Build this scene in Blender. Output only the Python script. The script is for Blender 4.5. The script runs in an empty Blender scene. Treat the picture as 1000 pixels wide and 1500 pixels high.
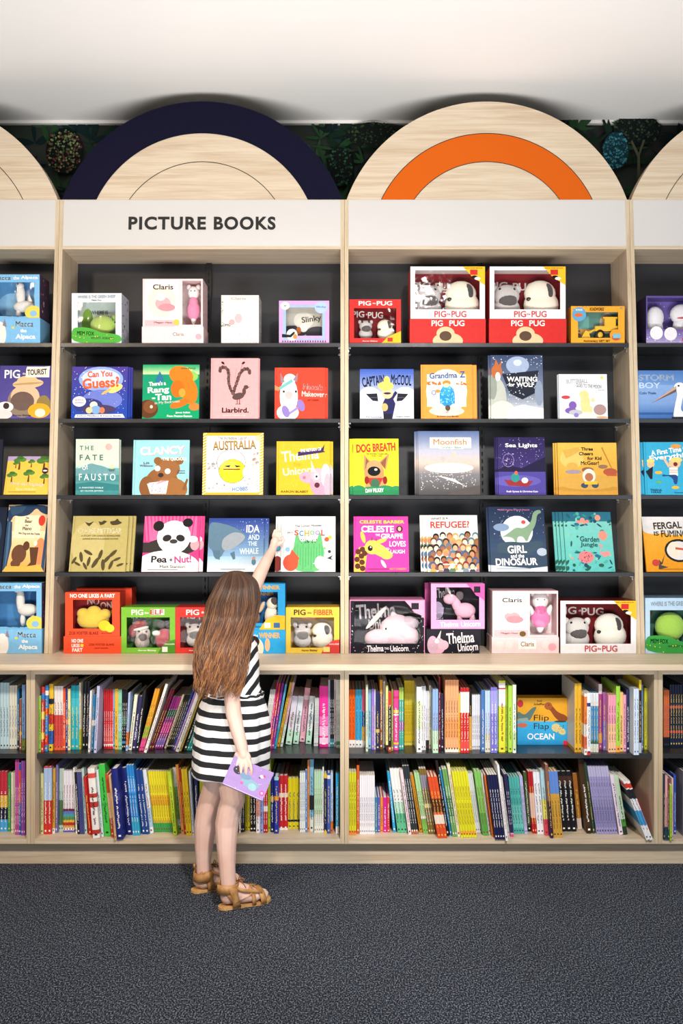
import bpy, bmesh, math, random
from mathutils import Vector, Matrix, Euler

# ------------------------------------------------------------------ camera, light, exposure
F = 1390.0            # focal length in pixels of the 1000x1500 frame
HC = 1.3635           # camera height
scn = bpy.context.scene
COL = scn.collection
cam_d = bpy.data.cameras.new('camera')
cam = bpy.data.objects.new('camera', cam_d)
COL.objects.link(cam)
cam.location = (0, 0, HC)
cam.rotation_euler = (math.pi / 2, 0, 0)
cam_d.sensor_fit = 'VERTICAL'
cam_d.sensor_height = 36.0
cam_d.lens = F * 36.0 / 1500.0
cam_d.clip_start = 0.05
scn.camera = cam

vs = scn.view_settings
vs.view_transform = 'Standard'
vs.look = 'None'
vs.gamma = 1.0
vs.use_curve_mapping = False
vs.exposure = -0.27

world = bpy.data.worlds.new('world')
scn.world = world
world.use_nodes = True
wn = world.node_tree
wbg = wn.nodes['Background']
wbg.inputs['Color'].default_value = (0.93, 0.96, 1.0, 1)
wbg.inputs['Strength'].default_value = 0.22


def area_light(name, loc, target, energy, size, color, size_y=None, spread=None):
    d = bpy.data.lights.new(name, 'AREA')
    d.energy = energy
    d.color = color
    d.size = size
    if size_y:
        d.shape = 'RECTANGLE'
        d.size_y = size_y
    if spread:
        d.spread = spread
    o = bpy.data.objects.new(name, d)
    COL.objects.link(o)
    o.location = loc
    v = Vector(target) - Vector(loc)
    o.rotation_euler = v.to_track_quat('-Z', 'Y').to_euler()
    return o


area_light('ceiling_spot_warm', (-2.2, 0.55, 3.05), (-0.7, 3.8, 0.8), 16, 0.30, (1.0, 0.80, 0.58), None, math.radians(75))
area_light('ceiling_spot_centre', (0.6, 0.45, 3.05), (0.1, 3.7, 0.15), 25, 0.22, (1.0, 0.97, 0.93), None, math.radians(70))
area_light('window_daylight', (2.9, -0.6, 1.7), (0.5, 3.9, 0.9), 26, 1.6, (0.72, 0.86, 1.0))
area_light('added_ceiling_fill', (0.0, 0.35, 0.25), (0.0, 3.2, 3.17), 92, 3.2, (1.0, 0.98, 0.96), 0.7, math.radians(102))  # added uplight below the frame, no real fixture: brightens ceiling and upper fronts

# ------------------------------------------------------------------ materials
MATS = {}


def lin(h):
    h = h.lstrip('#')
    if len(h) == 3:
        h = ''.join(c * 2 for c in h)
    out = []
    for i in (0, 2, 4):
        c = int(h[i:i + 2], 16) / 255
        out.append(c / 12.92 if c <= 0.04045 else ((c + 0.055) / 1.055) ** 2.4)
    return tuple(out) + (1.0,)


def mixhex(a, b, t):
    a = a.lstrip('#'); b = b.lstrip('#')
    return '%02x%02x%02x' % tuple(int(round(int(a[i:i + 2], 16) * (1 - t) + int(b[i:i + 2], 16) * t)) for i in (0, 2, 4))


def new_mat(name):
    m = bpy.data.materials.new(name)
    m.use_nodes = True
    return m, m.node_tree, m.node_tree.nodes['Principled BSDF']


def ink(h, rough=0.42, var=0.10, scale=60.0):
    """printed card / paint of one colour with a faint procedural mottling"""
    key = ('ink', h, rough, var, scale)
    if key in MATS:
        return MATS[key]
    m, nt, p = new_mat('print_' + h.lstrip('#'))
    c = lin(h)
    tex = nt.nodes.new('ShaderNodeTexNoise')
    tex.inputs['Scale'].default_value = scale
    tex.inputs['Detail'].default_value = 2
    tc = nt.nodes.new('ShaderNodeTexCoord')
    nt.links.new(tc.outputs['Object'], tex.inputs['Vector'])
    mx = nt.nodes.new('ShaderNodeMix')
    mx.data_type = 'RGBA'
    mx.inputs[6].default_value = tuple(max(0, x * (1 - var)) for x in c[:3]) + (1,)
    mx.inputs[7].default_value = tuple(min(1, x * (1 + var)) for x in c[:3]) + (1,)
    nt.links.new(tex.outputs['Fac'], mx.inputs[0])
    nt.links.new(mx.outputs[2], p.inputs['Base Color'])
    p.inputs['Roughness'].default_value = rough
    p.inputs['Specular IOR Level'].default_value = 0.09
    MATS[key] = m
    return m


def speckle(h1, h2, scale, lo=0.45, hi=0.6, rough=0.5, stretch=(1, 1, 1), bump=0.0, detail=6):
    key = ('spk', h1, h2, scale, lo, hi, rough, stretch, bump)
    if key in MATS:
        return MATS[key]
    m, nt, p = new_mat('mottled_' + h1.lstrip('#'))
    tc = nt.nodes.new('ShaderNodeTexCoord')
    mp = nt.nodes.new('ShaderNodeMapping')
    mp.inputs['Scale'].default_value = stretch
    tex = nt.nodes.new('ShaderNodeTexNoise')
    tex.inputs['Scale'].default_value = scale
    tex.inputs['Detail'].default_value = detail
    rp = nt.nodes.new('ShaderNodeValToRGB')
    rp.color_ramp.elements[0].position = lo
    rp.color_ramp.elements[1].position = hi
    rp.color_ramp.elements[0].color = lin(h1)
    rp.color_ramp.elements[1].color = lin(h2)
    nt.links.new(tc.outputs['Object'], mp.inputs['Vector'])
    nt.links.new(mp.outputs['Vector'], tex.inputs['Vector'])
    nt.links.new(tex.outputs['Fac'], rp.inputs['Fac'])
    nt.links.new(rp.outputs['Color'], p.inputs['Base Color'])
    p.inputs['Roughness'].default_value = rough
    if bump:
        b = nt.nodes.new('ShaderNodeBump')
        b.inputs['Strength'].default_value = bump
        b.inputs['Distance'].default_value = 0.004
        nt.links.new(tex.outputs['Fac'], b.inputs['Height'])
        nt.links.new(b.outputs['Normal'], p.inputs['Normal'])
    MATS[key] = m
    return m


def oak(axis, c_lo='bda588', c_hi='d4c4ac', name='oak', rough=0.45):
    """light oak laminate, grain running along one axis"""
    key = ('oak', axis, c_lo, c_hi)
    if key in MATS:
        return MATS[key]
    m, nt, p = new_mat(name + '_grain_' + axis)
    tc = nt.nodes.new('ShaderNodeTexCoord')
    mp = nt.nodes.new('ShaderNodeMapping')
    s = {'x': (1.2, 26, 26), 'y': (26, 1.2, 26), 'z': (26, 26, 1.2)}[axis]
    mp.inputs['Scale'].default_value = s
    t1 = nt.nodes.new('ShaderNodeTexNoise')
    t1.inputs['Scale'].default_value = 1.6
    t1.inputs['Detail'].default_value = 7
    t1.inputs['Roughness'].default_value = 0.62
    t1.inputs['Distortion'].default_value = 0.6
    mp2 = nt.nodes.new('ShaderNodeMapping')
    mp2.inputs['Scale'].default_value = tuple(v * 5 if v > 2 else v * 2.2 for v in s)
    t2 = nt.nodes.new('ShaderNodeTexNoise')
    t2.inputs['Scale'].default_value = 2.0
    t2.inputs['Detail'].default_value = 4
    add = nt.nodes.new('ShaderNodeMath')
    add.operation = 'MULTIPLY_ADD'
    add.inputs[1].default_value = 0.45
    sub = nt.nodes.new('ShaderNodeMath')
    sub.operation = 'SUBTRACT'
    sub.inputs[1].default_value = 0.22
    rp = nt.nodes.new('ShaderNodeValToRGB')
    e = rp.color_ramp.elements
    e[0].position = 0.28
    e[0].color = lin(c_lo)
    e[1].position = 0.62
    e[1].color = lin(c_hi)
    nt.links.new(tc.outputs['Object'], mp.inputs['Vector'])
    nt.links.new(tc.outputs['Object'], mp2.inputs['Vector'])
    nt.links.new(mp.outputs['Vector'], t1.inputs['Vector'])
    nt.links.new(mp2.outputs['Vector'], t2.inputs['Vector'])
    nt.links.new(t2.outputs['Fac'], add.inputs[0])
    nt.links.new(t1.outputs['Fac'], add.inputs[2])
    nt.links.new(add.outputs[0], sub.inputs[0])
    nt.links.new(sub.outputs[0], rp.inputs['Fac'])
    nt.links.new(rp.outputs['Color'], p.inputs['Base Color'])
    p.inputs['Roughness'].default_value = rough
    MATS[key] = m
    return m


def plush(h, h2=None, rough=0.95, scale=220):
    key = ('plush', h, h2)
    if key in MATS:
        return MATS[key]
    m, nt, p = new_mat('plush_' + h.lstrip('#'))
    tc = nt.nodes.new('ShaderNodeTexCoord')
    tex = nt.nodes.new('ShaderNodeTexNoise')
    tex.inputs['Scale'].default_value = scale
    tex.inputs['Detail'].default_value = 3
    mx = nt.nodes.new('ShaderNodeMix')
    mx.data_type = 'RGBA'
    mx.inputs[6].default_value = lin(h)
    mx.inputs[7].default_value = lin(h2 or mixhex(h, 'ffffff', 0.25))
    b = nt.nodes.new('ShaderNodeBump')
    b.inputs['Strength'].default_value = 0.6
    b.inputs['Distance'].default_value = 0.003
    nt.links.new(tc.outputs['Object'], tex.inputs['Vector'])
    nt.links.new(tex.outputs['Fac'], mx.inputs[0])
    nt.links.new(mx.outputs[2], p.inputs['Base Color'])
    nt.links.new(tex.outputs['Fac'], b.inputs['Height'])
    nt.links.new(b.outputs['Normal'], p.inputs['Normal'])
    p.inputs['Roughness'].default_value = rough
    p.inputs['Sheen Weight'].default_value = 0.3
    MATS[key] = m
    return m


def plain(name, h, rough=0.5, metal=0.0, spec=0.5, coat=0.0):
    key = ('plain', name)
    if key in MATS:
        return MATS[key]
    m, nt, p = new_mat(name)
    tc = nt.nodes.new('ShaderNodeTexCoord')
    tex = nt.nodes.new('ShaderNodeTexNoise')
    tex.inputs['Scale'].default_value = 35
    mr = nt.nodes.new('ShaderNodeMapRange')
    mr.inputs['To Min'].default_value = max(0.02, rough - 0.06)
    mr.inputs['To Max'].default_value = min(1, rough + 0.06)
    nt.links.new(tc.outputs['Object'], tex.inputs['Vector'])
    nt.links.new(tex.outputs['Fac'], mr.inputs['Value'])
    nt.links.new(mr.outputs['Result'], p.inputs['Roughness'])
    p.inputs['Base Color'].default_value = lin(h)
    p.inputs['Metallic'].default_value = metal
    p.inputs['Specular IOR Level'].default_value = spec
    p.inputs['Coat Weight'].default_value = coat
    MATS[key] = m
    return m


def film():
    key = 'film'
    if key in MATS:
        return MATS[key]
    m = bpy.data.materials.new('clear_window_film')
    m.use_nodes = True
    nt = m.node_tree
    nt.nodes.clear()
    out = nt.nodes.new('ShaderNodeOutputMaterial')
    tr = nt.nodes.new('ShaderNodeBsdfTransparent')
    gl = nt.nodes.new('ShaderNodeBsdfGlossy')
    gl.inputs['Roughness'].default_value = 0.06
    tc = nt.nodes.new('ShaderNodeTexCoord')
    tex = nt.nodes.new('ShaderNodeTexNoise')
    tex.inputs['Scale'].default_value = 14
    b = nt.nodes.new('ShaderNodeBump')
    b.inputs['Strength'].default_value = 0.12
    b.inputs['Distance'].default_value = 0.02
    fr = nt.nodes.new('ShaderNodeFresnel')
    fr.inputs['IOR'].default_value = 1.25
    mx = nt.nodes.new('ShaderNodeMixShader')
    nt.links.new(tc.outputs['Object'], tex.inputs['Vector'])
    nt.links.new(tex.outputs['Fac'], b.inputs['Height'])
    nt.links.new(b.outputs['Normal'], gl.inputs['Normal'])
    nt.links.new(b.outputs['Normal'], fr.inputs['Normal'])
    nt.links.new(fr.outputs['Fac'], mx.inputs['Fac'])
    nt.links.new(tr.outputs[0], mx.inputs[1])
    nt.links.new(gl.outputs[0], mx.inputs[2])
    nt.links.new(mx.outputs[0], out.inputs['Surface'])
    MATS[key] = m
    return m


# ------------------------------------------------------------------ mesh building
class MB:
    """collects faces of several materials and links them as ONE mesh object"""

    def __init__(s):
        s.v = []; s.f = []; s.mi = []; s.sm = []; s.mats = []

    def mat(s, m):
        if m not in s.mats:
            s.mats.append(m)
        return s.mats.index(m)

    def add(s, verts, faces, m, smooth=False):
        o = len(s.v)
        s.v.extend([tuple(p) for p in verts])
        i = s.mat(m)
        for f in faces:
            s.f.append(tuple(k + o for k in f))
            s.mi.append(i)
            s.sm.append(smooth)

    def poly(s, pts, m):
        s.add(pts, [tuple(range(len(pts)))], m)

    def box(s, x0, x1, y0, y1, z0, z1, m, front=None):
        v = [(x0, y0, z0), (x1, y0, z0), (x1, y1, z0), (x0, y1, z0),
             (x0, y0, z1), (x1, y0, z1), (x1, y1, z1), (x0, y1, z1)]
        s.add(v, [(0, 3, 2, 1), (4, 5, 6, 7), (1, 2, 6, 5), (2, 3, 7, 6), (3, 0, 4, 7)], m)
        s.add(v[:2] + v[4:6], [(0, 1, 3, 2)], front or m)

    def hexa(s, v, m):
        s.add(v, [(0, 3, 2, 1), (4, 5, 6, 7), (0, 1, 5, 4), (1, 2, 6, 5), (2, 3, 7, 6), (3, 0, 4, 7)], m)

    def ellipsoid(s, c, r, m, rot=None, nu=16, nv=10):
        R = Euler(rot).to_matrix() if rot else Matrix.Identity(3)
        c = Vector(c)
        vs_ = []
        for j in range(1, nv):
            th = math.pi * j / nv
            for i in range(nu):
                ph = 2 * math.pi * i / nu
                vs_.append(c + R @ Vector((r[0] * math.sin(th) * math.cos(ph), r[1] * math.sin(th) * math.sin(ph), r[2] * math.cos(th))))
        n = len(vs_)
        vs_.append(c + R @ Vector((0, 0, r[2])))
        vs_.append(c + R @ Vector((0, 0, -r[2])))
        fs = []
        for j in range(nv - 2):
            for i in range(nu):
                a = j * nu + i; b = j * nu + (i + 1) % nu
                fs.append((a, a + nu, b + nu, b))
        for i in range(nu):
            fs.append((n, i, (i + 1) % nu))
            fs.append((n + 1, (nv - 2) * nu + (i + 1) % nu, (nv - 2) * nu + i))
        s.add(vs_, fs, m, True)

    def tube(s, pts, rad, m, n=8, cap=True):
        pts = [Vector(p) for p in pts]
        if not hasattr(rad, '__len__'):
            rad = [rad] * len(pts)
        vs_ = []
        ref = None
        for i, p in enumerate(pts):
            d = (pts[min(i + 1, len(pts) - 1)] - pts[max(i - 1, 0)])
            d = d.normalized() if d.length > 1e-9 else Vector((0, 0, 1))
            if ref is None:
                ref = d.orthogonal().normalized()
            ref = (ref - d * ref.dot(d))
            ref = ref.normalized() if ref.length > 1e-6 else d.orthogonal().normalized()
            b = d.cross(ref)
            for k in range(n):
                a = 2 * math.pi * k / n
                vs_.append(p + (ref * math.cos(a) + b * math.sin(a)) * rad[i])
        fs = []
        for i in range(len(pts) - 1):
            for k in range(n):
                k2 = (k + 1) % n
                fs.append((i * n + k, i * n + k2, (i + 1) * n + k2, (i + 1) * n + k))
        if cap:
            fs.append(tuple(reversed(range(n))))
            fs.append(tuple((len(pts) - 1) * n + k for k in range(n)))
        s.add(vs_, fs, m, True)

    def prism_xz(s, pts, y0, y1, m, side=None):
        """outline in x,z extruded in depth"""
        n = len(pts)
        s.add([(x, y0, z) for x, z in pts], [tuple(range(n))], m)
        s.add([(x, y1, z) for x, z in pts], [tuple(reversed(range(n)))], m)
        v = [(x, y0, z) for x, z in pts] + [(x, y1, z) for x, z in pts]
        s.add(v, [(i, i + n, (i + 1) % n + n, (i + 1) % n) for i in range(n)], side or m)

    def mesh(s, name):
        me = bpy.data.meshes.new(name)
        me.from_pydata(s.v, [], s.f)
        for m in s.mats:
            me.materials.append(m)
        me.polygons.foreach_set('material_index', s.mi)
        me.polygons.foreach_set('use_smooth', s.sm)
        me.update()
        return me

    def build(s, name, parent=None, loc=None, rot=None):
        o = bpy.data.objects.new(name, s.mesh(name))
        COL.objects.link(o)
        if parent:
            o.parent = parent
        if loc:
            o.location = loc
        if rot:
            o.rotation_euler = rot
        return o


def empty(name, loc=(0, 0, 0), rot=(0, 0, 0)):
    o = bpy.data.objects.new(name, None)
    o.empty_display_size = 0.05
    COL.objects.link(o)
    o.location = loc
    o.rotation_euler = rot
    return o


def tag(o, label, cat, group=None):
    o['label'] = label
    o['category'] = cat
    if group:
        o['group'] = group
    return o


def structure(o):
    o['kind'] = 'structure'
    return o


def copy_thing(root, loc=None, rot=None, label=None):
    r = root.copy()
    COL.objects.link(r)
    if loc is not None:
        r.location = loc
    if rot is not None:
        r.rotation_euler = rot
    if label:
        r['label'] = label
    for ch in root.children:
        c = ch.copy()
        COL.objects.link(c)
        c.parent = r
        for g in ch.children:
            d = g.copy()
            COL.objects.link(d)
            d.parent = c
    return r


def W(px, py, d):
    """point of the place seen at a photo position at distance d from the camera plane"""
    return Vector(((px - 500) * d / F, d, HC - (py - 750) * d / F))


TEXTS = {}


def text_geo(t, bold=0.0, space=1.0):
    key = (t, bold, space)
    if key in TEXTS:
        return TEXTS[key]
    cu = bpy.data.curves.new('lettering', 'FONT')
    cu.body = t
    cu.resolution_u = 4
    cu.offset = bold
    cu.space_character = space
    cu.align_x = 'CENTER'
    ob = bpy.data.objects.new('lettering', cu)
    me = bpy.data.meshes.new_from_object(ob)
    vv = [(v.co.x, v.co.y) for v in me.vertices]
    ff = [tuple(p.vertices) for p in me.polygons]
    bpy.data.objects.remove(ob)
    bpy.data.meshes.remove(me)
    bpy.data.curves.remove(cu)
    xs = [v[0] for v in vv]; ys = [v[1] for v in vv]
    bb = (min(xs), max(xs), min(ys), max(ys))
    if 'M' in t:                              # the outline of M does not take an offset: thicken by overprinting
        n = len(vv)
        base_v, base_f = list(vv), list(ff)
        for k, (dx, dy) in enumerate(((-.022, 0), (.022, 0), (0, -.018), (0, .018))):
            vv += [(x + dx, y + dy) for x, y in base_v]
            ff += [tuple(i + n * (k + 1) for i in f) for f in base_f]
    TEXTS[key] = (vv, ff, bb)
    return TEXTS[key]


# art shapes: everything in percent of the front's width and height
def E(c, x, y, rx, ry=None, rot=0): return ('e', c, x, y, rx, ry, rot)
def R(c, x0, y0, x1, y1): return ('r', c, x0, y0, x1, y1)
def P(c, *pts):
    if len(pts) >= 7:                         # drawn outlines are smooth
        for _ in range(2):
            out = []
            for i in range(len(pts)):
                a, b = pts[i], pts[(i + 1) % len(pts)]
                out += [(a[0] * .78 + b[0] * .22, a[1] * .78 + b[1] * .22), (a[0] * .22 + b[0] * .78, a[1] * .22 + b[1] * .78)]
            pts = tuple(out)
    return ('p', c, pts)

def T(c, t, x, y, w, h, rot=0, b=0.02): return ('t', c, t, x, y, w, h, rot, b)
def G(c0, c1, y0=0, y1=100, n=14, x0=0, x1=100): return ('g', c0, c1, y0, y1, n, x0, x1)
def S(c, n, seed, r, x0=2, y0=2, x1=98, y1=98): return ('s', c, n, seed, r, x0, y0, x1, y1)


def clip(pts, w, h):
    """keep the part of a printed outline that lies on the front"""
    for ax, lim, sg in ((0, 0.0, 1), (0, w, -1), (1, 0.0, 1), (1, h, -1)):
        out = []
        for i in range(len(pts)):
            a, b = pts[i - 1], pts[i]
            da, db = (a[ax] - lim) * sg, (b[ax] - lim) * sg
            if (da < 0) != (db < 0):
                t = da / (da - db)
                out.append((a[0] + (b[0] - a[0]) * t, a[1] + (b[1] - a[1]) * t))
            if db >= 0:
                out.append(b)
        pts = out
        if len(pts) < 3:
            return []
    return pts


def paint(mb, art, w, h, x0=0.0, z0=0.0, y=0.0, step=0.00012, rough=0.42):
    """printed shapes laid on a front that spans x0..x0+w, z0..z0+h at depth y"""
    step = min(step, 0.0010 / max(1, len(art)))
    k = 1
    for a in art:
        yy = y - step * k
        k += 1
        if a[0] == 'g':
            _, c0, c1, v0, v1, n, u0, u1 = a
            for i in range(n):
                za = v0 + (v1 - v0) * i / n
                zb = v0 + (v1 - v0) * (i + 1) / n
                m = ink(mixhex(c0, c1, i / (n - 1)), rough)
                mb.poly([(x0 + u * w / 100, yy, z0 + v * h / 100) for u, v in ((u0, za), (u1, za), (u1, zb), (u0, zb))], m)
            continue
        m = ink(a[1], rough)
        if a[0] == 'e':
            _, c, cx, cy, rx, ry, rot = a
            if ry is None:
                ry = rx * w / h
            n = 22
            ca, sa = math.cos(math.radians(rot)), math.sin(math.radians(rot))
            pts = []
            for i in range(n):
                t = 2 * math.pi * i / n
                ex, ez = rx * w / 100 * math.cos(t), ry * h / 100 * math.sin(t)
                pts.append((cx * w / 100 + ex * ca - ez * sa, cy * h / 100 + ex * sa + ez * ca))
            pts = clip(pts, w, h)
            if pts:
                mb.poly([(x0 + u, yy, z0 + v) for u, v in pts], m)
        elif a[0] == 'r':
            _, c, u0, v0, u1, v1 = a
            mb.poly([(x0 + u * w / 100, yy, z0 + v * h / 100) for u, v in ((u0, v0), (u1, v0), (u1, v1), (u0, v1))], m)
        elif a[0] == 'p':
            pts = a[2]
            area = sum(pts[i][0] * pts[(i + 1) % len(pts)][1] - pts[(i + 1) % len(pts)][0] * pts[i][1] for i in range(len(pts)))
            if area < 0:
                pts = tuple(reversed(pts))
            pts = clip([(u * w / 100, v * h / 100) for u, v in pts], w, h)
            if pts:
                mb.poly([(x0 + u, yy, z0 + v) for u, v in pts], m)
        elif a[0] == 's':
            _, c, n, seed, r, u0, v0, u1, v1 = a
            rr = random.Random(seed)
            for i in range(n):
                cx = x0 + rr.uniform(u0, u1) * w / 100
                cz = z0 + rr.uniform(v0, v1) * h / 100
                q = rr.uniform(0.5, 1.1) * r * w / 100
                pts = clip([(cx - x0 + q * math.cos(t * math.pi / 3), cz - z0 + q * math.sin(t * math.pi / 3)) for t in range(6)], w, h)
                if pts:
                    mb.poly([(x0 + u, yy, z0 + v) for u, v in pts], m)
        elif a[0] == 't':
            _, c, t, cx, cy, tw, th, rot, b = a
            vv, ff, bb = text_geo(t, min(b, 0.0 if 'M' in t else 0.03))
            sx = tw * w / 100 / (bb[1] - bb[0])
            sz = th * h / 100 / (bb[3] - bb[2])
            mx_, my_ = (bb[0] + bb[1]) / 2, (bb[2] + bb[3]) / 2
            ca, sa = math.cos(math.radians(rot)), math.sin(math.radians(rot))
            pts = []
            for (tx, ty) in vv:
                ex, ez = (tx - mx_) * sx, (ty - my_) * sz
                pts.append((x0 + cx * w / 100 + ex * ca - ez * sa, yy, z0 + cy * h / 100 + ex * sa + ez * ca))
            mb.add(pts, ff, m)
# ------------------------------------------------------------------ the room
WALL_D, CEIL_Z = 4.42, 3.178
X0 = 0.0125                       # middle joint of the fixtures


def carpet_mat():
    m, nt, p = new_mat('charcoal_loop_carpet')
    tc = nt.nodes.new('ShaderNodeTexCoord')
    t1 = nt.nodes.new('ShaderNodeTexNoise')
    t1.inputs['Scale'].default_value = 235
    t1.inputs['Detail'].default_value = 3
    mp = nt.nodes.new('ShaderNodeMapping')
    mp.inputs['Scale'].default_value = (1, 0.6, 1)
    t2 = nt.nodes.new('ShaderNodeTexVoronoi')
    t2.inputs['Scale'].default_value = 210
    t3 = nt.nodes.new('ShaderNodeTexNoise')
    t3.inputs['Scale'].default_value = 2.2
    rp = nt.nodes.new('ShaderNodeValToRGB')
    el = rp.color_ramp.elements
    el[0].position = 0.36; el[0].color = lin('181b22')
    el[1].position = 0.66; el[1].color = lin('8d95a3')
    e2 = rp.color_ramp.elements.new(0.5); e2.color = lin('393e49')
    mx = nt.nodes.new('ShaderNodeMix')
    mx.data_type = 'RGBA'
    mx.blend_type = 'MULTIPLY'
    mx.inputs[0].default_value = 0.35
    b = nt.nodes.new('ShaderNodeBump')
    b.inputs['Strength'].default_value = 0.9
    b.inputs['Distance'].default_value = 0.006
    nt.links.new(tc.outputs['Object'], mp.inputs['Vector'])
    nt.links.new(mp.outputs['Vector'], t1.inputs['Vector'])
    nt.links.new(mp.outputs['Vector'], t2.inputs['Vector'])
    nt.links.new(tc.outputs['Object'], t3.inputs['Vector'])
    nt.links.new(t1.outputs['Fac'], rp.inputs['Fac'])
    nt.links.new(rp.outputs['Color'], mx.inputs[6])
    nt.links.new(t3.outputs['Fac'], mx.inputs[7])
    nt.links.new(mx.outputs[2], p.inputs['Base Color'])
    nt.links.new(t2.outputs['Distance'], b.inputs['Height'])
    nt.links.new(b.outputs['Normal'], p.inputs['Normal'])
    p.inputs['Roughness'].default_value = 0.95
    p.inputs['Specular IOR Level'].default_value = 0.1
    return m


mb = MB(); mb.box(-5.5, 5.5, -2.6, WALL_D + 0.1, -0.05, 0.0, carpet_mat())
structure(mb.build('floor'))
ceil_m = speckle('f8f6f3', 'fdfbf8', 1.2, 0.3, 0.7, 0.9)
mb = MB(); mb.box(-5.5, 5.5, -2.6, WALL_D + 0.1, CEIL_Z, CEIL_Z + 0.05, ceil_m)
structure(mb.build('ceiling'))

# back wall: dark jungle mural
jungle = speckle('070c0d', '18281c', 3.5, 0.42, 0.68, 0.7)
mb = MB(); mb.box(-5.5, 5.5, WALL_D, WALL_D + 0.1, 0.0, CEIL_Z, jungle)
wall = structure(mb.build('wall_back'))
rr = random.Random(4)
mb = MB()
yk = 0
BZ = 2.55


def mural_poly(c, pts):
    global yk
    yk += 1
    mb.poly([(x, WALL_D - 0.0004 - 0.00004 * yk, z) for x, z in pts], ink(c, 0.7))


def mural_leaf(c, x, z, l, wd, ang):
    n = 8
    up = [(i / n * l, math.sin(math.pi * i / n) * wd) for i in range(n + 1)]
    lo = [(i / n * l, -math.sin(math.pi * i / n) * wd) for i in range(n - 1, 0, -1)]
    ca, sa = math.cos(ang), math.sin(ang)
    mural_poly(c, [(x + a * ca - b * sa, z + a * sa + b * ca) for a, b in up + lo])


for (px, w) in ((95, 100), (500, 110), (905, 120)):
    cx = (px - 500) * WALL_D / F
    for i in range(46):
        x = cx + rr.uniform(-0.30, 0.30)
        z = rr.uniform(2.62, 3.16)
        c = rr.choice(['12281c', '1c3b22', '0f2426', '25452a', '1a3326', '0c1b1a', '2c4c30', '173030'])
        for k in range(rr.randint(4, 8)):
            mural_leaf(c, x, z, rr.uniform(0.05, 0.13), rr.uniform(0.006, 0.014), rr.uniform(-0.3, math.pi + 0.3))
# speckled bush on the left, small tree right, teal patterned tree right
for (px, py, rx, ry, cols, n) in ((97, 226, 0.085, 0.10, ['3a4a2c', '55603a', '6b3034', '7c8a5a'], 230),
                                  (929, 196, 0.11, 0.075, ['26352a', '35482f', '1b2a22'], 120),
                                  (897, 226, 0.06, 0.085, ['2d6672', '3f8794', '1d4650'], 150),
                                  (498, 250, 0.06, 0.09, ['1d3f2e', '2f5b3c', '16302c'], 90),
                                  (545, 205, 0.12, 0.06, ['24331f', '38452a', '182618'], 120)):
    q = W(px, py, WALL_D)
    mural_poly('0c1413' if px != 897 else '12323a', [(q.x + rx * math.cos(t / 9 * math.pi), q.z + ry * math.sin(t / 9 * math.pi)) for t in range(18)])
    for i in range(n):
        a = rr.uniform(0, 6.28); r = math.sqrt(rr.random())
        x, z = q.x + rx * r * math.cos(a), q.z + ry * r * math.sin(a)
        s = rr.uniform(0.003, 0.007)
        mural_poly(rr.choice(cols), [(x - s, z), (x, z - s), (x + s, z), (x, z + s)])
q = W(929, 250, WALL_D)
mural_poly('4a4a3a', [(q.x - 0.008, q.z - 0.15), (q.x + 0.008, q.z - 0.15), (q.x + 0.006, q.z + 0.05), (q.x + 0.03, q.z + 0.12), (q.x + 0.02, q.z + 0.12), (q.x, q.z + 0.06), (q.x - 0.03, q.z + 0.12), (q.x - 0.036, q.z + 0.11), (q.x - 0.006, q.z + 0.04)])
structure(mb.build('mural', wall))
mb = MB()
mb.box(-5.5, 5.5, WALL_D - 0.022, WALL_D, CEIL_Z - 0.013, CEIL_Z, plain('white_cornice', 'f1eee9', 0.5))
structure(mb.build('trim_1'))

# ------------------------------------------------------------------ display bookcases (they lean back against the wall)
UZ0, UZ1 = 0.790, 2.681            # stand on the worktop, top edge under the arches
SLOPE = 0.0844
UDEP = 0.235
PT = 0.0165                        # panel thickness


def UD(z):
    return 3.843 + (z - UZ0) * SLOPE


def solve_u(py):
    """height on the leaning front plane that shows at photo row py"""
    k = (py - 750) / F
    return (HC - k * (3.843 - UZ0 * SLOPE)) / (1 + k * SLOPE)


oak_z, oak_x, oak_y = oak('z'), oak('x'), oak('y')
oak_edge = oak('z', 'b49c7c', 'cdbb9e', 'oak_edge')
char = plain('charcoal_laminate', '303136', 0.45, spec=0.4)
shelf_m = plain('black_shelf', '2b2b2e', 0.30, spec=0.5)
white_pnl = plain('white_gloss_panel', 'cecbc8', 0.5)
navy_m = plain('navy_paint', '070622', 0.6, spec=0.12)
steel = plain('steel_clip', 'c9c9c9', 0.3, 1.0)
orange_m = plain('orange_paint', 'ce5c0a', 0.6, spec=0.15)
SHELF_PY = [502.6, 613.6, 725.5, 838.8]
SHELF_Z = [solve_u(p) for p in SHELF_PY]
SHELF_T = 0.0155
Z_RAIL0, Z_RAIL1 = solve_u(365), solve_u(360.5)


def slab(mbx, x0, x1, z0, z1, d0, d1, m):
    """leaning block: d0,d1 are depths behind the leaning front plane"""
    v = [(x0, UD(z0) + d0, z0), (x1, UD(z0) + d0, z0), (x1, UD(z0) + d1, z0), (x0, UD(z0) + d1, z0),
         (x0, UD(z1) + d0, z1), (x1, UD(z1) + d0, z1), (x1, UD(z1) + d1, z1), (x0, UD(z1) + d1, z1)]
    mbx.hexa(v, m)


def level(mbx, x0, x1, z0, z1, d0, d1, m):
    """level board whose front follows the leaning plane at its own height"""
    d = UD(z1)
    mbx.box(x0, x1, d + d0, d + d1, z0, z1, m)


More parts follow.
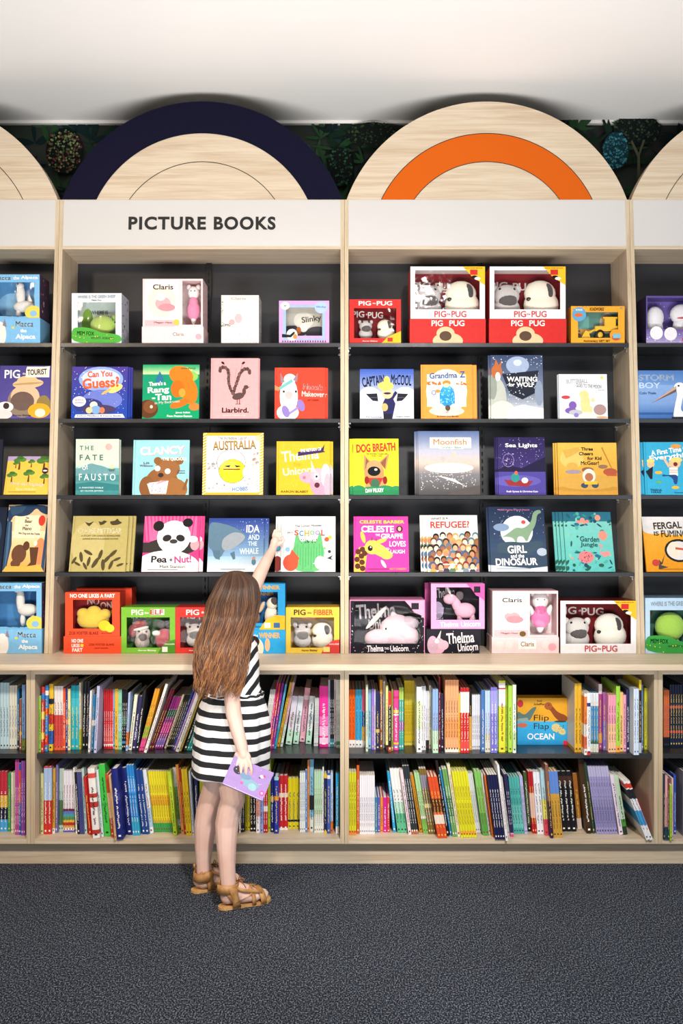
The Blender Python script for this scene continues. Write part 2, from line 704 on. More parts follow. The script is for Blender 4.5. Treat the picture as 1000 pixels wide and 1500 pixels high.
bay_labels = {-2: 'oak display bookcase cut by the left edge of the photo',
              -1: 'oak display bookcase under the navy arch and the lettered white header',
              0: 'oak display bookcase with blank white header under the orange arch',
              1: 'oak display bookcase cut by the right edge of the photo'}
for k in (-2, -1, 0, 1):
    xa, xb = X0 + 1.2 * k, X0 + 1.2 * (k + 1)
    xc = (xa + xb) / 2
    root = empty('display_bookcase', (0, 0, 0))
    root.location = (xc, UD(UZ0), UZ0)
    off = Vector((-xc, -UD(UZ0), -UZ0))

    def part(name, mbx, r=root, off=off, parent=None):
        mbx.v = [(x + off.x, y + off.y, z + off.z) for x, y, z in mbx.v]
        return mbx.build(name, parent or r)

    g = 0.0006
    for side in (0, 1):
        m_ = MB()
        s0, s1 = (xa + g, xa + PT) if side == 0 else (xb - PT, xb - g)
        slab(m_, s0, s1, UZ0, UZ1, 0, 0.001, oak_edge)
        slab(m_, s0, s1, UZ0, UZ1, 0.001, UDEP + 0.018, oak_z)
        part('side_panel', m_)
    ia, ib = xa + PT, xb - PT
    m_ = MB(); slab(m_, ia, ib, UZ0, UZ1, UDEP, UDEP + 0.018, char); part('back_panel', m_)
    m_ = MB(); level(m_, ia, ib, Z_RAIL0, Z_RAIL1, 0, UDEP, oak_x); part('top_rail', m_)
    m_ = MB(); slab(m_, ia, ib, Z_RAIL1, UZ1, 0.002, 0.02, white_pnl); head = part('header_panel', m_)
    if k == -1:
      for word, xa_, xb_ in (('PICTURE', 188, 301.5), ('BOOKS', 313, 403.5)):
        m_ = MB()
        vv, ff, bb = text_geo(word, 0.036, 1.14)
        a, b = (xa_ - 500) * UD(2.58) / F, (xb_ - 500) * UD(2.58) / F
        za, zb = solve_u(336.5), solve_u(317)
        sx = (b - a) / (bb[1] - bb[0]); sz = (zb - za) / (bb[3] - bb[2])
        pts = []
        for (tx, ty) in vv:
            z = za + (ty - bb[2]) * sz
            pts.append((a + (tx - bb[0]) * sx, UD(z) + 0.0012, z))
        m_.add(pts, ff, plain('black_lettering', '0a0a0c', 0.5))
        lt = part('lettering', m_)
        lt.parent = head
        lt['label'] = 'word %s in black capitals' % word
    for sz_ in SHELF_Z:
        m_ = MB(); level(m_, ia + 0.0005, ib - 0.0005, sz_ - SHELF_T, sz_, 0.0, UDEP + 0.002, shelf_m)
        sh = part('shelf', m_)
        for sx_ in (ia, ib):
            for dd in (0.03, 0.20):
                m_ = MB()
                x0_, x1_ = (sx_, sx_ + 0.010) if sx_ == ia else (sx_ - 0.010, sx_)
                d = UD(sz_) + dd
                m_.box(x0_, x1_, d, d + 0.012, sz_ - SHELF_T - 0.004, sz_ - SHELF_T, steel)
                m_.box(x0_ if sx_ == ia else x1_ - 0.003, x0_ + 0.003 if sx_ == ia else x1_, d + 0.002, d + 0.010, sz_ - SHELF_T - 0.016, sz_ - SHELF_T - 0.004, steel)
                part('shelf_clip', m_, parent=sh)
    # slotted upright fixed down the middle of the back panel
    m_ = MB(); slab(m_, xc - 0.012, xc + 0.012, UZ0, Z_RAIL0, UDEP - 0.014, UDEP, plain('black_steel', '0d0d0f', 0.4))
    z = UZ0 + 0.05
    while z < Z_RAIL0 - 0.05:
        slab(m_, xc - 0.003, xc + 0.003, z, z + 0.018, UDEP - 0.0146, UDEP - 0.0139, plain('slot_black', '000000', 0.8))
        z += 0.032
    part('slotted_upright', m_)
    tag(root, bay_labels[k], 'bookcase', 'bookcase bays along the back wall')

# ------------------------------------------------------------------ arched boards on top
AD = UD(UZ1)
SC = AD / F
AZ = HC - (367 - 750) * SC                # common circle centre height
R_OUT, R_A, R_B = 218.5 * SC, 171.5 * SC, 130 * SC
ATH = 0.07


def arc_pts(xc, r, n=72, z_min=UZ1):
    h = z_min - AZ
    a0 = math.asin(h / r)
    return [(xc + r * math.cos(a0 + (math.pi - 2 * a0) * i / n), AZ + r * math.sin(a0 + (math.pi - 2 * a0) * i / n)) for i in range(n + 1)]


def ring(mbx, xc, r0, r1, y, m):
    a = arc_pts(xc, r1)
    b = arc_pts(xc, r0)
    for i in range(len(a) - 1):
        mbx.poly([(b[i][0], y, b[i][1]), (a[i][0], y, a[i][1]), (a[i + 1][0], y, a[i + 1][1]), (b[i + 1][0], y, b[i + 1][1])], m)


ln = plain('routed_line', '1a1410', 0.8)
arch_labels = {-2: 'plain oak arched board cut by the left edge of the photo',
               -1: 'arched oak board with wide navy outer band',
               0: 'arched oak board with orange band',
               1: 'plain oak arched board cut by the right edge of the photo'}
for k in (-2, -1, 0, 1):
    xc = X0 + 1.2 * (k + 0.5)
    m_ = MB()
    face = oak_x
    m_.prism_xz(arc_pts(xc, R_OUT - 0.0005), AD, AD + ATH, face, oak_y)
    y = AD - 0.0006
    lw = 0.0014
    for r in ([R_A] if k in (-2, 1) else [R_A, R_B] if k == 0 else [R_B]):
        ring(m_, xc, r - lw, r + lw, y - 0.0004, ln)
    m_.v = [(a - xc, b - AD, c - UZ1) for a, b, c in m_.v]
    o = m_.build('arched_board', None, (xc, AD, UZ1))
    if k == -1:
        m_ = MB()
        a, b = arc_pts(0, R_OUT), arc_pts(0, R_A)
        ring(m_, 0, R_A, R_OUT - 0.0005, -0.0012, navy_m)
        m_.v = [(q[0], q[1], q[2] - UZ1) for q in m_.v]
        o2 = m_.build('painted_band', o); o2['label'] = 'navy painted band'
    if k == 0:
        m_ = MB()
        ring(m_, 0, R_B, R_A, -0.0005, orange_m)
        m_.v = [(q[0], q[1], q[2] - UZ1) for q in m_.v]
        o2 = m_.build('painted_band', o); o2['label'] = 'orange painted band'
    tag(o, arch_labels[k], 'arched board', 'arched boards above the bookcases')

# ------------------------------------------------------------------ worktop and low cabinets
LD = 3.63                                  # front plane of the low cabinets
ZB_TOP = 0.767
Z_OPEN = 0.742
Z_MID, MID_D = 0.4335, 3.652
Z_FLOOR = 0.1125
Z_BOT = 0.094
LBACK = 4.16
m_ = MB()
m_.box(-2.44, 2.46, 3.566, 4.30, ZB_TOP, UZ0 - 0.0004, oak_x)
o = m_.build('worktop', None, (0, 0, 0))
bm = bmesh.new(); bm.from_mesh(o.data)
bmesh.ops.remove_doubles(bm, verts=bm.verts, dist=1e-5)
bmesh.ops.bevel(bm, geom=[e for e in bm.edges], offset=0.002, segments=2, affect='EDGES')
bm.to_mesh(o.data); bm.free()
tag(o, 'long light oak worktop running between low cabinets and bookcases', 'worktop')
m_ = MB(); m_.box(-2.40, 2.42, 3.68, 4.2, 0.0, Z_BOT - 0.0004, oak_x)
tag(m_.build('plinth'), 'continuous oak plinth under the low cabinets on the carpet', 'plinth')
cab_labels = {-2: 'low oak book cabinet cut by the left edge of the photo',
              -1: 'low oak book cabinet behind the girl',
              0: 'low oak book cabinet right of the girl, with the landscape book face out',
              1: 'low oak book cabinet cut by the right edge of the photo'}
black_in = plain('black_interior', '121214', 0.6)
for k in (-2, -1, 0, 1):
    xa, xb = X0 - 0.001 + 1.2 * k, X0 - 0.001 + 1.2 * (k + 1)
    xc = (xa + xb) / 2
    root = empty('low_cabinet', (xc, LD, Z_BOT))
    off = Vector((-xc, -LD, -Z_BOT))

    def part(name, mbx, r=root, off=off):
        mbx.v = [(x + off.x, y + off.y, z + off.z) for x, y, z in mbx.v]
        return mbx.build(name, r)

    g = 0.0006
    for s0, s1 in ((xa + g, xa + PT), (xb - PT, xb - g)):
        m_ = MB(); m_.box(s0, s1, LD, LBACK, Z_BOT, ZB_TOP - 0.0004, oak_z, oak_edge); part('side_panel', m_)
    ia, ib = xa + PT, xb - PT
    m_ = MB(); m_.box(ia, ib, LD + 0.0005, LBACK, Z_OPEN, ZB_TOP - 0.0004, oak_x); part('top_panel', m_)
    m_ = MB(); m_.box(ia, ib, LD + 0.0005, LBACK, Z_BOT, Z_FLOOR, oak_x); part('base_panel', m_)
    m_ = MB(); m_.box(ia, ib, LBACK - 0.012, LBACK, Z_FLOOR, Z_OPEN, black_in); part('back_panel', m_)
    m_ = MB(); m_.box(ia + 0.0005, ib - 0.0005, MID_D, LBACK - 0.013, Z_MID - 0.018, Z_MID, shelf_m); part('shelf', m_)
    tag(root, cab_labels[k], 'cabinet', 'low cabinets under the worktop')
# ------------------------------------------------------------------ picture books shown face out
PAPER = ink('ece6d8', 0.8)
ROW_Z = {1: SHELF_Z[0], 2: SHELF_Z[1], 3: SHELF_Z[2], 4: SHELF_Z[3], 5: UZ0}


def front_d(row):
    return UD(ROW_Z[row]) + 0.006 if row < 5 else 3.846


def cover_box(mb, x0, x1, y0, y1, z0, z1, m, r=0.0018):
    """thin board with softened rim"""
    mb.box(x0, x1, y0, y1, z0, z1, m)


def face_book(row, px0, px1, py0, label, base, art, lean=0.0, thick=0.010, spine=None, yaw=0.0,
              copies=(), name='picture_book', roll=0.0, fwd=0.0, pyb=None, gloss=0.52, group=None):
    """a hardback standing face out: px0..px1 along its bottom edge, py0 its top row.
    copies: list of (dx, dz, label) books of the same print standing behind it"""
    Zb = ROW_Z[row] + 0.0004
    D = front_d(row) - fwd
    if pyb is not None:
        D = F * (HC - Zb) / (pyb - 750)
    c, s = math.cos(lean), math.sin(lean)
    k = (py0 - 750) / F
    h = (HC - Zb - k * D) / (c + k * s)
    w = (px1 - px0) * D / F
    xl = (px0 - 500) * D / F
    t = thick
    cm = ink(base, gloss)
    sp = ink(spine or mixhex(base, '000000', 0.12), gloss)
    mb = MB()
    b = 0.0022
    mb.box(0, w, 0, b, 0, h, cm)                       # front board
    mb.box(0, w, t - b, t, 0, h, cm)                   # back board
    paint(mb, [R(mixhex(spine or base, '000000', 0.22), 3.2, 0, 3.9, 100)], w, h, rough=gloss)
    paint(mb, art, w, h, rough=gloss, y=-0.00012)
    Zb += t * s                               # it rests on its rear bottom edge
    root = mb.build(name, None, (xl, D, Zb), (-lean, roll, yaw))
    mb = MB()
    mb.box(0, b, b, t - b, 0, h, sp)
    mb.build('spine', root)
    mb = MB()
    mb.box(b + 0.0002, w - 0.003, b + 0.0002, t - b - 0.0002, 0.003, h - 0.003, PAPER)
    mb.build('pages', root)
    tag(root, label, 'book', group)
    for i, (dx, dz, lb) in enumerate(copies):
        off = Vector((dx * D / F, (t + 0.0014) * (i + 1) / c, 0))
        r = copy_thing(root, Vector((xl, D, Zb)) + off, None, lb)
        # rest the copy on the shelf again
        r.location.z = Zb + dz
    return root


L2, L3, L4 = math.radians(5), math.radians(7), math.radians(17)
WHITE, BLACK = 'f4f2ee', '17161a'

# ---- row 2
face_book(2, -2, 73.6, 536, 'purple picture book with cream ticket title and sun hat, cut by the left edge', '5a4f96', [
    G('5a4f96', '4b4288'),
    E('8d7a6a', 46, 32, 30, 30), E('d8b98a', 55, 66, 30, 9, 4), E('d8b98a', 54, 70, 21, 11), E('b9966a', 54, 66, 30, 2, 4),
    E('d9b795', 50, 42, 28, 22), E('6d5750', 45, 33, 23, 18), E('8f7a45', 86, 26, 14, 18), E('f0a52c', 78, 15, 22, 14), E('fae7c8', 80, 11, 10, 8),
    E('efe3e0', 12, 22, 16, 10), E('f2d5d2', 8, 8, 18, 9), E('3c3236', 14, 24, 6, 6), R('efe3d2', 52, 78, 96, 98), P('efe3d2', (50, 78), (95, 82), (97, 99), (51, 95)),
    T('1d1a1c', 'TOURIST', 72, 88, 38, 11, 3, 0.05), T(WHITE, 'PIG', 24, 84, 30, 16, 0, 0.02), T('e9dfc8', 'the', 47, 85, 6, 4),
    T('3a2b33', 'Aaron Blabey', 45, 6, 36, 4)], L2, 0.011)
face_book(2, 104, 186, 537.5, 'blue night picture book asking a question in orange letters', '2a3f98', [
    G('2348a8', '4a3d93', 0, 100), E('8fa6de', 52, 76, 40, 24), E('c7d3f2', 52, 78, 34, 17), E('6b79c6', 55, 36, 36, 20), E('343a7c', 30, 25, 26, 14),
    S(WHITE, 60, 3, 0.9, 3, 45, 97, 99), S('cfdcf6', 40, 5, 0.7, 3, 10, 97, 60),
    E('f1d27a', 78, 58, 14, 7, 25), E('e7b45c', 62, 52, 10, 2.5, 30), E('ece9f0', 14, 33, 12, 10), T('c04a58', 'BONUS', 14, 36, 14, 3), T('55557a', 'stickers', 14, 31, 16, 3),
    E('473a5e', 50, 18, 30, 9), E('e8d9c2', 40, 26, 7, 7), E('7ba5d8', 44, 17, 9, 8), E('e9c48b', 32, 16, 6, 6), E('d67b55', 55, 16, 5, 6),
    P('ece6ee', (6, 2), (96, 2), (92, 9), (8, 8)), T('3b3b66', 'Kathryn Middleton & Duncan Beedie', 50, 5, 78, 4),
    T('e2602a', 'Can You', 50, 86, 44, 12, 3, 0.06), T('e2602a', 'Guess?', 52, 69, 66, 20, 4, 0.08)], L2, 0.011,
    copies=[(2.5, 0, 'second copy of the blue night picture book, right behind the front one'), (5, 0, 'rearmost copy of the blue night picture book by the bookcase side')])
face_book(2, 208, 291, 534.5, 'green picture book with a long orange ape across the cover', '12936a', [
    G('0d9a64', '17906d'), G('c8d8a0', '2d9c68', 82, 100, 8), E('8dc05a', 82, 78, 16, 10), E('b9cf74', 70, 90, 18, 6),
    E('db7a22', 68, 80, 22, 17, -20), E('d8771f', 82, 52, 15, 26, 12), E('c96a1c', 62, 55, 12, 16), E('cf6f20', 66, 28, 18, 7, 20), E('e89a3a', 70, 48, 6, 8),
    E('5c3820', 10, 18, 18, 17), E('7a4a2a', 14, 22, 12, 12), E('f0e3c8', 16, 22, 2.5, 3), E('c77d38', 92, 22, 10, 7),
    P('2f6f94', (22, 70), (30, 88), (38, 72), (28, 62)), T(WHITE, "There's a", 26, 65, 30, 8, 4, 0.05), T(WHITE, 'Rang', 28, 52, 38, 14, 4, 0.06),
    T(WHITE, '-Tan', 34, 40, 34, 12, 2, 0.06), T(WHITE, 'in My Bedroom', 44, 30, 44, 6, 5, 0.04), T(WHITE, 'James Sellick', 72, 11, 26, 4), T(WHITE, 'Frann Preston-Gannon', 66, 5, 44, 4), T('3a5a34', 'GREENPEACE', 80, 93, 26, 3)], L2, 0.010)
feath = []
for side_pts in (((46, 42), (41, 50), (38, 58), (37, 66), (37.5, 73), (36, 80), (31, 84), (25, 85), (20, 83), (19, 79)),
                 ((48, 42), (50, 50), (54, 58), (57, 66), (60, 73), (65, 79), (71, 82), (77, 82), (81, 79), (81, 76))):
    for i, (x, y) in enumerate(side_pts):
        feath.append(E('5a4642' if i % 2 else '6a5450', x, y, 3.4, 3.4, 20))
        if i < len(side_pts) - 1:
            x2, y2 = side_pts[i + 1]
            feath.append(E('4a3734', (x + x2) / 2, (y + y2) / 2, 3.1, 2.6, 60))
feath.append(E('1c1716', 25, 92, 4, 1.8, -40)); feath.append(E('1c1716', 68, 92, 4, 1.8, 40))
face_book(2, 308, 378, 525, 'salmon pink picture book with brown lyrebird silhouette', 'eea3a4', feath + [
    P('9c6f6c', (46.5, 40), (27, 91), (28, 91)), P('9c6f6c', (47.5, 40), (66, 91), (67, 91)), P('c98a88', (46.8, 40), (40, 84), (41, 84)), P('c98a88', (47.2, 40), (53, 84), (54, 84)),
    E('594441', 58, 37, 13, 5.5, 15), E('594441', 70, 45, 4, 6), E('594441', 74, 52, 5, 3.4), P('594441', (77, 53), (83, 52), (77, 51)),
    R('594441', 55, 24, 56.5, 33), R('594441', 60, 24, 61.5, 33), R('594441', 52, 23.5, 57, 24.5), R('594441', 58, 23.5, 63, 24.5),
    T('231d1e', 'Liarbird.', 52, 14, 56, 8.5, 0, 0.03), T('f7d3d0', 'Laura & Philip Bunting', 50, 5.5, 46, 2.5)], L2, 0.009,
    copies=[(1.5, 0, 'copy of the salmon pink lyrebird picture book, behind the front one')])
face_book(2, 402, 476, 539, 'red picture book with woolly white animal and lilac dumbbell', 'ea4632', [
    E('eae4dc', 28, 44, 18, 36), E('eae4dc', 26, 12, 22, 16), E('f2ede6', 30, 78, 12, 10), P('8d8089', (12, 70), (11, 90), (20, 72)), P('8d8089', (44, 72), (46, 90), (36, 76)),
    E('c4b7b4', 28, 46, 8, 8), P('6fb6b4', (6, 60), (34, 78), (36, 72), (10, 56)), P('c88a5a', (0, 66), (10, 60), (8, 54), (0, 56)), E('2f2b30', 18, 53, 2.2, 2.2), E('2f2b30', 42, 53, 2.2, 2.2),
    P('9a86c4', (22, 8), (52, 28), (54, 24), (24, 4)), E('8e78bd', 22, 14, 7, 12, 20), E('8e78bd', 52, 26, 7, 12, 20),
    T(WHITE, "Macca's", 76, 62, 38, 11, -4, 0.06), T(WHITE, 'Makeover', 76, 48, 44, 10, -2, 0.06), T('2a1614', 'MATT COSGROVE', 76, 36, 22, 3)], L2, 0.012, 'c53a36',
    copies=[(4, 0, 'copy of the red picture book with lilac dumbbell, right edge showing')])
face_book(2, 527, 606, 541, 'sky blue picture book with blond pilot on white clouds', '4562b4', [
    G('cfd3e2', '4360b6', 40, 100, 12), R('d5d7e2', 0, 0, 100, 42), E('e8e8ee', 18, 50, 18, 14), E('e3e4ec', 84, 48, 20, 16), E('dfe0ea', 22, 24, 24, 18), E('e2e3ea', 80, 20, 22, 16),
    T('1c1c2c', 'CAPTAIN', 25, 76, 42, 20, 8, 0.03), T('1c1c2c', 'McCOOL', 77, 78, 38, 20, -4, 0.03),
    P('23232e', (11, 50), (32, 51), (34, 35), (24, 36), (18, 42)), P('23232e', (90, 50), (70, 51), (68, 35), (78, 36), (84, 42)), R('5f6070', 18, 42, 33, 43), R('5f6070', 69, 42, 84, 43),
    P('2a2a58', (44, 0), (42, 30), (48, 44), (60, 44), (66, 30), (60, 0)), P('2a2a58', (60, 36), (70, 52), (66, 56), (56, 42)), R('20202e', 44, 0, 58, 10), E('dcae6e', 46, 23, 6, 8),
    E('eebf98', 51, 52, 11, 12), E('f0c465', 48, 66, 15, 9), E('f0c465', 50, 76, 6, 10), E('35303a', 51, 51, 7, 2.2), T('55566e', 'Phil Cummings', 26, 3, 30, 3), T('55566e', 'Gregory Rogers', 80, 4, 26, 3)], L2, 0.009)
face_book(2, 616.5, 692, 534.5, 'orange picture book with figure in a blue coat on a motorbike', 'f39a45', [
    E('fbe3cc', 50, 50, 40, 42), R('fbe3cc', 12, 22, 88, 82), E('f7d9bd', 50, 14, 34, 9), T('285d9e', 'Grandma', 44, 80, 54, 11, 2, 0.03), T('285d9e', 'Z', 81, 82, 11, 12, 2, 0.06),
    R('f4efe8', 12, 60, 88, 64), S('d9743c', 18, 8, 2.6, 12, 63, 38, 68), S('d9743c', 14, 9, 2.2, 68, 63, 90, 68), E('2d8fcf', 51, 42, 15, 20), E('3d9fdb', 50, 54, 9, 10), R('2d8fcf', 37, 28, 66, 38), S('7cc8ec', 40, 4, 2, 38, 28, 64, 60),
    E('e88934', 50, 66, 8, 5), E('f1cba8', 50, 62, 6, 4), E('5a4a44', 52, 20, 5, 5.5), E('4c78b6', 25, 48, 4.5, 4.5), E('fbe3cc', 25, 48, 3, 3), E('e98f49', 33, 51, 5, 3),
    T('3a3a40', '17', 51, 12, 5, 4), T('26303f', 'by Daniel Gray-Barnett', 52, 4, 42, 4)], L2, 0.008, copies=[(7, -0.0, 'copy of the orange motorbike picture book, right edge showing behind')])
face_book(2, 719, 796, 520.5, 'tall wintry grey blue picture book with a fox by snowy trees', '3a4258', [
    G('6f7b95', '3b4868', 50, 100), G('dfe4e8', '5c667a', 0, 50), S(WHITE, 160, 11, 1.0), E('9aa9c4', 52, 84, 22, 14), E('c4d0e2', 52, 88, 8, 5), P('232735', (22, 70), (92, 76), (84, 40), (60, 30), (36, 40)), S('c9d3e2', 30, 21, 1.2, 24, 36, 88, 72),
    E('b6b9ae', 12, 30, 18, 34), E('d2d2c4', 22, 12, 24, 16), E('8f968c', 4, 50, 8, 20), P('e9ecee', (30, 0), (100, 0), (100, 16), (60, 22), (34, 16)), E('8793a8', 92, 40, 8, 20), E('b5673a', 12, 74, 10, 12), E('e9e2d8', 14, 66, 5, 7), P('b5673a', (8, 84), (10, 94), (16, 84)), P('b5673a', (16, 84), (22, 92), (20, 80)),
    T(WHITE, 'WAITING', 60, 62, 58, 8, 0, 0.04), T(WHITE, 'for', 40, 53.5, 12, 6, 0, 0.03), T(WHITE, 'WOLF', 66, 53.5, 34, 7.5, 0, 0.04)], L2, 0.009,
    copies=[(-3, 0, 'copy of the tall wintry picture book, left edge showing behind')])
face_book(2, 819, 890, 548.5, 'pale picture book with yellow seal, purple octopus and silver title', 'dcdfe3', [
    G('e7e3e0', 'd9dce2', 0, 100), R('d3dee9', 0, 6, 100, 62), R('e6dfdc', 0, 0, 100, 6), R('e4e4e6', 0, 55, 100, 100), E('e6cf8e', 54, 34, 10, 28), E('e6cf8e', 52, 54, 10, 9), R('e6cf8e', 46, 8, 68, 28), E('dadad0', 56, 8, 22, 7), E('d6d8d2', 60, 5, 34, 5),
    E('7a5aa6', 28, 30, 8, 9), E('7a5aa6', 24, 18, 12, 7), E('8a6cb2', 36, 12, 7, 5), E('b6b6bc', 34, 14, 14, 6), E('8a78c0', 35, 8, 5, 5), E('a88a86', 84, 20, 13, 12), E('e69a6a', 88, 3, 12, 2), E('c2444a', 14, 48, 9, 4), P('efe4d4', (4, 44), (30, 42), (22, 38)), E('eccf9e', 70, 42, 4, 5), E('e9d33a', 89, 92, 3, 3),
    T('a9aab0', 'BUTTERBALL', 38, 84, 44, 10, 2, 0.03), T('a9aab0', 'GOES TO THE MOON', 62, 73, 52, 8, -4, 0.02), T('6a6a70', 'text here', 88, 64, 14, 2)], L2, 0.012,
    copies=[(-0.8, 0, 'copy of the pale seal picture book, just showing behind')])
face_book(2, 934.8, 1016, 543, 'blue picture book with white pelican, cut by the right edge', '5c82bd', [
    G('3f68a6', '7d9ed0', 0, 35), G('7d9ed0', '86a7d6', 35, 70), G('6c92c8', '4f78b6', 70, 100), R('345c98', 0, 8, 100, 13), T('c3d3ea', 'STORM', 34, 85, 62, 12, 0, 0.01), T('c3d3ea', 'BOY', 22, 69, 38, 12, 0, 0.01), T('22395e', 'Colin Thiele', 18, 53, 30, 5),
    P('efeef0', (62, 0), (80, 0), (92, 0), (84, 12), (76, 18), (80, 40), (86, 60), (80, 74), (70, 70), (68, 60), (72, 52), (66, 26)), E('f2f1f2', 76, 66, 10, 9), P('c9a489', (24, 32), (70, 68), (70, 58)), P('6d5a56', (24, 32), (70, 62), (70, 56)), E('3a3236', 74, 68, 2, 2), R('2d2c33', 60, 0, 92, 4)], L2, 0.010)
# ---- row 3
face_book(3, -30, 1, 644, 'dark navy book cut by the left edge beside the yellow tree book', '1d2130', [E('3a3f58', 60, 50, 20, 20)], L3, 0.012)
tree = []
for (x, y, s) in ((28, 84, 1.2), (84, 82, 1.5), (52, 50, 1.1), (14, 46, 1.0), (88, 42, 0.9), (55, 82, .7), (20, 78, .6)):
    tree += [P('6b3a22', (x - 2 * s, y - 16 * s), (x + 2 * s, y - 16 * s), (x + 1.2 * s, y), (x - 1.2 * s, y)), E('4f7a35', x - 5 * s, y + 4 * s, 7 * s, 5 * s), E('5a8a3c', x + 5 * s, y + 6 * s, 7 * s, 5 * s), E('47702f', x, y + 10 * s, 7 * s, 4 * s)]
face_book(3, 5, 70, 669.5, 'yellow leaning picture book with small green trees', 'e8bf4e', [
    R('b09cc4', 0, 78, 100, 100), E('e8bf4e', 40, 78, 60, 12), R('e8bf4e', 0, 60, 100, 80)] + tree + [E('3a2330', 88, 62, 7, 8), E(WHITE, 88, 62, 5, 2), T(WHITE, 'Moli det bigibigi', 50, 26, 74, 9, -3, 0.04), T('f9efc8', 'Karen Manbulloo', 50, 14, 46, 4), R('8d6a2a', 10, 6, 72, 7)], math.radians(20), 0.008,
    copies=[(0.5, 0, 'copy of the yellow tree book, behind the front one'), (-0.6, 0, 'rearmost copy of the yellow tree book')])
face_book(3, 110.5, 174, 643.5, 'thick pale teal book of grey mountains and sea under wide title letters', 'bcd3c4', [
    R('b9d6cd', 0, 50, 100, 100), R('c7d8c4', 0, 52, 100, 100), G('3f8788', '6ea9a2', 0, 48, 10), P('6b9aa0', (0, 44), (20, 52), (36, 57), (48, 54), (62, 52), (80, 46), (100, 42), (100, 36), (0, 36)), P('4a8a8e', (0, 34), (30, 38), (60, 33), (100, 36), (100, 24), (0, 24)), P('347a7e', (0, 20), (40, 24), (100, 18), (100, 8), (0, 8)),
    E('e8a9a4', 76, 86, 8, 6), P('5a6b78', (74, 46), (92, 46), (88, 42), (78, 42)), P('e3cc7a', (80, 47), (84, 56), (86, 47)), T('5e6f6e', 'T H E', 25, 84, 32, 8, 0, 0.02), T('4f6464', 'F A T E', 36, 67, 54, 10, 0, 0.02), T(WHITE, 'of', 22, 50, 14, 10, 10, 0.0), T('e9efe6', 'F A U S T O', 50, 32, 84, 12, 0, 0.01),
    T('cfe4de', 'A PAINTED FABLE', 36, 13, 56, 2.5), T('cfe4de', 'BY OLIVER JEFFERS', 38, 7, 52, 3)], 0.03, 0.034, '24444a')
face_book(3, 193.5, 276, 645, 'aqua picture book with brown bear holding a pink spotted bag', '93cdd2', [
    E('8a5a32', 52, 20, 30, 30), E('9a673a', 66, 10, 32, 22), E('94623a', 62, 48, 22, 19), E('8a5a32', 44, 62, 7, 7), E('8a5a32', 83, 62, 7, 7), E('845530', 26, 14, 14, 20), P('845530', (88, 10), (96, 30), (99, 28), (94, 8)),
    E(WHITE, 44, 48, 5, 5), E(WHITE, 62, 43, 5, 5), E('3a2a26', 50, 36, 5, 4), P('f5e4e6', (26, 20), (64, 26), (60, 2), (32, 2)), P('f3ccd4', (28, 22), (40, 18), (50, 26), (58, 20), (64, 26)), S('e07f9c', 20, 14, 1.3, 32, 4, 58, 20),
    T('e79aa9', 'CLANCY', 53, 80, 80, 15, 2, 0.09), T(WHITE, 'CLANCY', 52, 81, 79, 15, 2, 0.07), T('fdf3e2', 'THE QUOKKA', 74, 65, 44, 7, 0, 0.05), T('5a3a5e', 'Lili', 24, 58, 10, 4), T('5a3a5e', 'Wilkinson', 24, 53, 24, 4), T('5a3a5e', 'Alison', 86, 44, 14, 3), T('5a3a5e', 'Mutton', 86, 40, 14, 3)], L3, 0.009)
stripes = []
for i in range(22):
    y = i * 100 / 22
    stripes += [P('f4e6b2', (0, y), (6, y + 3), (6, y + 5), (0, y + 2)), P('f4e6b2', (94, y), (100, y + 3), (100, y + 5), (94, y + 2))]
face_book(3, 296, 385, 634.5, 'white picture book with a yellow striped border and round yellow creature', 'e5ad35', stripes + [
    R('f0ecea', 6, 4, 94, 95), S('c9c4c4', 40, 31, 2.2, 8, 8, 92, 30), S('d6d0ce', 30, 33, 2.4, 8, 40, 24, 60), S('d8b9b0', 16, 34, 3, 82, 40, 92, 70), S('b9b4b4', 20, 36, 1.6, 70, 8, 92, 26), E('3a3a3a', 47, 52, 24, 21), E('eeece6', 47, 52, 23.2, 20.4), E('2d2d2d', 49, 38, 22.5, 19.5), E('d9cd2c', 49, 38, 21.8, 19), E('e8de52', 44, 46, 14, 8), P('2c2a22', (34, 46), (46, 48), (44, 44)), P('2c2a22', (52, 48), (64, 46), (56, 44)), R('8a3a30', 34, 40, 62, 42), E('e5dcc8', 74, 36, 8, 10), T('4a3c2c', 'AUSTRALIA', 52, 80, 72, 15, 2, 0.06), T('b98e3e', 'AUSTRALIA', 52, 80.5, 71, 13, 2, 0.0), T('6a6660', 'The Incredible Cat of', 48, 91.5, 48, 5), E('e3d2a2', 91, 91, 5, 5), T('b5aeb4', 'Leigh', 37, 9.5, 20, 6, 2), T('4f7fb6', 'HOBBS', 62, 9.5, 26, 6.5, 2, 0.04)], L3, 0.010)
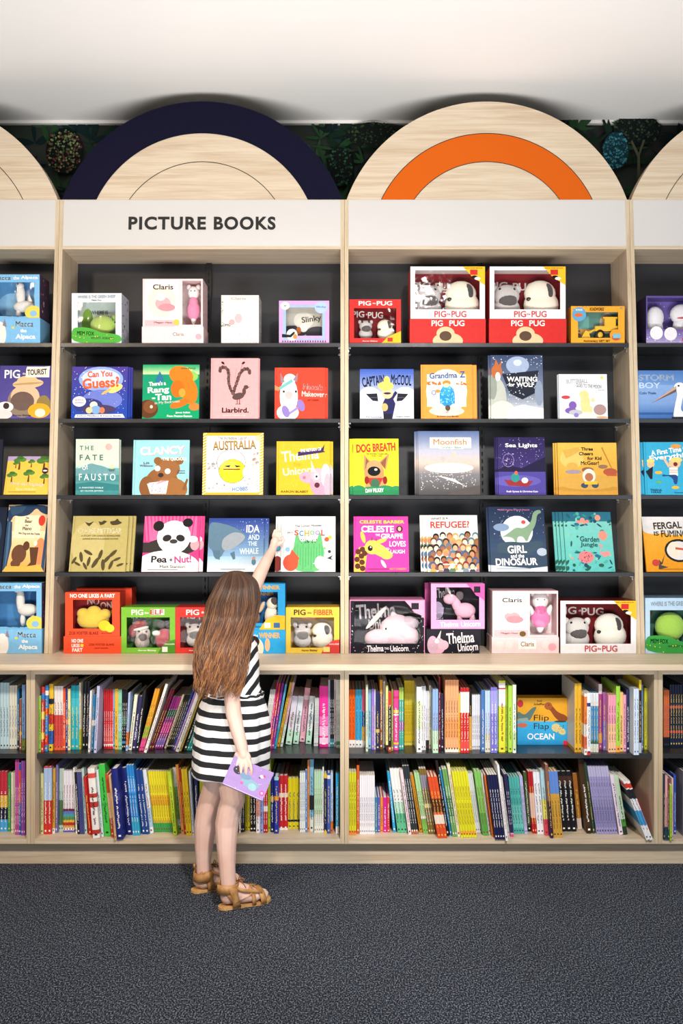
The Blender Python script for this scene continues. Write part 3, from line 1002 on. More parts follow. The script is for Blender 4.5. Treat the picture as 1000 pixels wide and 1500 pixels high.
face_book(3, 404.5, 483, 647, 'gold picture book with pink horned creature and a violet ribbon title', 'd8b22f', [
    S('eacb58', 70, 41, 0.8), T('f6eec6', 'Thelma', 44, 74, 70, 20, 6, 0.02), T('c89e22', 'THE', 38, 56, 14, 6), T('f6eec6', 'Unicorn', 42, 45, 60, 14, 6, 0.02), P('3d2a58', (40, 80), (86, 88), (90, 95), (88, 82), (92, 80), (40, 72)), T(WHITE, 'THE RETURN OF', 64, 84, 40, 6, 6, 0.03),
    E('dea0b0', 60, 32, 18, 11, -12), E('d998ac', 80, 22, 17, 26), E('e3acb8', 78, 36, 14, 14), P('e9dcc4', (66, 44), (74, 42), (64, 66)), E('cfc2cc', 92, 36, 9, 22), E('b9a9b8', 95, 18, 6, 22), E(WHITE, 75, 34, 5, 6), E('2b2126', 75, 34, 2, 2.4), E('5a2a34', 76, 18, 5, 5), E('b56f86', 52, 32, 3, 3),
    T('5b4312', 'AARON BLABEY', 34, 6, 52, 4)], L3, 0.012, copies=[(4.5, 0, 'copy of the gold picture book, right edge showing behind')])
face_book(3, 517, 584, 643, 'yellow picture book with tan open mouthed dog above green title bush', 'e3d630', [
    E('bd8d5e', 46, 38, 22, 22), P('bd8d5e', (23, 42), (24, 72), (40, 58)), P('bd8d5e', (80, 74), (56, 58), (72, 44)), P('8a5a3a', (27, 46), (28, 66), (38, 56)), P('8a5a3a', (74, 68), (60, 57), (70, 46)), E('c99a6a', 46, 50, 17, 12), P('c9955f', (24, 8), (32, 30), (62, 30), (80, 8)), E('151517', 46, 42, 14, 8.5), E('dfdfdf', 50, 45, 3.5, 2), P('b8322e', (28, 30), (66, 30), (56, 14), (40, 14)), E('3e6a4e', 48, 20, 10, 9), E('8f2420', 30, 26, 5, 7), E('8f2420', 70, 26, 5, 7),
    E('2f8a58', 12, 8, 16, 9), E('2f8a58', 40, 6, 24, 9), E('2f8a58', 70, 8, 22, 9), E('2f8a58', 94, 7, 14, 9), R('2a8250', 0, 0, 100, 8), T('3a1414', 'DOG BREATH', 50, 84, 86, 15, 3, 0.09), T('cf3a30', 'DOG BREATH', 50, 84, 85, 14, 3, 0.05), T('6a611c', 'The Horrible Trouble with', 52, 73, 48, 3), T('6a611c', 'Hally Tosis', 52, 69, 24, 3), T(WHITE, 'DAV PILKEY', 47, 8, 40, 7, 2, 0.05)], L3, 0.008,
    copies=[(-5.5, 0, 'copy of the yellow dog picture book, left edge showing beside the bookcase panel')])
face_book(3, 613, 703, 632, 'large misty grey picture book with orange title on a white plaque', '8d8d94', [
    G('4e4b4a', '77757a', 0, 30), G('77757a', 'cfb9ac', 30, 50, 10), G('cfb9ac', 'b4b6c4', 50, 68, 8), G('b4b6c4', '5c6e98', 68, 100), S('c2bfba', 120, 51, 1.1, 4, 8, 94, 36), P('e4e2de', (30, 30), (76, 14), (78, 12), (60, 24), (44, 28)), E('e5dccc', 50, 42, 40, 8), E('d9b9ae', 59, 62, 4, 6), E('b9b0b0', 40, 56, 4, 4), E('57504e', 84, 6, 40, 6, 12), R('cfc8c0', 20, 73, 87, 89), R('efece6', 19, 74, 86, 90), T('c9824e', 'Moonfish', 52, 83, 54, 9, 0, 0.04), R('dfe3da', 34, 72, 74, 77), T('6c8a7c', 'Graham Base', 54, 74.5, 32, 3.6)], L3, 0.010, '5c4a44',
    copies=[(-2, 0, 'second copy of the large misty picture book, brown spine showing left'), (-5, 0, 'rearmost copy of the large misty picture book')])
face_book(3, 730, 799.5, 641, 'deep purple picture book with rowing boat and ferris wheel at night', '33285c', [
    G('4a3a80', '2b2350', 0, 100), S('b9b2da', 120, 61, 0.8, 2, 30, 98, 99), P('221d3c', (0, 44), (20, 52), (50, 46), (100, 66), (100, 36), (0, 36)), R('4d4390', 0, 4, 100, 40), E('5f57a6', 40, 24, 50, 10), E('8a76b4', 22, 60, 12, 12), E('362c60', 22, 60, 11, 11), S('d6c4e0', 24, 62, 0.9, 12, 50, 33, 71), P('8f3034', (12, 26), (74, 24), (62, 14), (22, 16)), E('2e8a84', 36, 30, 9, 8), E('d2604a', 38, 38, 3.5, 3.5), E('d9d2cc', 56, 25, 7, 5), T(WHITE, 'Sea Lights', 50, 85, 68, 9, 0, 0.02), T('e8e4ee', 'Ruth Symes & Christine Kain', 50, 5.5, 66, 4)], L3, 0.010, '1c1734',
    copies=[(-2, 0, 'second copy of the deep purple boat picture book, left edge showing'), (-3.5, 0, 'rearmost copy of the deep purple boat picture book')])
face_book(3, 818, 905, 649, 'mustard picture book with sketched diggers around a small loader', 'd5a441', [
    G('c9913a', 'dcb04c'), E('ddb765', 24, 70, 20, 20), P('caa04a', (8, 86), (36, 92), (38, 84), (22, 74), (14, 70)), E('caa04a', 24, 54, 10, 8), E('9a8a90', 26, 44, 14, 4), P('b07a3a', (74, 90), (90, 50), (92, 50), (76, 92)), E('a8553a', 88, 44, 12, 7), E('8a6a52', 76, 54, 8, 4), R('b4543a', 82, 36, 99, 40), E('b98a3a', 50, 12, 60, 5), E('c89a48', 50, 24, 52, 14), E('8a5a3c', 50, 48, 10, 5), E('d9d2c4', 52, 36, 11, 14), E('a86a48', 52, 34, 7, 8), E('3e4a5c', 44, 18, 6, 5), E('3e4a5c', 62, 19, 6, 6), R('d9b03a', 44, 20, 66, 26), T('241d16', 'Three', 50, 88, 20, 6.5, 0, 0.05), T('241d16', 'Cheers', 48, 79, 24, 6.5, 0, 0.05), T('241d16', 'for Kid', 62, 70, 24, 6.5, 0, 0.05), T('241d16', 'McGear!', 54, 61, 30, 7, 0, 0.05)], L3, 0.009, '5a3d20',
    copies=[(-2.8, 0, 'second copy of the mustard digger picture book, left edge showing'), (-5, 0, 'rearmost copy of the mustard digger picture book')])
face_book(3, 945, 1024, 648, 'bright blue picture book with a jumping child, cut by the right edge', '3aa6cc', [
    T(WHITE, 'A First Time for', 50, 84, 74, 10, 8, 0.05), T(WHITE, 'Everything', 52, 72, 84, 12, 6, 0.06), E('dc9a48', 60, 92, 10, 4), E('e7ba92', 57, 60, 11, 10), E('f0cf78', 60, 66, 11, 5), E('7a2c30', 58, 58, 4, 4), P('eae4dc', (46, 52), (62, 52), (62, 36), (46, 38)), R('c98a7a', 46, 46, 62, 47), R('c98a7a', 46, 42, 62, 43), P('2d4a86', (46, 38), (62, 38), (60, 20), (54, 20), (52, 32), (34, 40), (32, 34)), P('e7ba92', (44, 52), (34, 70), (38, 71), (48, 54)), E('e8b43c', 26, 42, 7, 3), E('e8b43c', 56, 14, 7, 3), E('e7ba92', 12, 58, 7, 7), E('f0cf78', 12, 64, 7, 4), P('22262e', (2, 44), (16, 54), (14, 30), (10, 30)), E('6ab05a', 26, 24, 6, 2), T('1d3a5a', 'TRISHA', 20, 9, 22, 4, 0, 0.03), T('1d3a5a', 'HAAS', 20, 5, 18, 3.4, 0, 0.03), T('1d3a5a', 'illustrated by', 66, 4, 24, 3)], L3, 0.010,
    copies=[(-6, 0, 'copy of the bright blue jumping child book, left edge showing')])
# ---- row 4 (on easels, leaning well back)
face_book(4, -24, 1, 744, 'dark blue book cut by the left edge beside the curtain book', '1a2438', [E('2e4668', 50, 60, 30, 20)], L4, 0.010)
face_book(4, 3, 64, 740.5, 'cream picture book with bear at a stage piano between blue curtains', 'e7c394', [
    G('e3a24a', 'efdcb2', 0, 60), R('f0e2be', 18, 50, 82, 84), E('e88a5a', 86, 30, 14, 20), P('263d5c', (0, 100), (100, 100), (100, 84), (80, 88), (68, 96), (52, 84), (30, 82), (14, 84), (8, 74), (0, 74)), P('33506e', (0, 98), (44, 98), (34, 88), (10, 84)), P('2b4868', (0, 76), (12, 74), (16, 40), (8, 0), (0, 0)), P('2b4868', (96, 80), (100, 80), (100, 0), (92, 0)), P('4a6a86', (4, 74), (8, 74), (10, 30), (5, 0)),
    E('6a4430', 36, 26, 18, 14), E('5c3a28', 52, 38, 8, 7), E('6a4430', 30, 12, 12, 6), P('5c3a28', (60, 36), (82, 36), (80, 10), (58, 8), (66, 14)), E('f3ead8', 74, 42, 4, 4), E('cf3a2c', 84, 76, 8, 8), T('3a2a24', 'The', 48, 80, 8, 3), T('3a2a24', 'Bear', 52, 75, 18, 5), T('3a2a24', 'the', 48, 69, 8, 3), T('3a2a24', 'Piano', 50, 64, 22, 5), T('3a2a24', 'the Dog and the Fiddle', 56, 56, 52, 4, -3), R('5a4a2a', 12, 4, 82, 5), P('e6b04e', (0, 0), (100, 0), (92, 8), (8, 8))], L4, 0.010)
leaf = []
for (x, y, a, l) in ((20, 26, 100, 13), (34, 18, 80, 12), (28, 10, 120, 10), (46, 16, 60, 15), (54, 30, 75, 13), (66, 22, 50, 13), (76, 32, 45, 13), (84, 22, 25, 10), (32, 34, 150, 12), (14, 14, 150, 9), (60, 12, 95, 14), (90, 12, 20, 9), (8, 20, 60, 10), (74, 12, 70, 12)):
    leaf.append(E('4f4429', x, y, l * 0.75, l * 0.24, a))
face_book(4, 100.5, 183, 757, 'olive gold picture book with dark leaves and three flying birds', 'b3a465', [
    E('bfb074', 30, 50, 30, 40)] + leaf + [P('463c26', (22, 89), (29, 87), (38, 90), (33, 84), (30, 81), (26, 84)), P('463c26', (46, 90), (52, 89), (56, 92), (62, 90), (56, 85), (50, 83)), P('463c26', (66, 90), (76, 91), (80, 96), (84, 90), (90, 88), (82, 84), (70, 83)), T('ece5c4', 'COOEE MITTIGAR', 50, 73, 78, 9, 0, 0.05), T('5b4f30', 'A STORY ON DARUG SONGLINES', 52, 64, 70, 3), T('5b4f30', 'JASMINE SEYMOUR & LEANNE WATSON', 52, 58, 64, 3)], L4, 0.011,
    copies=[(5, 0, 'second copy of the olive gold leaf picture book, right edge showing'), (9, 0, 'rearmost copy of the olive gold leaf picture book')])
hair_s = [P('e06a9a', (i * 6.5, 100), (i * 6.5 + 3, 100), (i * 5.6 + 8 + (i % 3) * 4, 55), (i * 5.8 + 5, 55)) for i in range(15)]
face_book(4, 207, 290, 757, 'pink picture book with a black and white panda face', 'd53f80', hair_s + [
    R('35302f', 0, 34, 60, 52), E('35302f', 50, 44, 46, 16), E('ece9e4', 54, 62, 30, 30), E('1d1b1d', 26, 82, 10, 9, 40), E('1d1b1d', 78, 88, 9, 8), E('2b292c', 42, 60, 8, 6, 20), E('2b292c', 66, 60, 8, 6, -20), E('3d3a3c', 54, 54, 7, 4), E('f3f0ec', 44, 6, 60, 32), R('f3f0ec', 0, 0, 92, 16), T('221d20', 'Pea', 30, 22, 28, 12, 0, 0.07), T('221d20', '+', 51, 21, 6, 6, 0, 0.05), T('d53f80', 'Nut!', 72, 22, 30, 13, 4, 0.06), T('221d20', 'Matt Stanton', 54, 9, 44, 5, 0, 0.05), E('c9a0a8', 92, 48, 8, 10), E('f3dfe2', 88, 58, 9, 6), R('5a5658', 10, 3, 64, 4)], L4, 0.009,
    copies=[(6, 0, 'copy of the pink panda picture book, right edge showing behind')])
face_book(4, 303, 385, 760, 'blue picture book with a grey whale over pale snow', '39509a', [
    G('8fb6d2', '31468e', 24, 100), G('e8eaec', 'a6c6da', 0, 28, 8), S('cdd6ee', 40, 71, 0.7, 50, 60, 98, 98), P('5f7d92', (0, 92), (16, 92), (38, 86), (56, 78), (70, 66), (60, 52), (46, 44), (30, 40), (24, 26), (12, 24), (8, 40), (0, 46)), P('9aa2aa', (26, 62), (44, 74), (60, 72), (68, 64), (58, 52), (44, 42), (30, 38), (24, 46)), P('57748a', (8, 40), (14, 24), (22, 22), (22, 40)), P('57748a', (40, 34), (46, 22), (50, 24), (48, 38)), T('eef1f5', 'IDA', 80, 80, 24, 14, 0, 0.02), T('d3e2ee', 'AND', 82, 64, 20, 10, 0, 0.02), T('d3e2ee', 'THE', 80, 52, 16, 8, 0, 0.02), T('dfeaf2', 'WHALE', 74, 38, 34, 11, 2, 0.02), E('5a7f8e', 83, 18, 4, 6), E('c98a7a', 83, 25, 3, 3), R('55606c', 24, 4, 68, 5)], L4, 0.009,
    copies=[(7, 0, 'copy of the blue whale picture book, dark right edge showing')])
scrib = [E(c, x, y, r) for c, x, y, r in (('8fc0de', 12, 40, 4.5), ('dc5a34', 84, 58, 4.5), ('eab83c', 90, 62, 3.5), ('3a3a3c', 89, 36, 3), ('7cc06a', 80, 42, 2.5))]
monster = [P('63b672', (20, 0), (22, 40), (28, 74), (36, 52), (50, 56), (64, 52), (72, 76), (78, 44), (80, 0)), E('63b672', 50, 34, 30, 22)]
for i in range(11):
    monster.append(R('4b9a5c', 25 + i * 5, 4 + (i % 3) * 4, 26 + i * 5, 44 + (i % 2) * 6))
face_book(4, 411, 491, 757.5, 'white picture book with green shaggy shape, held by the girl\'s raised hand', 'f2efec', monster + scrib + [
    S('2d2a2c', 24, 81, 1.2, 34, 50, 66, 58), E('d8563c', 18, 16, 14, 15), P('d8563c', (14, 26), (20, 40), (34, 24), (28, 14)), E('eae6e2', 72, 16, 10, 12), P('f2efec', (58, 14), (86, 28), (84, 12)), P('3a3a3a', (84, 24), (96, 30), (92, 24), (97, 20)), T('3a3436', 'The Colour Monster', 50, 83, 50, 4, 2), T('3a3436', 'goes to', 16, 70, 10, 4), T('d24a3a', 'S', 28, 70, 8, 10, 0, 0.05), T('3a86c4', 'C', 37, 69, 8, 10, 0, 0.05), T('e0a02c', 'H', 47, 69, 9, 11, 0, 0.05), T('4fa65c', 'O', 57, 70, 8, 8, 0, 0.05), T('9a6ab4', 'O', 67, 70, 8, 8, 0, 0.05), T('d24a3a', 'L', 77, 70, 7, 11, 0, 0.05)], L4, 0.010, 'dcdad6', fwd=0.0)
face_book(4, 402.5, 480, 757.5, 'white picture book behind the one the girl pulls, left strip showing', 'e9e4de', [E('4a8ab0', 4, 42, 6, 6), E('7a2c28', 4, 14, 10, 14), E('dccfc6', 50, 50, 30, 20)], L4, 0.009, 'd8d2cc', fwd=-0.014)
gspots = [E('5a3020', x, y, 5, 5, r) for x, y, r in ((8, 36, 10), (14, 28, 30), (6, 22, 0), (15, 17, 20), (7, 10, 0), (16, 6, 10), (16, 40, 0), (20, 33, 0))]
face_book(4, 518, 599, 757.5, 'bright pink picture book with a giraffe head and white title', 'ea3f9e', [
    P('e9b94a', (0, 0), (20, 0), (24, 30), (20, 46), (10, 44), (2, 28))] + gspots + [E('ecc25a', 34, 44, 14, 13), P('ecc25a', (30, 54), (50, 50), (66, 36), (68, 26), (60, 22), (46, 28), (34, 34)), E('e8bd52', 17, 62, 4, 11, 15), E('e8bd52', 50, 55, 11, 4, 20), E('e9bc58', 60, 30, 11, 8), R('7a4a2a', 32, 56, 34, 62), R('7a4a2a', 40, 56, 42, 61), E('1d1a1a', 30, 42, 4.5, 5), E(WHITE, 31, 44, 1.4, 1.4), E('f0d8d4', 54, 14, 3, 8, 30), T('f3d33a', 'CELESTE BARBER', 52, 90, 82, 6, 0, 0.04), T(WHITE, 'CELESTE', 44, 77, 60, 12, 0, 0.08), E('3a2a2a', 84, 77, 6, 6), E('e3b398', 84, 77, 3, 4), T(WHITE, 'THE', 44, 66, 8, 4), T(WHITE, 'GIRAFFE', 70, 64, 40, 9, 0, 0.03), T(WHITE, 'LOVES', 80, 50, 30, 10, 0, 0.02), T(WHITE, 'TO', 62, 41, 6, 4), T(WHITE, 'LAUGH', 80, 36, 26, 7, 0, 0.02), R('8a2a5c', 24, 4, 68, 5.4), T('f3d33a', 'MATT COSGROVE', 80, 5, 30, 3.6)], L4, 0.009)
rr = random.Random(12)
crowd = []
for j in range(6):
    for i in range(8):
        x = 6 + i * 12.5 + (j % 2) * 6 + rr.uniform(-1.5, 1.5)
        y = 62 - j * 10.5 + rr.uniform(-2, 2) - max(0, 30 - x) * (0.35 if j == 0 else 0)
        skin = rr.choice(['e9c4a4', 'd9a982', 'c08a62', '9a6444', 'f0d3bb', 'b67c56'])
        hair = rr.choice(['2a1d1a', '3d2a22', '6a3e28', '8a5a30', '241c20', 'c69a5a', '8a3030', '4a5a7a', '507a8c'])
        body = rr.choice(['4a6a8a', '8a4a4a', '5a7a5a', 'c9a24a', '3a3a4a', 'a06a7a', '7a8a9a', 'd8d2c8'])
        crowd += [E(body, x, y - 10, 6, 6), E(hair, x, y + 1.6, 6.2, 6.2), E(skin, x, y - 0.6, 4.6, 4.8)]
face_book(4, 626, 702, 755.5, 'white picture book with a crowd of faces under a red title', 'ebe6e0', crowd + [T('4a4442', 'WHAT IS A', 26, 94, 34, 4, 2), T('c23a2c', 'REFUGEE?', 46, 83, 76, 12, 1, 0.024), R('d9cfc6', 30, 12, 58, 14)], L4, 0.008,
    copies=[(-5, 0, 'second copy of the crowd of faces picture book, left edge showing'), (-9, 0, 'rearmost copy of the crowd of faces picture book')])
face_book(4, 719, 802, 743.5, 'dark blue picture book with a long necked dinosaur before the moon', '26344e', [
    G('3e536e', '22304c'), S('dfe4ee', 60, 91, 0.6, 2, 50, 98, 98), E('dfe3e6', 50, 62, 28, 24), E('cdd4da', 44, 60, 24, 20), E('7d93b0', 22, 68, 14, 6), P('7f9a7c', (36, 60), (48, 68), (62, 66), (76, 76), (80, 92), (92, 96), (96, 91), (87, 88), (84, 72), (72, 56), (66, 44), (60, 54), (50, 54), (48, 42), (42, 52), (26, 54), (14, 48)), E('c94a40', 62, 76, 4, 3), P('3c4e5e', (14, 44), (40, 46), (60, 44), (92, 48), (96, 40), (84, 34), (60, 22), (40, 18), (12, 30)), P('34465a', (0, 0), (100, 0), (100, 24), (60, 26), (0, 30)), P('cfd6de', (0, 0), (100, 0), (100, 8), (70, 5), (40, 7), (0, 10)), E('aab6c4', 92, 30, 9, 6), T(WHITE, 'GIRL', 48, 34, 34, 12, 2, 0.05), T(WHITE, 'and the', 48, 24, 24, 6, 2, 0.02), T(WHITE, 'DINOSAUR', 46, 15, 74, 11, 1, 0.06), T('d67aa0', 'Hollie Hughes & Sarah Massini', 46, 95, 56, 3), R('7d8894', 10, 4, 70, 5)], L4, 0.010, '141d2c',
    copies=[(-3, 0, 'copy of the dark blue dinosaur picture book, left edge showing')])
rr = random.Random(5)
jung = []
for i in range(70):
    x = rr.uniform(2, 98); y = rr.choice([rr.uniform(2, 34), rr.uniform(76, 98), rr.uniform(2, 98)])
    if 30 < x < 78 and 36 < y < 74:
        continue
    jung.append(E(rr.choice(['2f8a86', '1d5a68', '4ba69a', '2a6a8a', '7ac0a8', '255a4a', 'e88a7a', '1a4a5e']), x, y, rr.uniform(2, 7), rr.uniform(1, 3), rr.uniform(0, 180)))
face_book(4, 830, 901, 751, 'turquoise picture book with a jungle border and pink flamingo', '5fb3ac', [
    G('5ab4ae', '7cc2b6'), R('2a6a80', 0, 84, 100, 100)] + jung + [E('e98a78', 80, 60, 9, 8), P('e88a8a', (70, 32), (90, 34), (94, 28), (80, 24)), P('e88a8a', (72, 32), (78, 44), (70, 46), (74, 40)), E('e27a7e', 42, 24, 16, 10), S('3a2a34', 20, 95, 1.3, 30, 16, 54, 32), E('e8907e', 72, 90, 6, 5), E('e8907e', 40, 86, 5, 4), T('1d4a4c', 'Garden', 52, 54, 40, 9, -2, 0.02), T('1d4a4c', 'Jungle', 50, 44, 36, 9, -2, 0.02)], L4, 0.010, '1a3a3c',
    copies=[(-5, 0.0, 'second copy of the turquoise jungle picture book, left edge showing'), (-9, 0.0, 'third copy of the turquoise jungle picture book, further left'), (-13, 0.0, 'rearmost copy of the turquoise jungle picture book')])
face_book(4, 947, 1028, 758, 'orange picture book with face in black ring, cut by the right edge', 'df9a2c', [
    G('d98e22', 'e3a438', 0, 72), G('d8d4d2', 'e6e2e0', 74, 100, 6), E('d8d4d2', 20, 76, 20, 8), E('d8d4d2', 60, 74, 24, 8), T('3a2c22', 'FERGAL', 46, 84, 52, 13, 3, 0.05), T('3a2c22', 'IS', 24, 69, 9, 8, 0, 0.05), T('3a2c22', 'FUMING!', 58, 69, 50, 12, 1, 0.05), E('2a2422', 62, 38, 26, 21), E('d9d4d4', 62, 38, 22, 17), E('ead7c4', 54, 40, 12, 14), P('c4564a', (56, 44), (74, 42), (74, 38), (56, 40)), P('4a423f', (24, 22), (30, 14), (36, 32), (26, 12), (40, 8), (22, 4)), E('b8433a', 18, 16, 7, 6), R('8a5a14', 22, 4, 80, 5)], L4, 0.010)
# ------------------------------------------------------------------ gift boxes with clear windows, and the soft toys inside
def gift_box(row, px0, px1, pyb, pyt, depth, col, win, art, label, insert=None, insert_art=(), base=None, side=None,
             fwd=0.0, D=None, Zb=None, name='gift_box', group=None, top=None, side_art=(), film_on=True, rim=None, base_col=None):
    """win: (u0, v0, u1, v1) of the clear window in percent of the front, or None for a closed carton.
    base: (v, overhang px, art) lower tier of the pack. Returns an info dict for the toys inside."""
    if D is None:
        D = front_d(row) + 0.004 - fwd
    if Zb is None:
        Zb = ROW_Z[row] + 0.0004
    w = (px1 - px0) * D / F
    h = HC - Zb - (pyt - 750) * D / F
    root = empty(name, ((px0 - 500) * D / F, D, Zb))
    t = 0.0016
    zb = 0.0
    if base:
        zb = h * base[0] / 100
        ov = base[1] * D / F
        mb = MB()
        bc = ink(base_col or col, 0.38)
        mb.box(-ov, w + ov, -0.003 if ov else 0.0, depth, 0, zb - 0.0005, bc)
        paint(mb, base[2], w + 2 * ov, zb - 0.0005, -ov, 0, -0.003 if ov else 0.0, rough=0.38)
        mb.build('base_tray', root)
    hh = h - zb
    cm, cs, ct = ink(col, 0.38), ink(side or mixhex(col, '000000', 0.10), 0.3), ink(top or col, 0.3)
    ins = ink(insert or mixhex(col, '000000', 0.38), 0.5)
    mb = MB()
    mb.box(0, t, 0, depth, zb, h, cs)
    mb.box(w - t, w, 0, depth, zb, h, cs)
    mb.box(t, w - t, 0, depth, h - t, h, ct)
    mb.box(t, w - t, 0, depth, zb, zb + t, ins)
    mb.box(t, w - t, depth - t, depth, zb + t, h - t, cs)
    if side_art:
        r_ = random.Random(7)
        for i in range(26):
            y = r_.uniform(0.006, depth - 0.02); z = r_.uniform(zb + 0.006, h - 0.012)
            mb.box(w, w + 0.0002, y, y + r_.uniform(0.004, 0.016), z, z + r_.uniform(0.003, 0.012), ink(r_.choice(side_art), 0.35))
    if win:
        u0, v0, u1, v1 = (win[0] * w / 100, zb + win[1] * hh / 100, win[2] * w / 100, zb + win[3] * hh / 100)
        for a, b, c, d in ((0, zb, w, v0), (0, v1, w, h), (0, v0, u0, v1), (u1, v0, w, v1)):
            if b - a or d - c:
                mb.box(a, c, -0.0004, t, b, d, cm)
        if rim:
            rm = ink(rim, 0.3)
            q = 0.004
            for a, b, c, d in ((u0 - q, u1 + q, v0 - q, v0), (u0 - q, u1 + q, v1, v1 + q), (u0 - q, u0, v0, v1), (u1, u1 + q, v0, v1)):
                mb.box(a, b, -0.001, 0.0, c, d, rm)
    else:
        mb.box(0, w, -0.0004, t, zb, h, cm)
    paint(mb, art, w, hh, 0, zb, -0.0012, rough=0.38)
    mb.build('carton', root)
    if win:
        if film_on:
            mb = MB()
            nx = 10
            vv = []
            for i in range(nx + 1):
                x = u0 + (u1 - u0) * i / nx
                bulge = 0.0
                vv += [(x, t + 0.0006 - bulge, v0), (x, t + 0.0006 - bulge, v1)]
            mb.add(vv, [(2 * i, 2 * i + 2, 2 * i + 3, 2 * i + 1) for i in range(nx)], film())
            mb.build('window_film', root)
        mb = MB()
        yb = depth * 0.80
        mb.box(t + 0.0002, w - t - 0.0002, yb, yb + 0.001, zb + t + 0.0002, h - t - 0.0002, ins)
        paint(mb, insert_art, w, hh, 0, zb, yb, rough=0.5)
        mb.build('printed_insert', root)
    tag(root, label, 'gift box', group)
    return dict(root=root, x=(px0 - 500) * D / F, D=D, Z=Zb, w=w, h=h, hh=hh, zb=zb + t, depth=depth, floor=zb + t + 0.0004)


def soft_toy(bx, label, body, parts=(), name='soft_toy', group=None):
    """body / parts: ellipsoids (colour, x%, y of depth, z%, rx, ry, rz in % of box width, rot deg)"""
    def put(mb, e, mat=None):
        c, x, y, z, rx, ry, rz = e[:7]
        rot = (0, math.radians(-(e[7] if len(e) > 7 else 0)), 0)
        k = bx['w'] / 100
        mb.ellipsoid((x * k - bx['w'] / 2, y * bx['depth'] - 0.05, z * bx['hh'] / 100), (rx * k, ry * k, rz * k), mat or plush(c), rot)
    mb = MB()
    for e in body:
        put(mb, e)
    zlow = min(p[2] for p in mb.v)
    base = bx['floor'] - bx['zb'] + 0.0
    root = mb.build(name, None, (bx['x'] + bx['w'] / 2, bx['D'] + 0.05, bx['Z'] + bx['zb'] + max(0.0006, 0.0006 - zlow)))
    for pname, els, glossy in parts:
        mb = MB()
        for e in els:
            put(mb, e, plain('toy_bead_' + e[0], e[0], 0.2) if glossy else None)
        mb.build(pname, root)
    tag(root, label, 'soft toy', group)
    return root


# soft toy recipes -------------------------------------------------
def toy_pup_pair(bx, la, lb, x1=30, x2=68, s=1.0, ca='b9b2b0', cb='ece2cc', vb=20):
    """a grey pup with a dark muzzle and a cream pup with one black patch"""
    soft_toy(bx, la, [(ca, x1, .42, vb + 12 * s, 15 * s, 11, 13 * s), (ca, x1, .38, vb + 32 * s, 14 * s, 10, 12 * s), (ca, x1 - 12 * s, .42, vb + 42 * s, 4 * s, 3, 5 * s, 25), (ca, x1 + 12 * s, .42, vb + 42 * s, 4 * s, 3, 5 * s, -25)],
             [('muzzle', [('3c3534', x1 + 1, .28, vb + 24 * s, 10 * s, 6, 9 * s)], False),
              ('eye', [('17130f', x1 - 7 * s, .27, vb + 40 * s, 2.2 * s, 2, 2.2 * s)], True), ('eye', [('17130f', x1 + 7 * s, .27, vb + 40 * s, 2.2 * s, 2, 2.2 * s)], True)])
    soft_toy(bx, lb, [(cb, x2, .42, vb + 14 * s, 19 * s, 12, 17 * s), (cb, x2 - 2, .40, vb + 32 * s, 17 * s, 11, 14 * s)],
             [('ear', [('24201f', x2 + 6 * s, .27, vb + 34 * s, 5.5 * s, 4, 8.5 * s, 10)], False),
              ('eye', [('17130f', x2 - 9 * s, .28, vb + 34 * s, 2.4 * s, 2, 2.4 * s)], True), ('nose', [('24201f', x2 - 14 * s, .28, vb + 22 * s, 3 * s, 2, 2.2 * s)], True)])


RED, DRED, YEL = 'c8302c', '7c1f24', 'f0b92c'
corner = [P(YEL, (70, 100), (100, 100), (100, 64), (92, 72), (84, 78), (78, 88)), R(RED, 80, 84, 90, 94), E(BLACK, 86, 80, 4, 3), E('efe6d8', 90, 77, 4, 3), T('6a3a1a', 'INCLUDES BOOK', 85, 97, 24, 2)]
pug_ins = [T('eee6df', 'PIG', 18, 76, 24, 15), T('eee6df', 'PUG', 52, 74, 30, 15), T('eee6df', 'the', 36, 76, 6, 4)]

# row 1 -------------------------------------------------------------
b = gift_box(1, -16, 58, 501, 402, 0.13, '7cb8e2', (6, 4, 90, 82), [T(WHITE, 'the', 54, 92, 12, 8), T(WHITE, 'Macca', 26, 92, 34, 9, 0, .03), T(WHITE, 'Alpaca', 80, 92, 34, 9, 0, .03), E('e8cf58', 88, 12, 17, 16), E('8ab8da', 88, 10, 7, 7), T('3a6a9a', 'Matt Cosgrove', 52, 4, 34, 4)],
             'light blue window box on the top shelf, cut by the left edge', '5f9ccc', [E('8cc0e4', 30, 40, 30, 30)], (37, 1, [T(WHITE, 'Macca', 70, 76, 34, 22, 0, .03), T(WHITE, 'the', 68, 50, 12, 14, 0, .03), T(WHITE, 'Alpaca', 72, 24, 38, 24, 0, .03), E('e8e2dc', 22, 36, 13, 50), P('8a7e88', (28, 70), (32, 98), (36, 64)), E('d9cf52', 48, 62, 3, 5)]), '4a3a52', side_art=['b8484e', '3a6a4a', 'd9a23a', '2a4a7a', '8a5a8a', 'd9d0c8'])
soft_toy(b, 'white long necked plush animal in the top shelf blue box', [('eee9e2', 62, .4, 30, 22, 12, 12), ('eee9e2', 55, .38, 56, 9, 8, 22), ('eee9e2', 54, .36, 78, 8, 8, 7), ('eee9e2', 50, .4, 12, 5, 5, 11), ('eee9e2', 72, .4, 12, 5, 5, 11)], [('eye', [('1a1a1c', 52, .25, 80, 1.5, 1.5, 1.5)], True)])
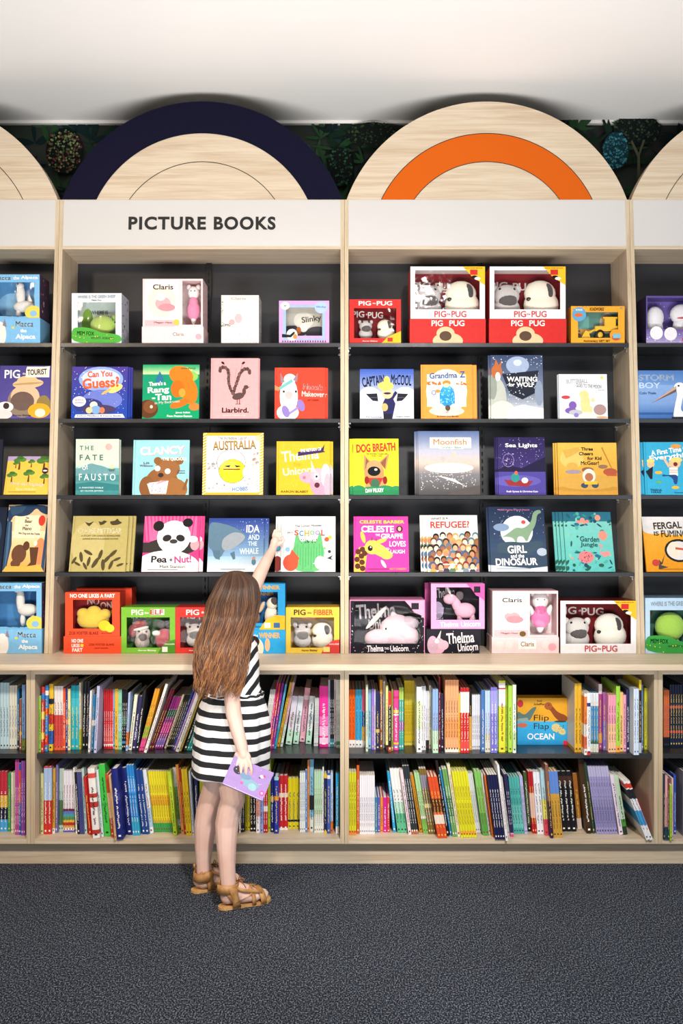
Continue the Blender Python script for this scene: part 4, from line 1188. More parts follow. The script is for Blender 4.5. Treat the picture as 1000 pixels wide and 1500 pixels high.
b = gift_box(1, 105, 178, 501, 429.5, 0.135, 'dfe4ea', (12, 14, 88, 82), [T('7d8a92', 'WHERE IS THE GREEN SHEEP', 50, 93, 76, 6, 1), T('7d8a92', 'Mem Fox', 50, 86, 20, 3), P('4da83e', (0, 0), (100, 0), (100, 15), (80, 20), (60, 21), (40, 30), (20, 33), (0, 30)), T('1f4a1c', 'MEM FOX', 28, 20, 34, 8, -2), T('1f4a1c', 'and JUDY HORACEK', 62, 10, 46, 6, -2), S('e7d044', 12, 3, 1.2, 2, 2, 98, 18)],
             'white window box with green flap on the top shelf, left bookcase', 'c9d4cc', [T('3a4a44', 'WHERE IS', 42, 72, 36, 8), T('3a4a44', 'GREEN SHEEP', 66, 62, 54, 8), E('8ab04a', 18, 50, 12, 30)], None, 'c7cdd8', side_art=['3a3e48', '8a919e', '6aa05a'])
soft_toy(b, 'shaggy green plush animal in the top shelf white box', [('a3bf4a', 56, .4, 40, 26, 14, 20), ('8fbf3e', 80, .36, 42, 9, 8, 8), ('8fbf3e', 80, .36, 56, 4, 4, 5), ('96c244', 40, .4, 16, 5, 5, 8), ('96c244', 66, .4, 16, 5, 5, 8)], [('eye', [('1a1a1c', 83, .24, 44, 1.6, 1.6, 1.6)], True)])
b = gift_box(1, 209, 297, 501, 408.5, 0.14, 'f0cfd0', (66, 4, 97, 96), [R('f4ece2', 4, 14, 60, 97), E('e9dacb', 32, 52, 24, 34), T('3a2a2e', 'Claris', 34, 83, 34, 11), E('e7a9ac', 34, 48, 13, 14), E('f1dcd6', 30, 62, 8, 8), E('d98f98', 40, 40, 14, 8), R('ecb6ba', 4, 2, 60, 13), T('b5606c', 'Megan Hess', 34, 8, 30, 5), E('e4bd52', 56, 9, 5, 6)],
             'pale pink doll gift box on the top shelf', 'f3e3e0', [S('eabfc6', 40, 2, 2)], (26, 1, [R('fbf3e6', 46, 30, 72, 80), T('8a5a4a', 'Claris', 59, 55, 18, 22), E('e7d7d2', 12, 50, 6, 26), E('e7d7d2', 30, 52, 6, 24), E('e7d7d2', 84, 52, 6, 26), E('e9a5b0', 92, 40, 5, 18)]), 'e3bfc4', side_art=['efdcd8', 'c98a94', 'd9a9ae'])
soft_toy(b, 'white plush doll with pink dress in the top shelf pink box', [('efe9e6', 81, .4, 76, 10, 8, 11), ('efe9e6', 73, .42, 88, 4, 3, 5), ('efe9e6', 89, .42, 88, 4, 3, 5), ('efe9e6', 81, .4, 40, 6, 6, 26)], [('dress', [('e37ca4', 81, .38, 38, 12, 8, 16), ('e37ca4', 81, .38, 54, 8, 7, 12)], False), ('eye', [('26201f', 78, .27, 78, 1, 1, 1.2)], True), ('eye', [('26201f', 84, .27, 78, 1, 1, 1.2)], True)])
gift_box(1, 324, 379, 501.5, 432.5, 0.13, 'e9dcd4', None, [G('efe4d6', 'e6d9d2'), E('f4ede4', 64, 52, 22, 30), E('e3b4b6', 46, 52, 10, 10), E('dfa7ab', 28, 44, 8, 6), T('b39a90', 'Claris', 46, 93, 40, 5), R('eadfd8', 0, 0, 100, 21), S('c99aa0', 60, 9, 1.2, 2, 2, 98, 20), T('3a3a34', 'OMG', 14, 38, 20, 5), S('4f7a4a', 20, 4, 1.4, 0, 30, 4, 98)],
         'closed cream and pink carton on the top shelf, right of the doll box', side='d8d2cc', side_art=['a9a39e', '8a8580'])
b = gift_box(1, 408.5, 482, 501.5, 440.5, 0.07, 'c9a0d2', (14, 18, 86, 84), [R('9cb6cc', 8, 8, 92, 12), R('9cb6cc', 8, 84, 92, 90), R('9cb6cc', 8, 8, 14, 90), R('9cb6cc', 86, 8, 92, 90), E('ecebe8', 12, 88, 9, 9), T('3f5a3c', 'v', 12, 88, 6, 4), E('a9bed6', 84, 84, 13, 14), T('5a7ab0', 'Slinky', 84, 85, 20, 6)] + [P('3a3a44', (6 + i * 5, 3), (9 + i * 5, 3), (7.5 + i * 5, 8)) for i in range(18)] + [E('e8e4e0', 26, 20, 11, 14), P('22222a', (6, 14), (24, 14), (32, 24), (30, 28), (22, 20), (6, 22)), E('d98a4a', 32, 16, 4, 6)],
             'lilac framed window box with dark picture on the top shelf', '8e8a80', [G('a8a69c', 'c6c2b2'), E('3f4047', 26, 34, 30, 14), E('3f4047', 76, 30, 24, 16), E('d3d0c4', 48, 60, 20, 20), T('4a4540', 'Slinky', 64, 62, 40, 18, 8), E('dedad4', 48, 42, 8, 10), E('b6683a', 38, 36, 5, 9)], None, 'b39abc')
b = gift_box(1, 511.5, 587, 501.5, 438.5, 0.11, RED, (9, 12, 91, 80), [T('f0e8e2', 'PIG', 30, 91, 24, 10), T('f0e8e2', 'PUG', 68, 91, 30, 10), T('f0e8e2', 'the', 48, 91, 6, 3), P(YEL, (62, 0), (100, 0), (100, 28), (88, 22), (74, 14)), R(RED, 74, 4, 84, 13), T('f0e8e2', 'Aaron Blabey', 40, 5, 30, 3)],
             'small red window box beside the middle upright, top shelf', DRED, pug_ins, None, 'a82a28')
toy_pup_pair(b, 'grey plush pup with dark muzzle in the small red box', 'cream plush pup with black ear in the small red box', 32, 72, 0.9, vb=14)
for px0, px1, lab, who in ((601, 710, 'left of the two large white and red window boxes, top shelf', 'left large top shelf box'), (717, 828, 'right of the two large white and red window boxes, top shelf', 'right large top shelf box')):
    b = gift_box(1, px0, px1, 501.5, 390.5, 0.145, 'e9e4e2', (6, 18, 93, 93), corner + [T('c2454a', 'PIG', 40, 9, 16, 12), T('c2454a', 'PUG', 65, 9, 20, 12), T('c2454a', 'the', 51, 9, 5, 4)],
                 lab, DRED, pug_ins, (32, 1.0, [T('f0e8e2', 'PIG', 36, 82, 15, 24), T('f0e8e2', 'PUG', 62, 82, 20, 24), E('d9bd94', 50, 10, 20, 34), E('d9bd94', 47, 40, 12, 28), E('5a4436', 47, 30, 8, 20)]), RED, base_col=RED)
    toy_pup_pair(b, 'grey plush pup with dark muzzle in the ' + who, 'cream plush pup with black ear in the ' + who, 25, 72, 1.25, vb=8)
b = gift_box(1, 836, 914.5, 501.5, 448.5, 0.07, 'e9a233', (13, 15, 88, 84), [E('5f9fc4', 15, 78, 13, 19), E('d9673a', 14, 76, 8, 5), T('f0ece6', 'BONUS', 15, 90, 12, 5), T('4a2c14', 'ROADWORKS', 48, 92, 26, 9, 0, .03), T('4a2c14', 'Anniversary GIFT SET', 48, 6, 50, 7, 0, .03), E('e2962e', 84, 22, 12, 16), E('b8504a', 84, 16, 8, 8), R('7ab6c4', 78, 14, 92, 26)] + [S('4a6ab4', 14, 5, .9, 2, 86, 98, 98)],
             'orange window box with yellow toy digger, top shelf right end', '5f8a80', [R('6fa8a0', 8, 30, 40, 80), E('d9a35a', 30, 38, 16, 8), E('b5a79c', 74, 60, 14, 30), S('8a5a3a', 10, 3, 3, 10, 20, 60, 40)], None, 'c7842a')
k = b['w'] / 100
bxr = b['root']
ym, bmz = plain('toy_yellow', 'eab62a', 0.35), plain('toy_black', '1d1d20', 0.5)
mb = MB()
mb.box(-6 * k, 26 * k, 0.012, 0.034, 0.022, 0.034, ym)
mb.box(6 * k, 20 * k, 0.014, 0.032, 0.034, 0.052, ym)
mb.box(4 * k, 22 * k, 0.013, 0.033, 0.052, 0.056, ym)
root = mb.build('toy_digger', None, (b['x'] + 56 * k, b['D'] + 0.004, b['Z'] + b['zb'] + 0.0006))
mb = MB()
mb.prism_xz([(-24 * k, 0.004), (-12 * k, 0.004), (-14 * k, 0.020), (-18 * k, 0.024)], 0.010, 0.036, ym)
mb.prism_xz([(-14 * k, 0.016), (-6 * k, 0.024), (-6 * k, 0.028), (-15 * k, 0.020)], 0.020, 0.026, ym)
mb.build('bucket', root)
for xx, rad in ((0, 0.0125), (20 * k, 0.0135)):
    mb = MB()
    mb.tube([(xx, 0.008, rad), (xx, 0.016, rad)], rad, bmz, 18)
    mb.tube([(xx, 0.0065, rad), (xx, 0.008, rad)], rad * 0.55, ym, 14)
    mb.tube([(xx, 0.030, rad), (xx, 0.038, rad)], rad, bmz, 18)
    mb.build('wheel', root)
root.scale = (1.5, 1.0, 1.75)
root.location.z += 0.014
mb = MB()
mb.box(b['x'] + b['w'] * .1, b['x'] + b['w'] * .9, b['D'] + 0.006, b['D'] + 0.045, b['Z'] + b['zb'] + 0.0008, b['Z'] + b['zb'] + 0.0140, ink('b8702a', 0.6))
mb.v = [(p[0] - bxr.location.x, p[1] - bxr.location.y, p[2] - bxr.location.z) for p in mb.v]
mb.build('card_tray', bxr)
tag(root, 'yellow toy digger with black wheels in the orange window box', 'toy digger')
b = gift_box(1, 946, 1040, 501.5, 433.5, 0.13, '5f4f92', (2, 30, 98, 96), [G('a99ac6', '6a5a9c', 0, 30, 6), E('e9e6ea', 38, 20, 10, 14), E('e9e6ea', 16, 22, 10, 14), E('e9e6ea', 86, 20, 12, 14), P('c23a3c', (56, 28), (64, 46), (68, 26)), E('eacba8', 62, 22, 5, 6), E('c23a3c', 62, 8, 6, 8), S('d8cfe8', 30, 6, 1, 0, 0, 100, 30)],
             'purple window box of white plush, cut by the right edge, top shelf', '7a6ab2', [S('c9bfe4', 50, 8, 1.4)], None, '2c2440', side_art=['8a7ab4', '3a2f5a', 'c9c0da'])
soft_toy(b, 'white fluffy plush pair in the purple top shelf box', [('ece9ec', 20, .4, 58, 14, 10, 18), ('ece9ec', 62, .42, 66, 18, 11, 16), ('ece9ec', 64, .40, 42, 16, 10, 14), ('ece9ec', 20, .4, 36, 13, 9, 14)], [('collar', [('c2404a', 62, .30, 56, 10, 6, 2)], False)])

# row 5 (on the worktop) ---------------------------------------------
b = gift_box(5, -16, 61, 957, 854, 0.13, '7cb8e2', (6, 4, 90, 82), [T(WHITE, 'the', 54, 92, 12, 8), T(WHITE, 'Macca', 26, 92, 34, 9, 0, .03), T(WHITE, 'Alpaca', 80, 92, 34, 9, 0, .03), E('e8cf58', 88, 12, 17, 16), E('8ab8da', 88, 10, 7, 7), T('3a6a9a', 'Matt Cosgrove', 52, 4, 34, 4)],
             'light blue window box on the worktop, cut by the left edge', '4f8cc4', [E('3a6aa4', 80, 60, 18, 30)], (35, 0.5, [T(WHITE, 'Macca', 72, 76, 34, 22, 0, .03), T(WHITE, 'the', 68, 50, 12, 14, 0, .03), T(WHITE, 'Alpaca', 74, 24, 36, 24, 0, .03), E('e8e2dc', 26, 36, 12, 46), P('8a7e88', (32, 70), (35, 98), (40, 64)), E('d9cf52', 52, 62, 3, 5)]), '4a3a52', side_art=['b8484e', '3a6a4a', 'd9a23a', '2a4a7a', '8a5a8a'])
soft_toy(b, 'white long necked plush animal in the worktop blue box', [('eee9e2', 66, .4, 34, 20, 12, 12), ('eee9e2', 52, .38, 56, 8, 8, 24), ('eee9e2', 48, .36, 80, 9, 8, 7), ('eee9e2', 56, .4, 12, 5, 5, 13), ('eee9e2', 76, .4, 12, 5, 5, 13)], [('eye', [('1a1a1c', 45, .25, 82, 1.5, 1.5, 1.5)], True)])
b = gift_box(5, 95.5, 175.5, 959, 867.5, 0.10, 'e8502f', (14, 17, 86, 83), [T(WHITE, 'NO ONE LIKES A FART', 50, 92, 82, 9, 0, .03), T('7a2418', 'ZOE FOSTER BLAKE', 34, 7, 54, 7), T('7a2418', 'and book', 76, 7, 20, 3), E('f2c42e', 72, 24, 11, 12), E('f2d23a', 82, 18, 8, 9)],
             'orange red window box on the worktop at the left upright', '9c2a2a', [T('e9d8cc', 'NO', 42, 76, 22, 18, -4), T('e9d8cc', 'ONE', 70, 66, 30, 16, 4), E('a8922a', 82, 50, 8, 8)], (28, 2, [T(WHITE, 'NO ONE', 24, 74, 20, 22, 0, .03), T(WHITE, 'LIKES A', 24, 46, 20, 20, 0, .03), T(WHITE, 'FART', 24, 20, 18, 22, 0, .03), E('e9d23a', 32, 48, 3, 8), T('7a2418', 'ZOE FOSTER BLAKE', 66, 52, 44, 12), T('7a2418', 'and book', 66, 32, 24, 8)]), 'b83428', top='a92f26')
soft_toy(b, 'yellow cloud shaped plush with sleepy face in the red box', [('e3bd2e', 46, .42, 34, 30, 14, 20), ('e3bd2e', 28, .42, 48, 12, 10, 10), ('e3bd2e', 48, .42, 52, 14, 10, 11), ('e3bd2e', 68, .42, 46, 11, 10, 10)], [('eye', [('3a2a1c', 32, .24, 36, 2, 1.5, 1.2)], True), ('eye', [('3a2a1c', 58, .24, 36, 2, 1.5, 1.2)], True)])
gift_box(5, 112, 193, 958, 861, 0.092, 'd8452a', None, [], 'second orange red box standing behind the front window box', side='b83428', top='a92f26', fwd=-0.125)
gr = 'e9c060'
b = gift_box(5, 177.5, 256.5, 958.5, 889.5, 0.12, '78b63c', (10, 12, 90, 78), [T(WHITE, 'PIG', 30, 89, 22, 12), T(WHITE, 'the', 47, 88, 8, 5), R('e9e4dc', 54, 83, 80, 96), T('c23a34', 'ELF', 66, 89.5, 24, 11), T(WHITE, 'Aaron Blabey', 48, 6, 34, 5), P('4f8a2c', (68, 0), (100, 0), (100, 30), (86, 26), (74, 12)), R('e9e4dc', 76, 3, 86, 14), T('e9f0dc', 'INCLUDES', 90, 20, 18, 3)],
             'green window box with red hat toys on the worktop', '3f7a2c', [T('d8e4c8', 'PIG', 22, 76, 26, 12), T('c23a34', 'ELF', 52, 76, 20, 10), E('2f6a24', 60, 50, 40, 20)], None, '4f8a2c', top='5a9a32')
soft_toy(b, 'grey plush pup under a red hat in the green box', [('b9aaa2', 34, .42, 20, 14, 10, 15), ('b9aaa2', 36, .38, 38, 14, 9, 14)], [('hat', [('8a2a2c', 30, .36, 58, 14, 9, 10, 15), ('8a2a2c', 16, .36, 44, 7, 6, 12)], False), ('hat_band', [('ece6e2', 33, .32, 50, 15, 8, 4, 12)], False), ('muzzle', [('4a3f3c', 37, .26, 32, 8, 5, 8)], False), ('eye', [('17130f', 30, .25, 44, 2, 2, 2)], True), ('eye', [('17130f', 44, .25, 44, 2, 2, 2)], True)])
soft_toy(b, 'plush pup in a red jacket in the green box', [('a82a3a', 76, .42, 26, 18, 12, 20), ('26211f', 70, .38, 58, 7, 7, 7), ('26211f', 82, .40, 60, 6, 6, 6)], [('scarf', [('ece6e2', 62, .3, 40, 8, 5, 5)], False)])
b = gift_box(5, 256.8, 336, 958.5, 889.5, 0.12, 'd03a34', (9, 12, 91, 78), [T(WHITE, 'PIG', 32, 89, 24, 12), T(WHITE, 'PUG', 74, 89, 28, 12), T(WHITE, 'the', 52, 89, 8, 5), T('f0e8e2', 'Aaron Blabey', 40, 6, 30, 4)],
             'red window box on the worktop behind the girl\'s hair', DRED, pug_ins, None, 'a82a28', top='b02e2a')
toy_pup_pair(b, 'grey plush pup with dark muzzle in the worktop red box', 'cream plush pup with black ear in the worktop red box', 32, 71, 1.05, vb=12)
b = gift_box(5, 341, 417.5, 958.5, 855, 0.10, '2f9fd8', (14, 14, 86, 82), [T('e8a92c', 'WINNER', 68, 92, 44, 9, 0, .03), T(WHITE, 'PIG', 22, 92, 26, 9), T('1f5f8a', 'Aaron Blabey', 40, 6, 36, 6), P(YEL, (50, 0), (100, 0), (100, 30), (84, 32), (64, 22)), R('efe6d8', 60, 4, 72, 15), R('3a6a9a', 78, 4, 90, 15)],
             'bright blue window box right of the girl\'s head on the worktop', '2a6aa4', [T('e8a92c', 'WINNER', 56, 74, 40, 8), G('24609a', '2f78b4', 0, 60, 6)], (34, 0.5, [T('e8a92c', 'WINNER', 70, 76, 40, 24, 0, .03), T(WHITE, 'the', 44, 76, 8, 12), E('e6d9c4', 42, 22, 17, 46), E('2a2422', 40, 50, 11, 24), E('d9b38a', 66, 36, 5, 28)]), '1f5f8a')
soft_toy(b, 'cream plush pup with dark face in the bright blue box', [('e6dcc8', 72, .42, 24, 13, 10, 22), ('e6dcc8', 74, .38, 52, 11, 9, 12)], [('ear', [('24201f', 78, .27, 58, 7, 5, 8)], False)])
soft_toy(b, 'brown plush pup at the left of the bright blue box', [('8a5a42', 34, .42, 22, 16, 10, 18), ('8a5a42', 36, .38, 48, 13, 9, 12)], [('arm', [('d9b38a', 54, .3, 46, 4, 4, 12, -25)], False)])
b = gift_box(5, 418.5, 497, 958.5, 889.5, 0.12, 'e6c048', (9, 12, 90, 78), [T('2a241e', 'PIG', 26, 89, 22, 12), T('5a4a2c', 'the', 44, 88, 8, 4), T('c8502c', 'FIBBER', 70, 89, 36, 12), T('5a4318', 'Aaron Blabey', 44, 6, 30, 5), P('d0403a', (66, 0), (100, 0), (100, 30), (88, 28), (74, 16)), R('f0d87a', 70, 3, 82, 14), T('f4e0dc', 'INCLUDES', 90, 20, 18, 3)],
             'yellow window box against the middle upright on the worktop', 'b8963a', [T('3a3024', 'PIG', 18, 74, 20, 10), T('c8502c', 'FIBBER', 44, 70, 34, 8, 6), E('d2b04a', 70, 40, 30, 30)], None, 'a8862e', top='c9a236')
toy_pup_pair(b, 'grey plush pup with dark muzzle in the yellow box', 'cream plush pup with black ear in the yellow box', 30, 69, 1.1, vb=10)
b = gift_box(5, 512, 622, 959, 878.5, 0.135, '1d1a24', (6, 18, 94, 96), [T('efe8ec', 'Thelma', 34, 9, 22, 12, 2), T('efe8ec', 'Unicorn', 66, 9, 24, 11, 2), T('efe8ec', 'THE', 49, 9, 6, 4), S(WHITE, 26, 4, .6, 1, 1, 99, 17), S(WHITE, 12, 6, .6, 0, 20, 5, 96), S(WHITE, 10, 7, .6, 95, 20, 100, 96), P('e9a3c0', (72, 100), (100, 100), (100, 64), (94, 72), (86, 76), (80, 88)), R('26222c', 82, 82, 92, 94), R('d98ab0', 0, 98, 100, 100), R('d98ab0', 0, 0, 1, 100), R('d98ab0', 99, 0, 100, 100)],
             'large black window box with pink edges on the worktop', '2a2630', [T('d9d2d6', 'Thelma', 36, 74, 54, 28, 4), T('d9d2d6', 'Unicorn', 46, 50, 40, 20, 4)], None, '2a1a28', top='c97a9e')
soft_toy(b, 'large pink horned plush head in the black box', [('edc3cf', 64, .44, 34, 24, 13, 24), ('edc3cf', 40, .40, 22, 20, 11, 13), ('edc3cf', 74, .44, 24, 20, 12, 18), ('edc3cf', 62, .44, 56, 6, 4, 12, 20)], [('horn', [('e9e2d6', 36, .36, 62, 3.4, 3.4, 21, -42)], False), ('eye', [('f2eff0', 50, .26, 42, 5.5, 3, 5.5)], True), ('pupil', [('17131a', 49, .22, 42, 2, 1.4, 2.4)], True), ('mane', [('b9a6b4', 80, .40, 52, 14, 8, 9)], False)])
gift_box(5, 622, 699, 957, 853.5, 0.09, 'c2589a', None, [], 'deep pink box standing behind the small pink window box', side='8a2f62', top='b04a8a', fwd=-0.128)
b2 = gift_box(5, 624, 702, 957, 921.5, 0.118, '1d1a24', None, [T('efe8ec', 'Thelma', 64, 64, 52, 44, 4), T('efe8ec', 'Unicorn', 78, 26, 38, 32, 4), T('efe8ec', 'THE', 76, 46, 8, 8), E('dca6ba', 22, 30, 14, 34), E('c9a6b8', 12, 34, 10, 38), E('e3b4c4', 32, 34, 10, 20), P('e9e2d6', (20, 62), (26, 62), (28, 96)), E(WHITE, 20, 50, 4, 9), S(WHITE, 16, 9, .8)],
              'black carton lying under the small pink window box', side='26222c')
b = gift_box(5, 631, 709.5, 921, 855, 0.11, 'eaa0c8', (10, 20, 90, 92), [T('f7e3ee', 'Thelma', 34, 10, 34, 12, 2), T('f7e3ee', 'Unicorn', 74, 11, 36, 12, 2), P('dc5ca6', (66, 100), (100, 100), (100, 62), (92, 70), (84, 74), (76, 88)), R('26222c', 80, 80, 92, 94)],
             'small pink window box standing on the black carton', '26222c', [T('d9d2d6', 'Thelma', 30, 76, 40, 22, 4), E('b9a6c4', 16, 36, 12, 20)], None, '8a2f62', D=front_d(5) + 0.006, Zb=b2['Z'] + b2['h'] + 0.0006)
soft_toy(b, 'pink standing horned plush in the small pink box', [('e9aac2', 66, .42, 32, 20, 11, 15), ('e9aac2', 50, .42, 46, 9, 8, 18, 20), ('e9aac2', 38, .38, 58, 13, 8, 10), ('e9aac2', 56, .42, 12, 5, 5, 14), ('e9aac2', 80, .42, 12, 5, 5, 14)], [('horn', [('e9e2d6', 34, .36, 80, 2.6, 2.6, 11, 25)], False), ('eye', [('f2eff0', 40, .24, 66, 2.6, 2, 2.6)], True), ('mane', [('4a4048', 56, .40, 66, 7, 6, 9)], False)])
b = gift_box(5, 721, 817, 958.5, 865.5, 0.14, 'edcfd0', (57, 4, 98, 94), [R('f2eee8', 3, 16, 54, 96), T('3a2a2e', 'Claris', 30, 80, 30, 10), E('e7a9ac', 30, 44, 12, 10), E('f1dcd6', 27, 58, 7, 7), E('d98f98', 34, 38, 13, 8), R('ecb6ba', 3, 2, 54, 15), T('b5606c', 'Megan Hess', 26, 8, 26, 5), E('6a5426', 46, 7, 5, 6)],
             'pale pink doll gift box on the worktop', 'f3e6e2', [S('eabfc6', 40, 2, 2)], (26, 1, [R('fbf3e6', 40, 28, 66, 84), T('8a5a4a', 'Claris', 53, 58, 20, 30), E('e7d7d2', 12, 50, 6, 28), E('e7d7d2', 26, 52, 5, 26), E('e7d7d2', 80, 52, 6, 26), E('e9a5b0', 90, 40, 6, 24)]), 'e3bfc4', top='d9a9ae')
soft_toy(b, 'white plush doll with pink dress in the worktop pink box', [('f0ebea', 77, .4, 76, 13, 9, 14), ('f0ebea', 66, .42, 90, 4, 3, 4.5), ('f0ebea', 87, .42, 90, 5, 3, 5), ('f0ebea', 77, .4, 34, 8, 6, 21), ('f0ebea', 64, .38, 50, 4, 4, 12, 20), ('f0ebea', 90, .38, 50, 4, 4, 12, -20)], [('dress', [('ea6cab', 77, .38, 36, 16, 9, 15), ('d9508f', 77, .36, 54, 9, 8, 10)], False), ('eye', [('26201f', 72, .26, 78, 1.2, 1, 1.5)], True), ('eye', [('26201f', 82, .26, 78, 1.2, 1, 1.5)], True)])
b = gift_box(5, 820.5, 931.5, 959, 880, 0.14, 'ebe8ea', (7, 18, 93, 94), corner + [T('c2454a', 'PIG', 40, 9, 16, 12), T('c2454a', 'PUG', 65, 9, 20, 12), T('c2454a', 'the', 51, 9, 5, 4)],
             'white and red window box against the right upright on the worktop', DRED, pug_ins, None, '7a2226', top='6a1c20')
toy_pup_pair(b, 'grey plush pup with black muzzle in the worktop white box', 'cream plush pup with black ear in the worktop white box', 26, 71, 1.15, 'd2cec8', 'efe9da', vb=8)
b = gift_box(5, 944.8, 1030, 959, 876, 0.14, 'b4cfe6', (8, 14, 92, 78), [T('7d8a92', 'WHERE IS THE GREEN SHEEP', 50, 90, 82, 8, 1), P('3a9a44', (0, 0), (100, 0), (100, 15), (80, 20), (60, 21), (40, 30), (20, 33), (0, 30)), T('1f4a1c', 'MEM FOX', 24, 22, 30, 8, -2), T('1f4a1c', 'and JUDY HORACEK', 62, 12, 46, 6, -2), S('e7d044', 12, 3, 1.2, 2, 2, 98, 18)],
             'pale blue window box with green flap on the worktop, cut by the right edge', '4a7a6a', [E('7a3a24', 14, 58, 10, 12), E('6a4a24', 20, 68, 8, 6)], None, '8ab0d0', top='7a9ab4')
soft_toy(b, 'shaggy green plush animal in the worktop pale blue box', [('9ccf3a', 50, .4, 44, 26, 14, 26), ('8fc43a', 80, .36, 48, 9, 8, 9), ('96c244', 36, .4, 14, 5, 5, 9), ('96c244', 62, .4, 14, 5, 5, 9)], [('eye', [('1a1a1c', 83, .24, 50, 1.6, 1.6, 1.6)], True)])
# ------------------------------------------------------------------ books standing spine out in the low cabinets
CABS = {'A': ('far left cabinet', X0 - 0.001 - 2.4), 'B': ('left cabinet', X0 - 0.001 - 1.2),
        'C': ('right cabinet', X0 - 0.001), 'D': ('far right cabinet', X0 - 0.001 + 1.2)}
SPINE_SEEN = set()
placed = {}


def rect_of(x, z, t, h, th):
    """corner points of a book's front, leaning by th about the corner it stands on"""
    c, s = math.cos(th), math.sin(th)
    px = x + (t if th > 0 else 0)
    return [(px + (a - (t if th > 0 else 0)) * c + b * s, z - (a - (t if th > 0 else 0)) * s + b * c) for a, b in ((0, 0), (t, 0), (t, h), (0, h))]


def overlap2(A, B):
    for P_, Q_ in ((A, B), (B, A)):
        for i in range(4):
            ex, ez = P_[(i + 1) % 4][0] - P_[i][0], P_[(i + 1) % 4][1] - P_[i][1]
            nx, nz = -ez, ex
            L = math.hypot(nx, nz)
            a = [(p[0] * nx + p[1] * nz) / L for p in P_]
            b = [(p[0] * nx + p[1] * nz) / L for p in Q_]
            if max(a) <= min(b) + 2e-5 or max(b) <= min(a) + 2e-5:
                return False
    return True


SHADES = {'light': 'f2efe9', 'dark': '1a1a1e'}


def spine_mesh(t, h, dep, col, bands, seed, hard):
    r = random.Random(seed)
    cm = ink(col, 0.38)
    mb = MB()
    b = min(0.0022 if hard else 0.0007, t * 0.22)
    q = 0.003 if hard else 0.0
    side = ink('e4e0da', 0.4) if col in ('ddae32',) else cm
    mb.box(0, b, 0.001, dep, 0, h, side)
    mb.box(t - b, t, 0.001, dep, 0, h, cm)
    for (v0, v1, c) in bands:                        # printed bands wrap on to the boards
        m = ink(c, 0.38)
        mb.box(-0.0001, 0.0, 0.001, dep, h * v0, h * v1, m)
        mb.box(t, t + 0.0001, 0.001, dep, h * v0, h * v1, m)
    # spine: softly rounded strip
    sp = MB()
    n = 4
    def strip(v0, v1, m, y):
        vv = []
        for i in range(n + 1):
            a = i / n
            yy = y - (math.sin(math.pi * a) * min(0.0022, t * 0.16) if n else 0)
            vv += [(t * a, yy, h * v0), (t * a, yy, h * v1)]
        sp.add(vv, [(2 * i, 2 * i + 2, 2 * i + 3, 2 * i + 1) for i in range(n)], m, True)
    strip(0, 1, cm, 0.001)
    for k, (v0, v1, c) in enumerate(bands):
        strip(v0, v1, ink(c, 0.38), 0.001 - 0.0001 * (k + 1))
    # title as a run of small printed strokes, unreadable at this size as in the photo
    lum = lin(col)
    lum = 0.3 * lum[0] + 0.6 * lum[1] + 0.1 * lum[2]
    tc = ink(r.choice(['f2efe9', 'f2efe9', 'e9c95a']) if lum < 0.3 else r.choice(['2a2a30', '2a2a30', '8a2a2a', '2a4a7a']), 0.4)
    fy = 0.001 - min(0.0022, t * 0.16) - 0.0006
    z = h * r.uniform(0.12, 0.2)
    z1 = h * r.uniform(0.62, 0.86)
    lw = t * 0.22
    while z < z1:
        l = r.uniform(0.0014, 0.0036)
        if r.random() < 0.86:
            lw = t * r.uniform(0.13, 0.24)
            o = r.uniform(-0.1, 0.1) * t
            sp.add([(t / 2 - lw * .6 + o, fy, z), (t / 2 + lw * .6 + o, fy, z), (t / 2 + lw * .6 + o, fy, z + l), (t / 2 - lw * .6 + o, fy, z + l)], [(0, 1, 2, 3)], tc)
        z += l + 0.0012
    sp.add([(t * .3, fy, h * .04), (t * .7, fy, h * .04), (t * .7, fy, h * .065), (t * .3, fy, h * .065)], [(0, 1, 2, 3)], tc)
    pg = MB()
    pg.box(b + 0.0001, t - b - 0.0001, 0.0025, dep - q - 0.0005, q, h - q, PAPER)
    return mb, sp, pg


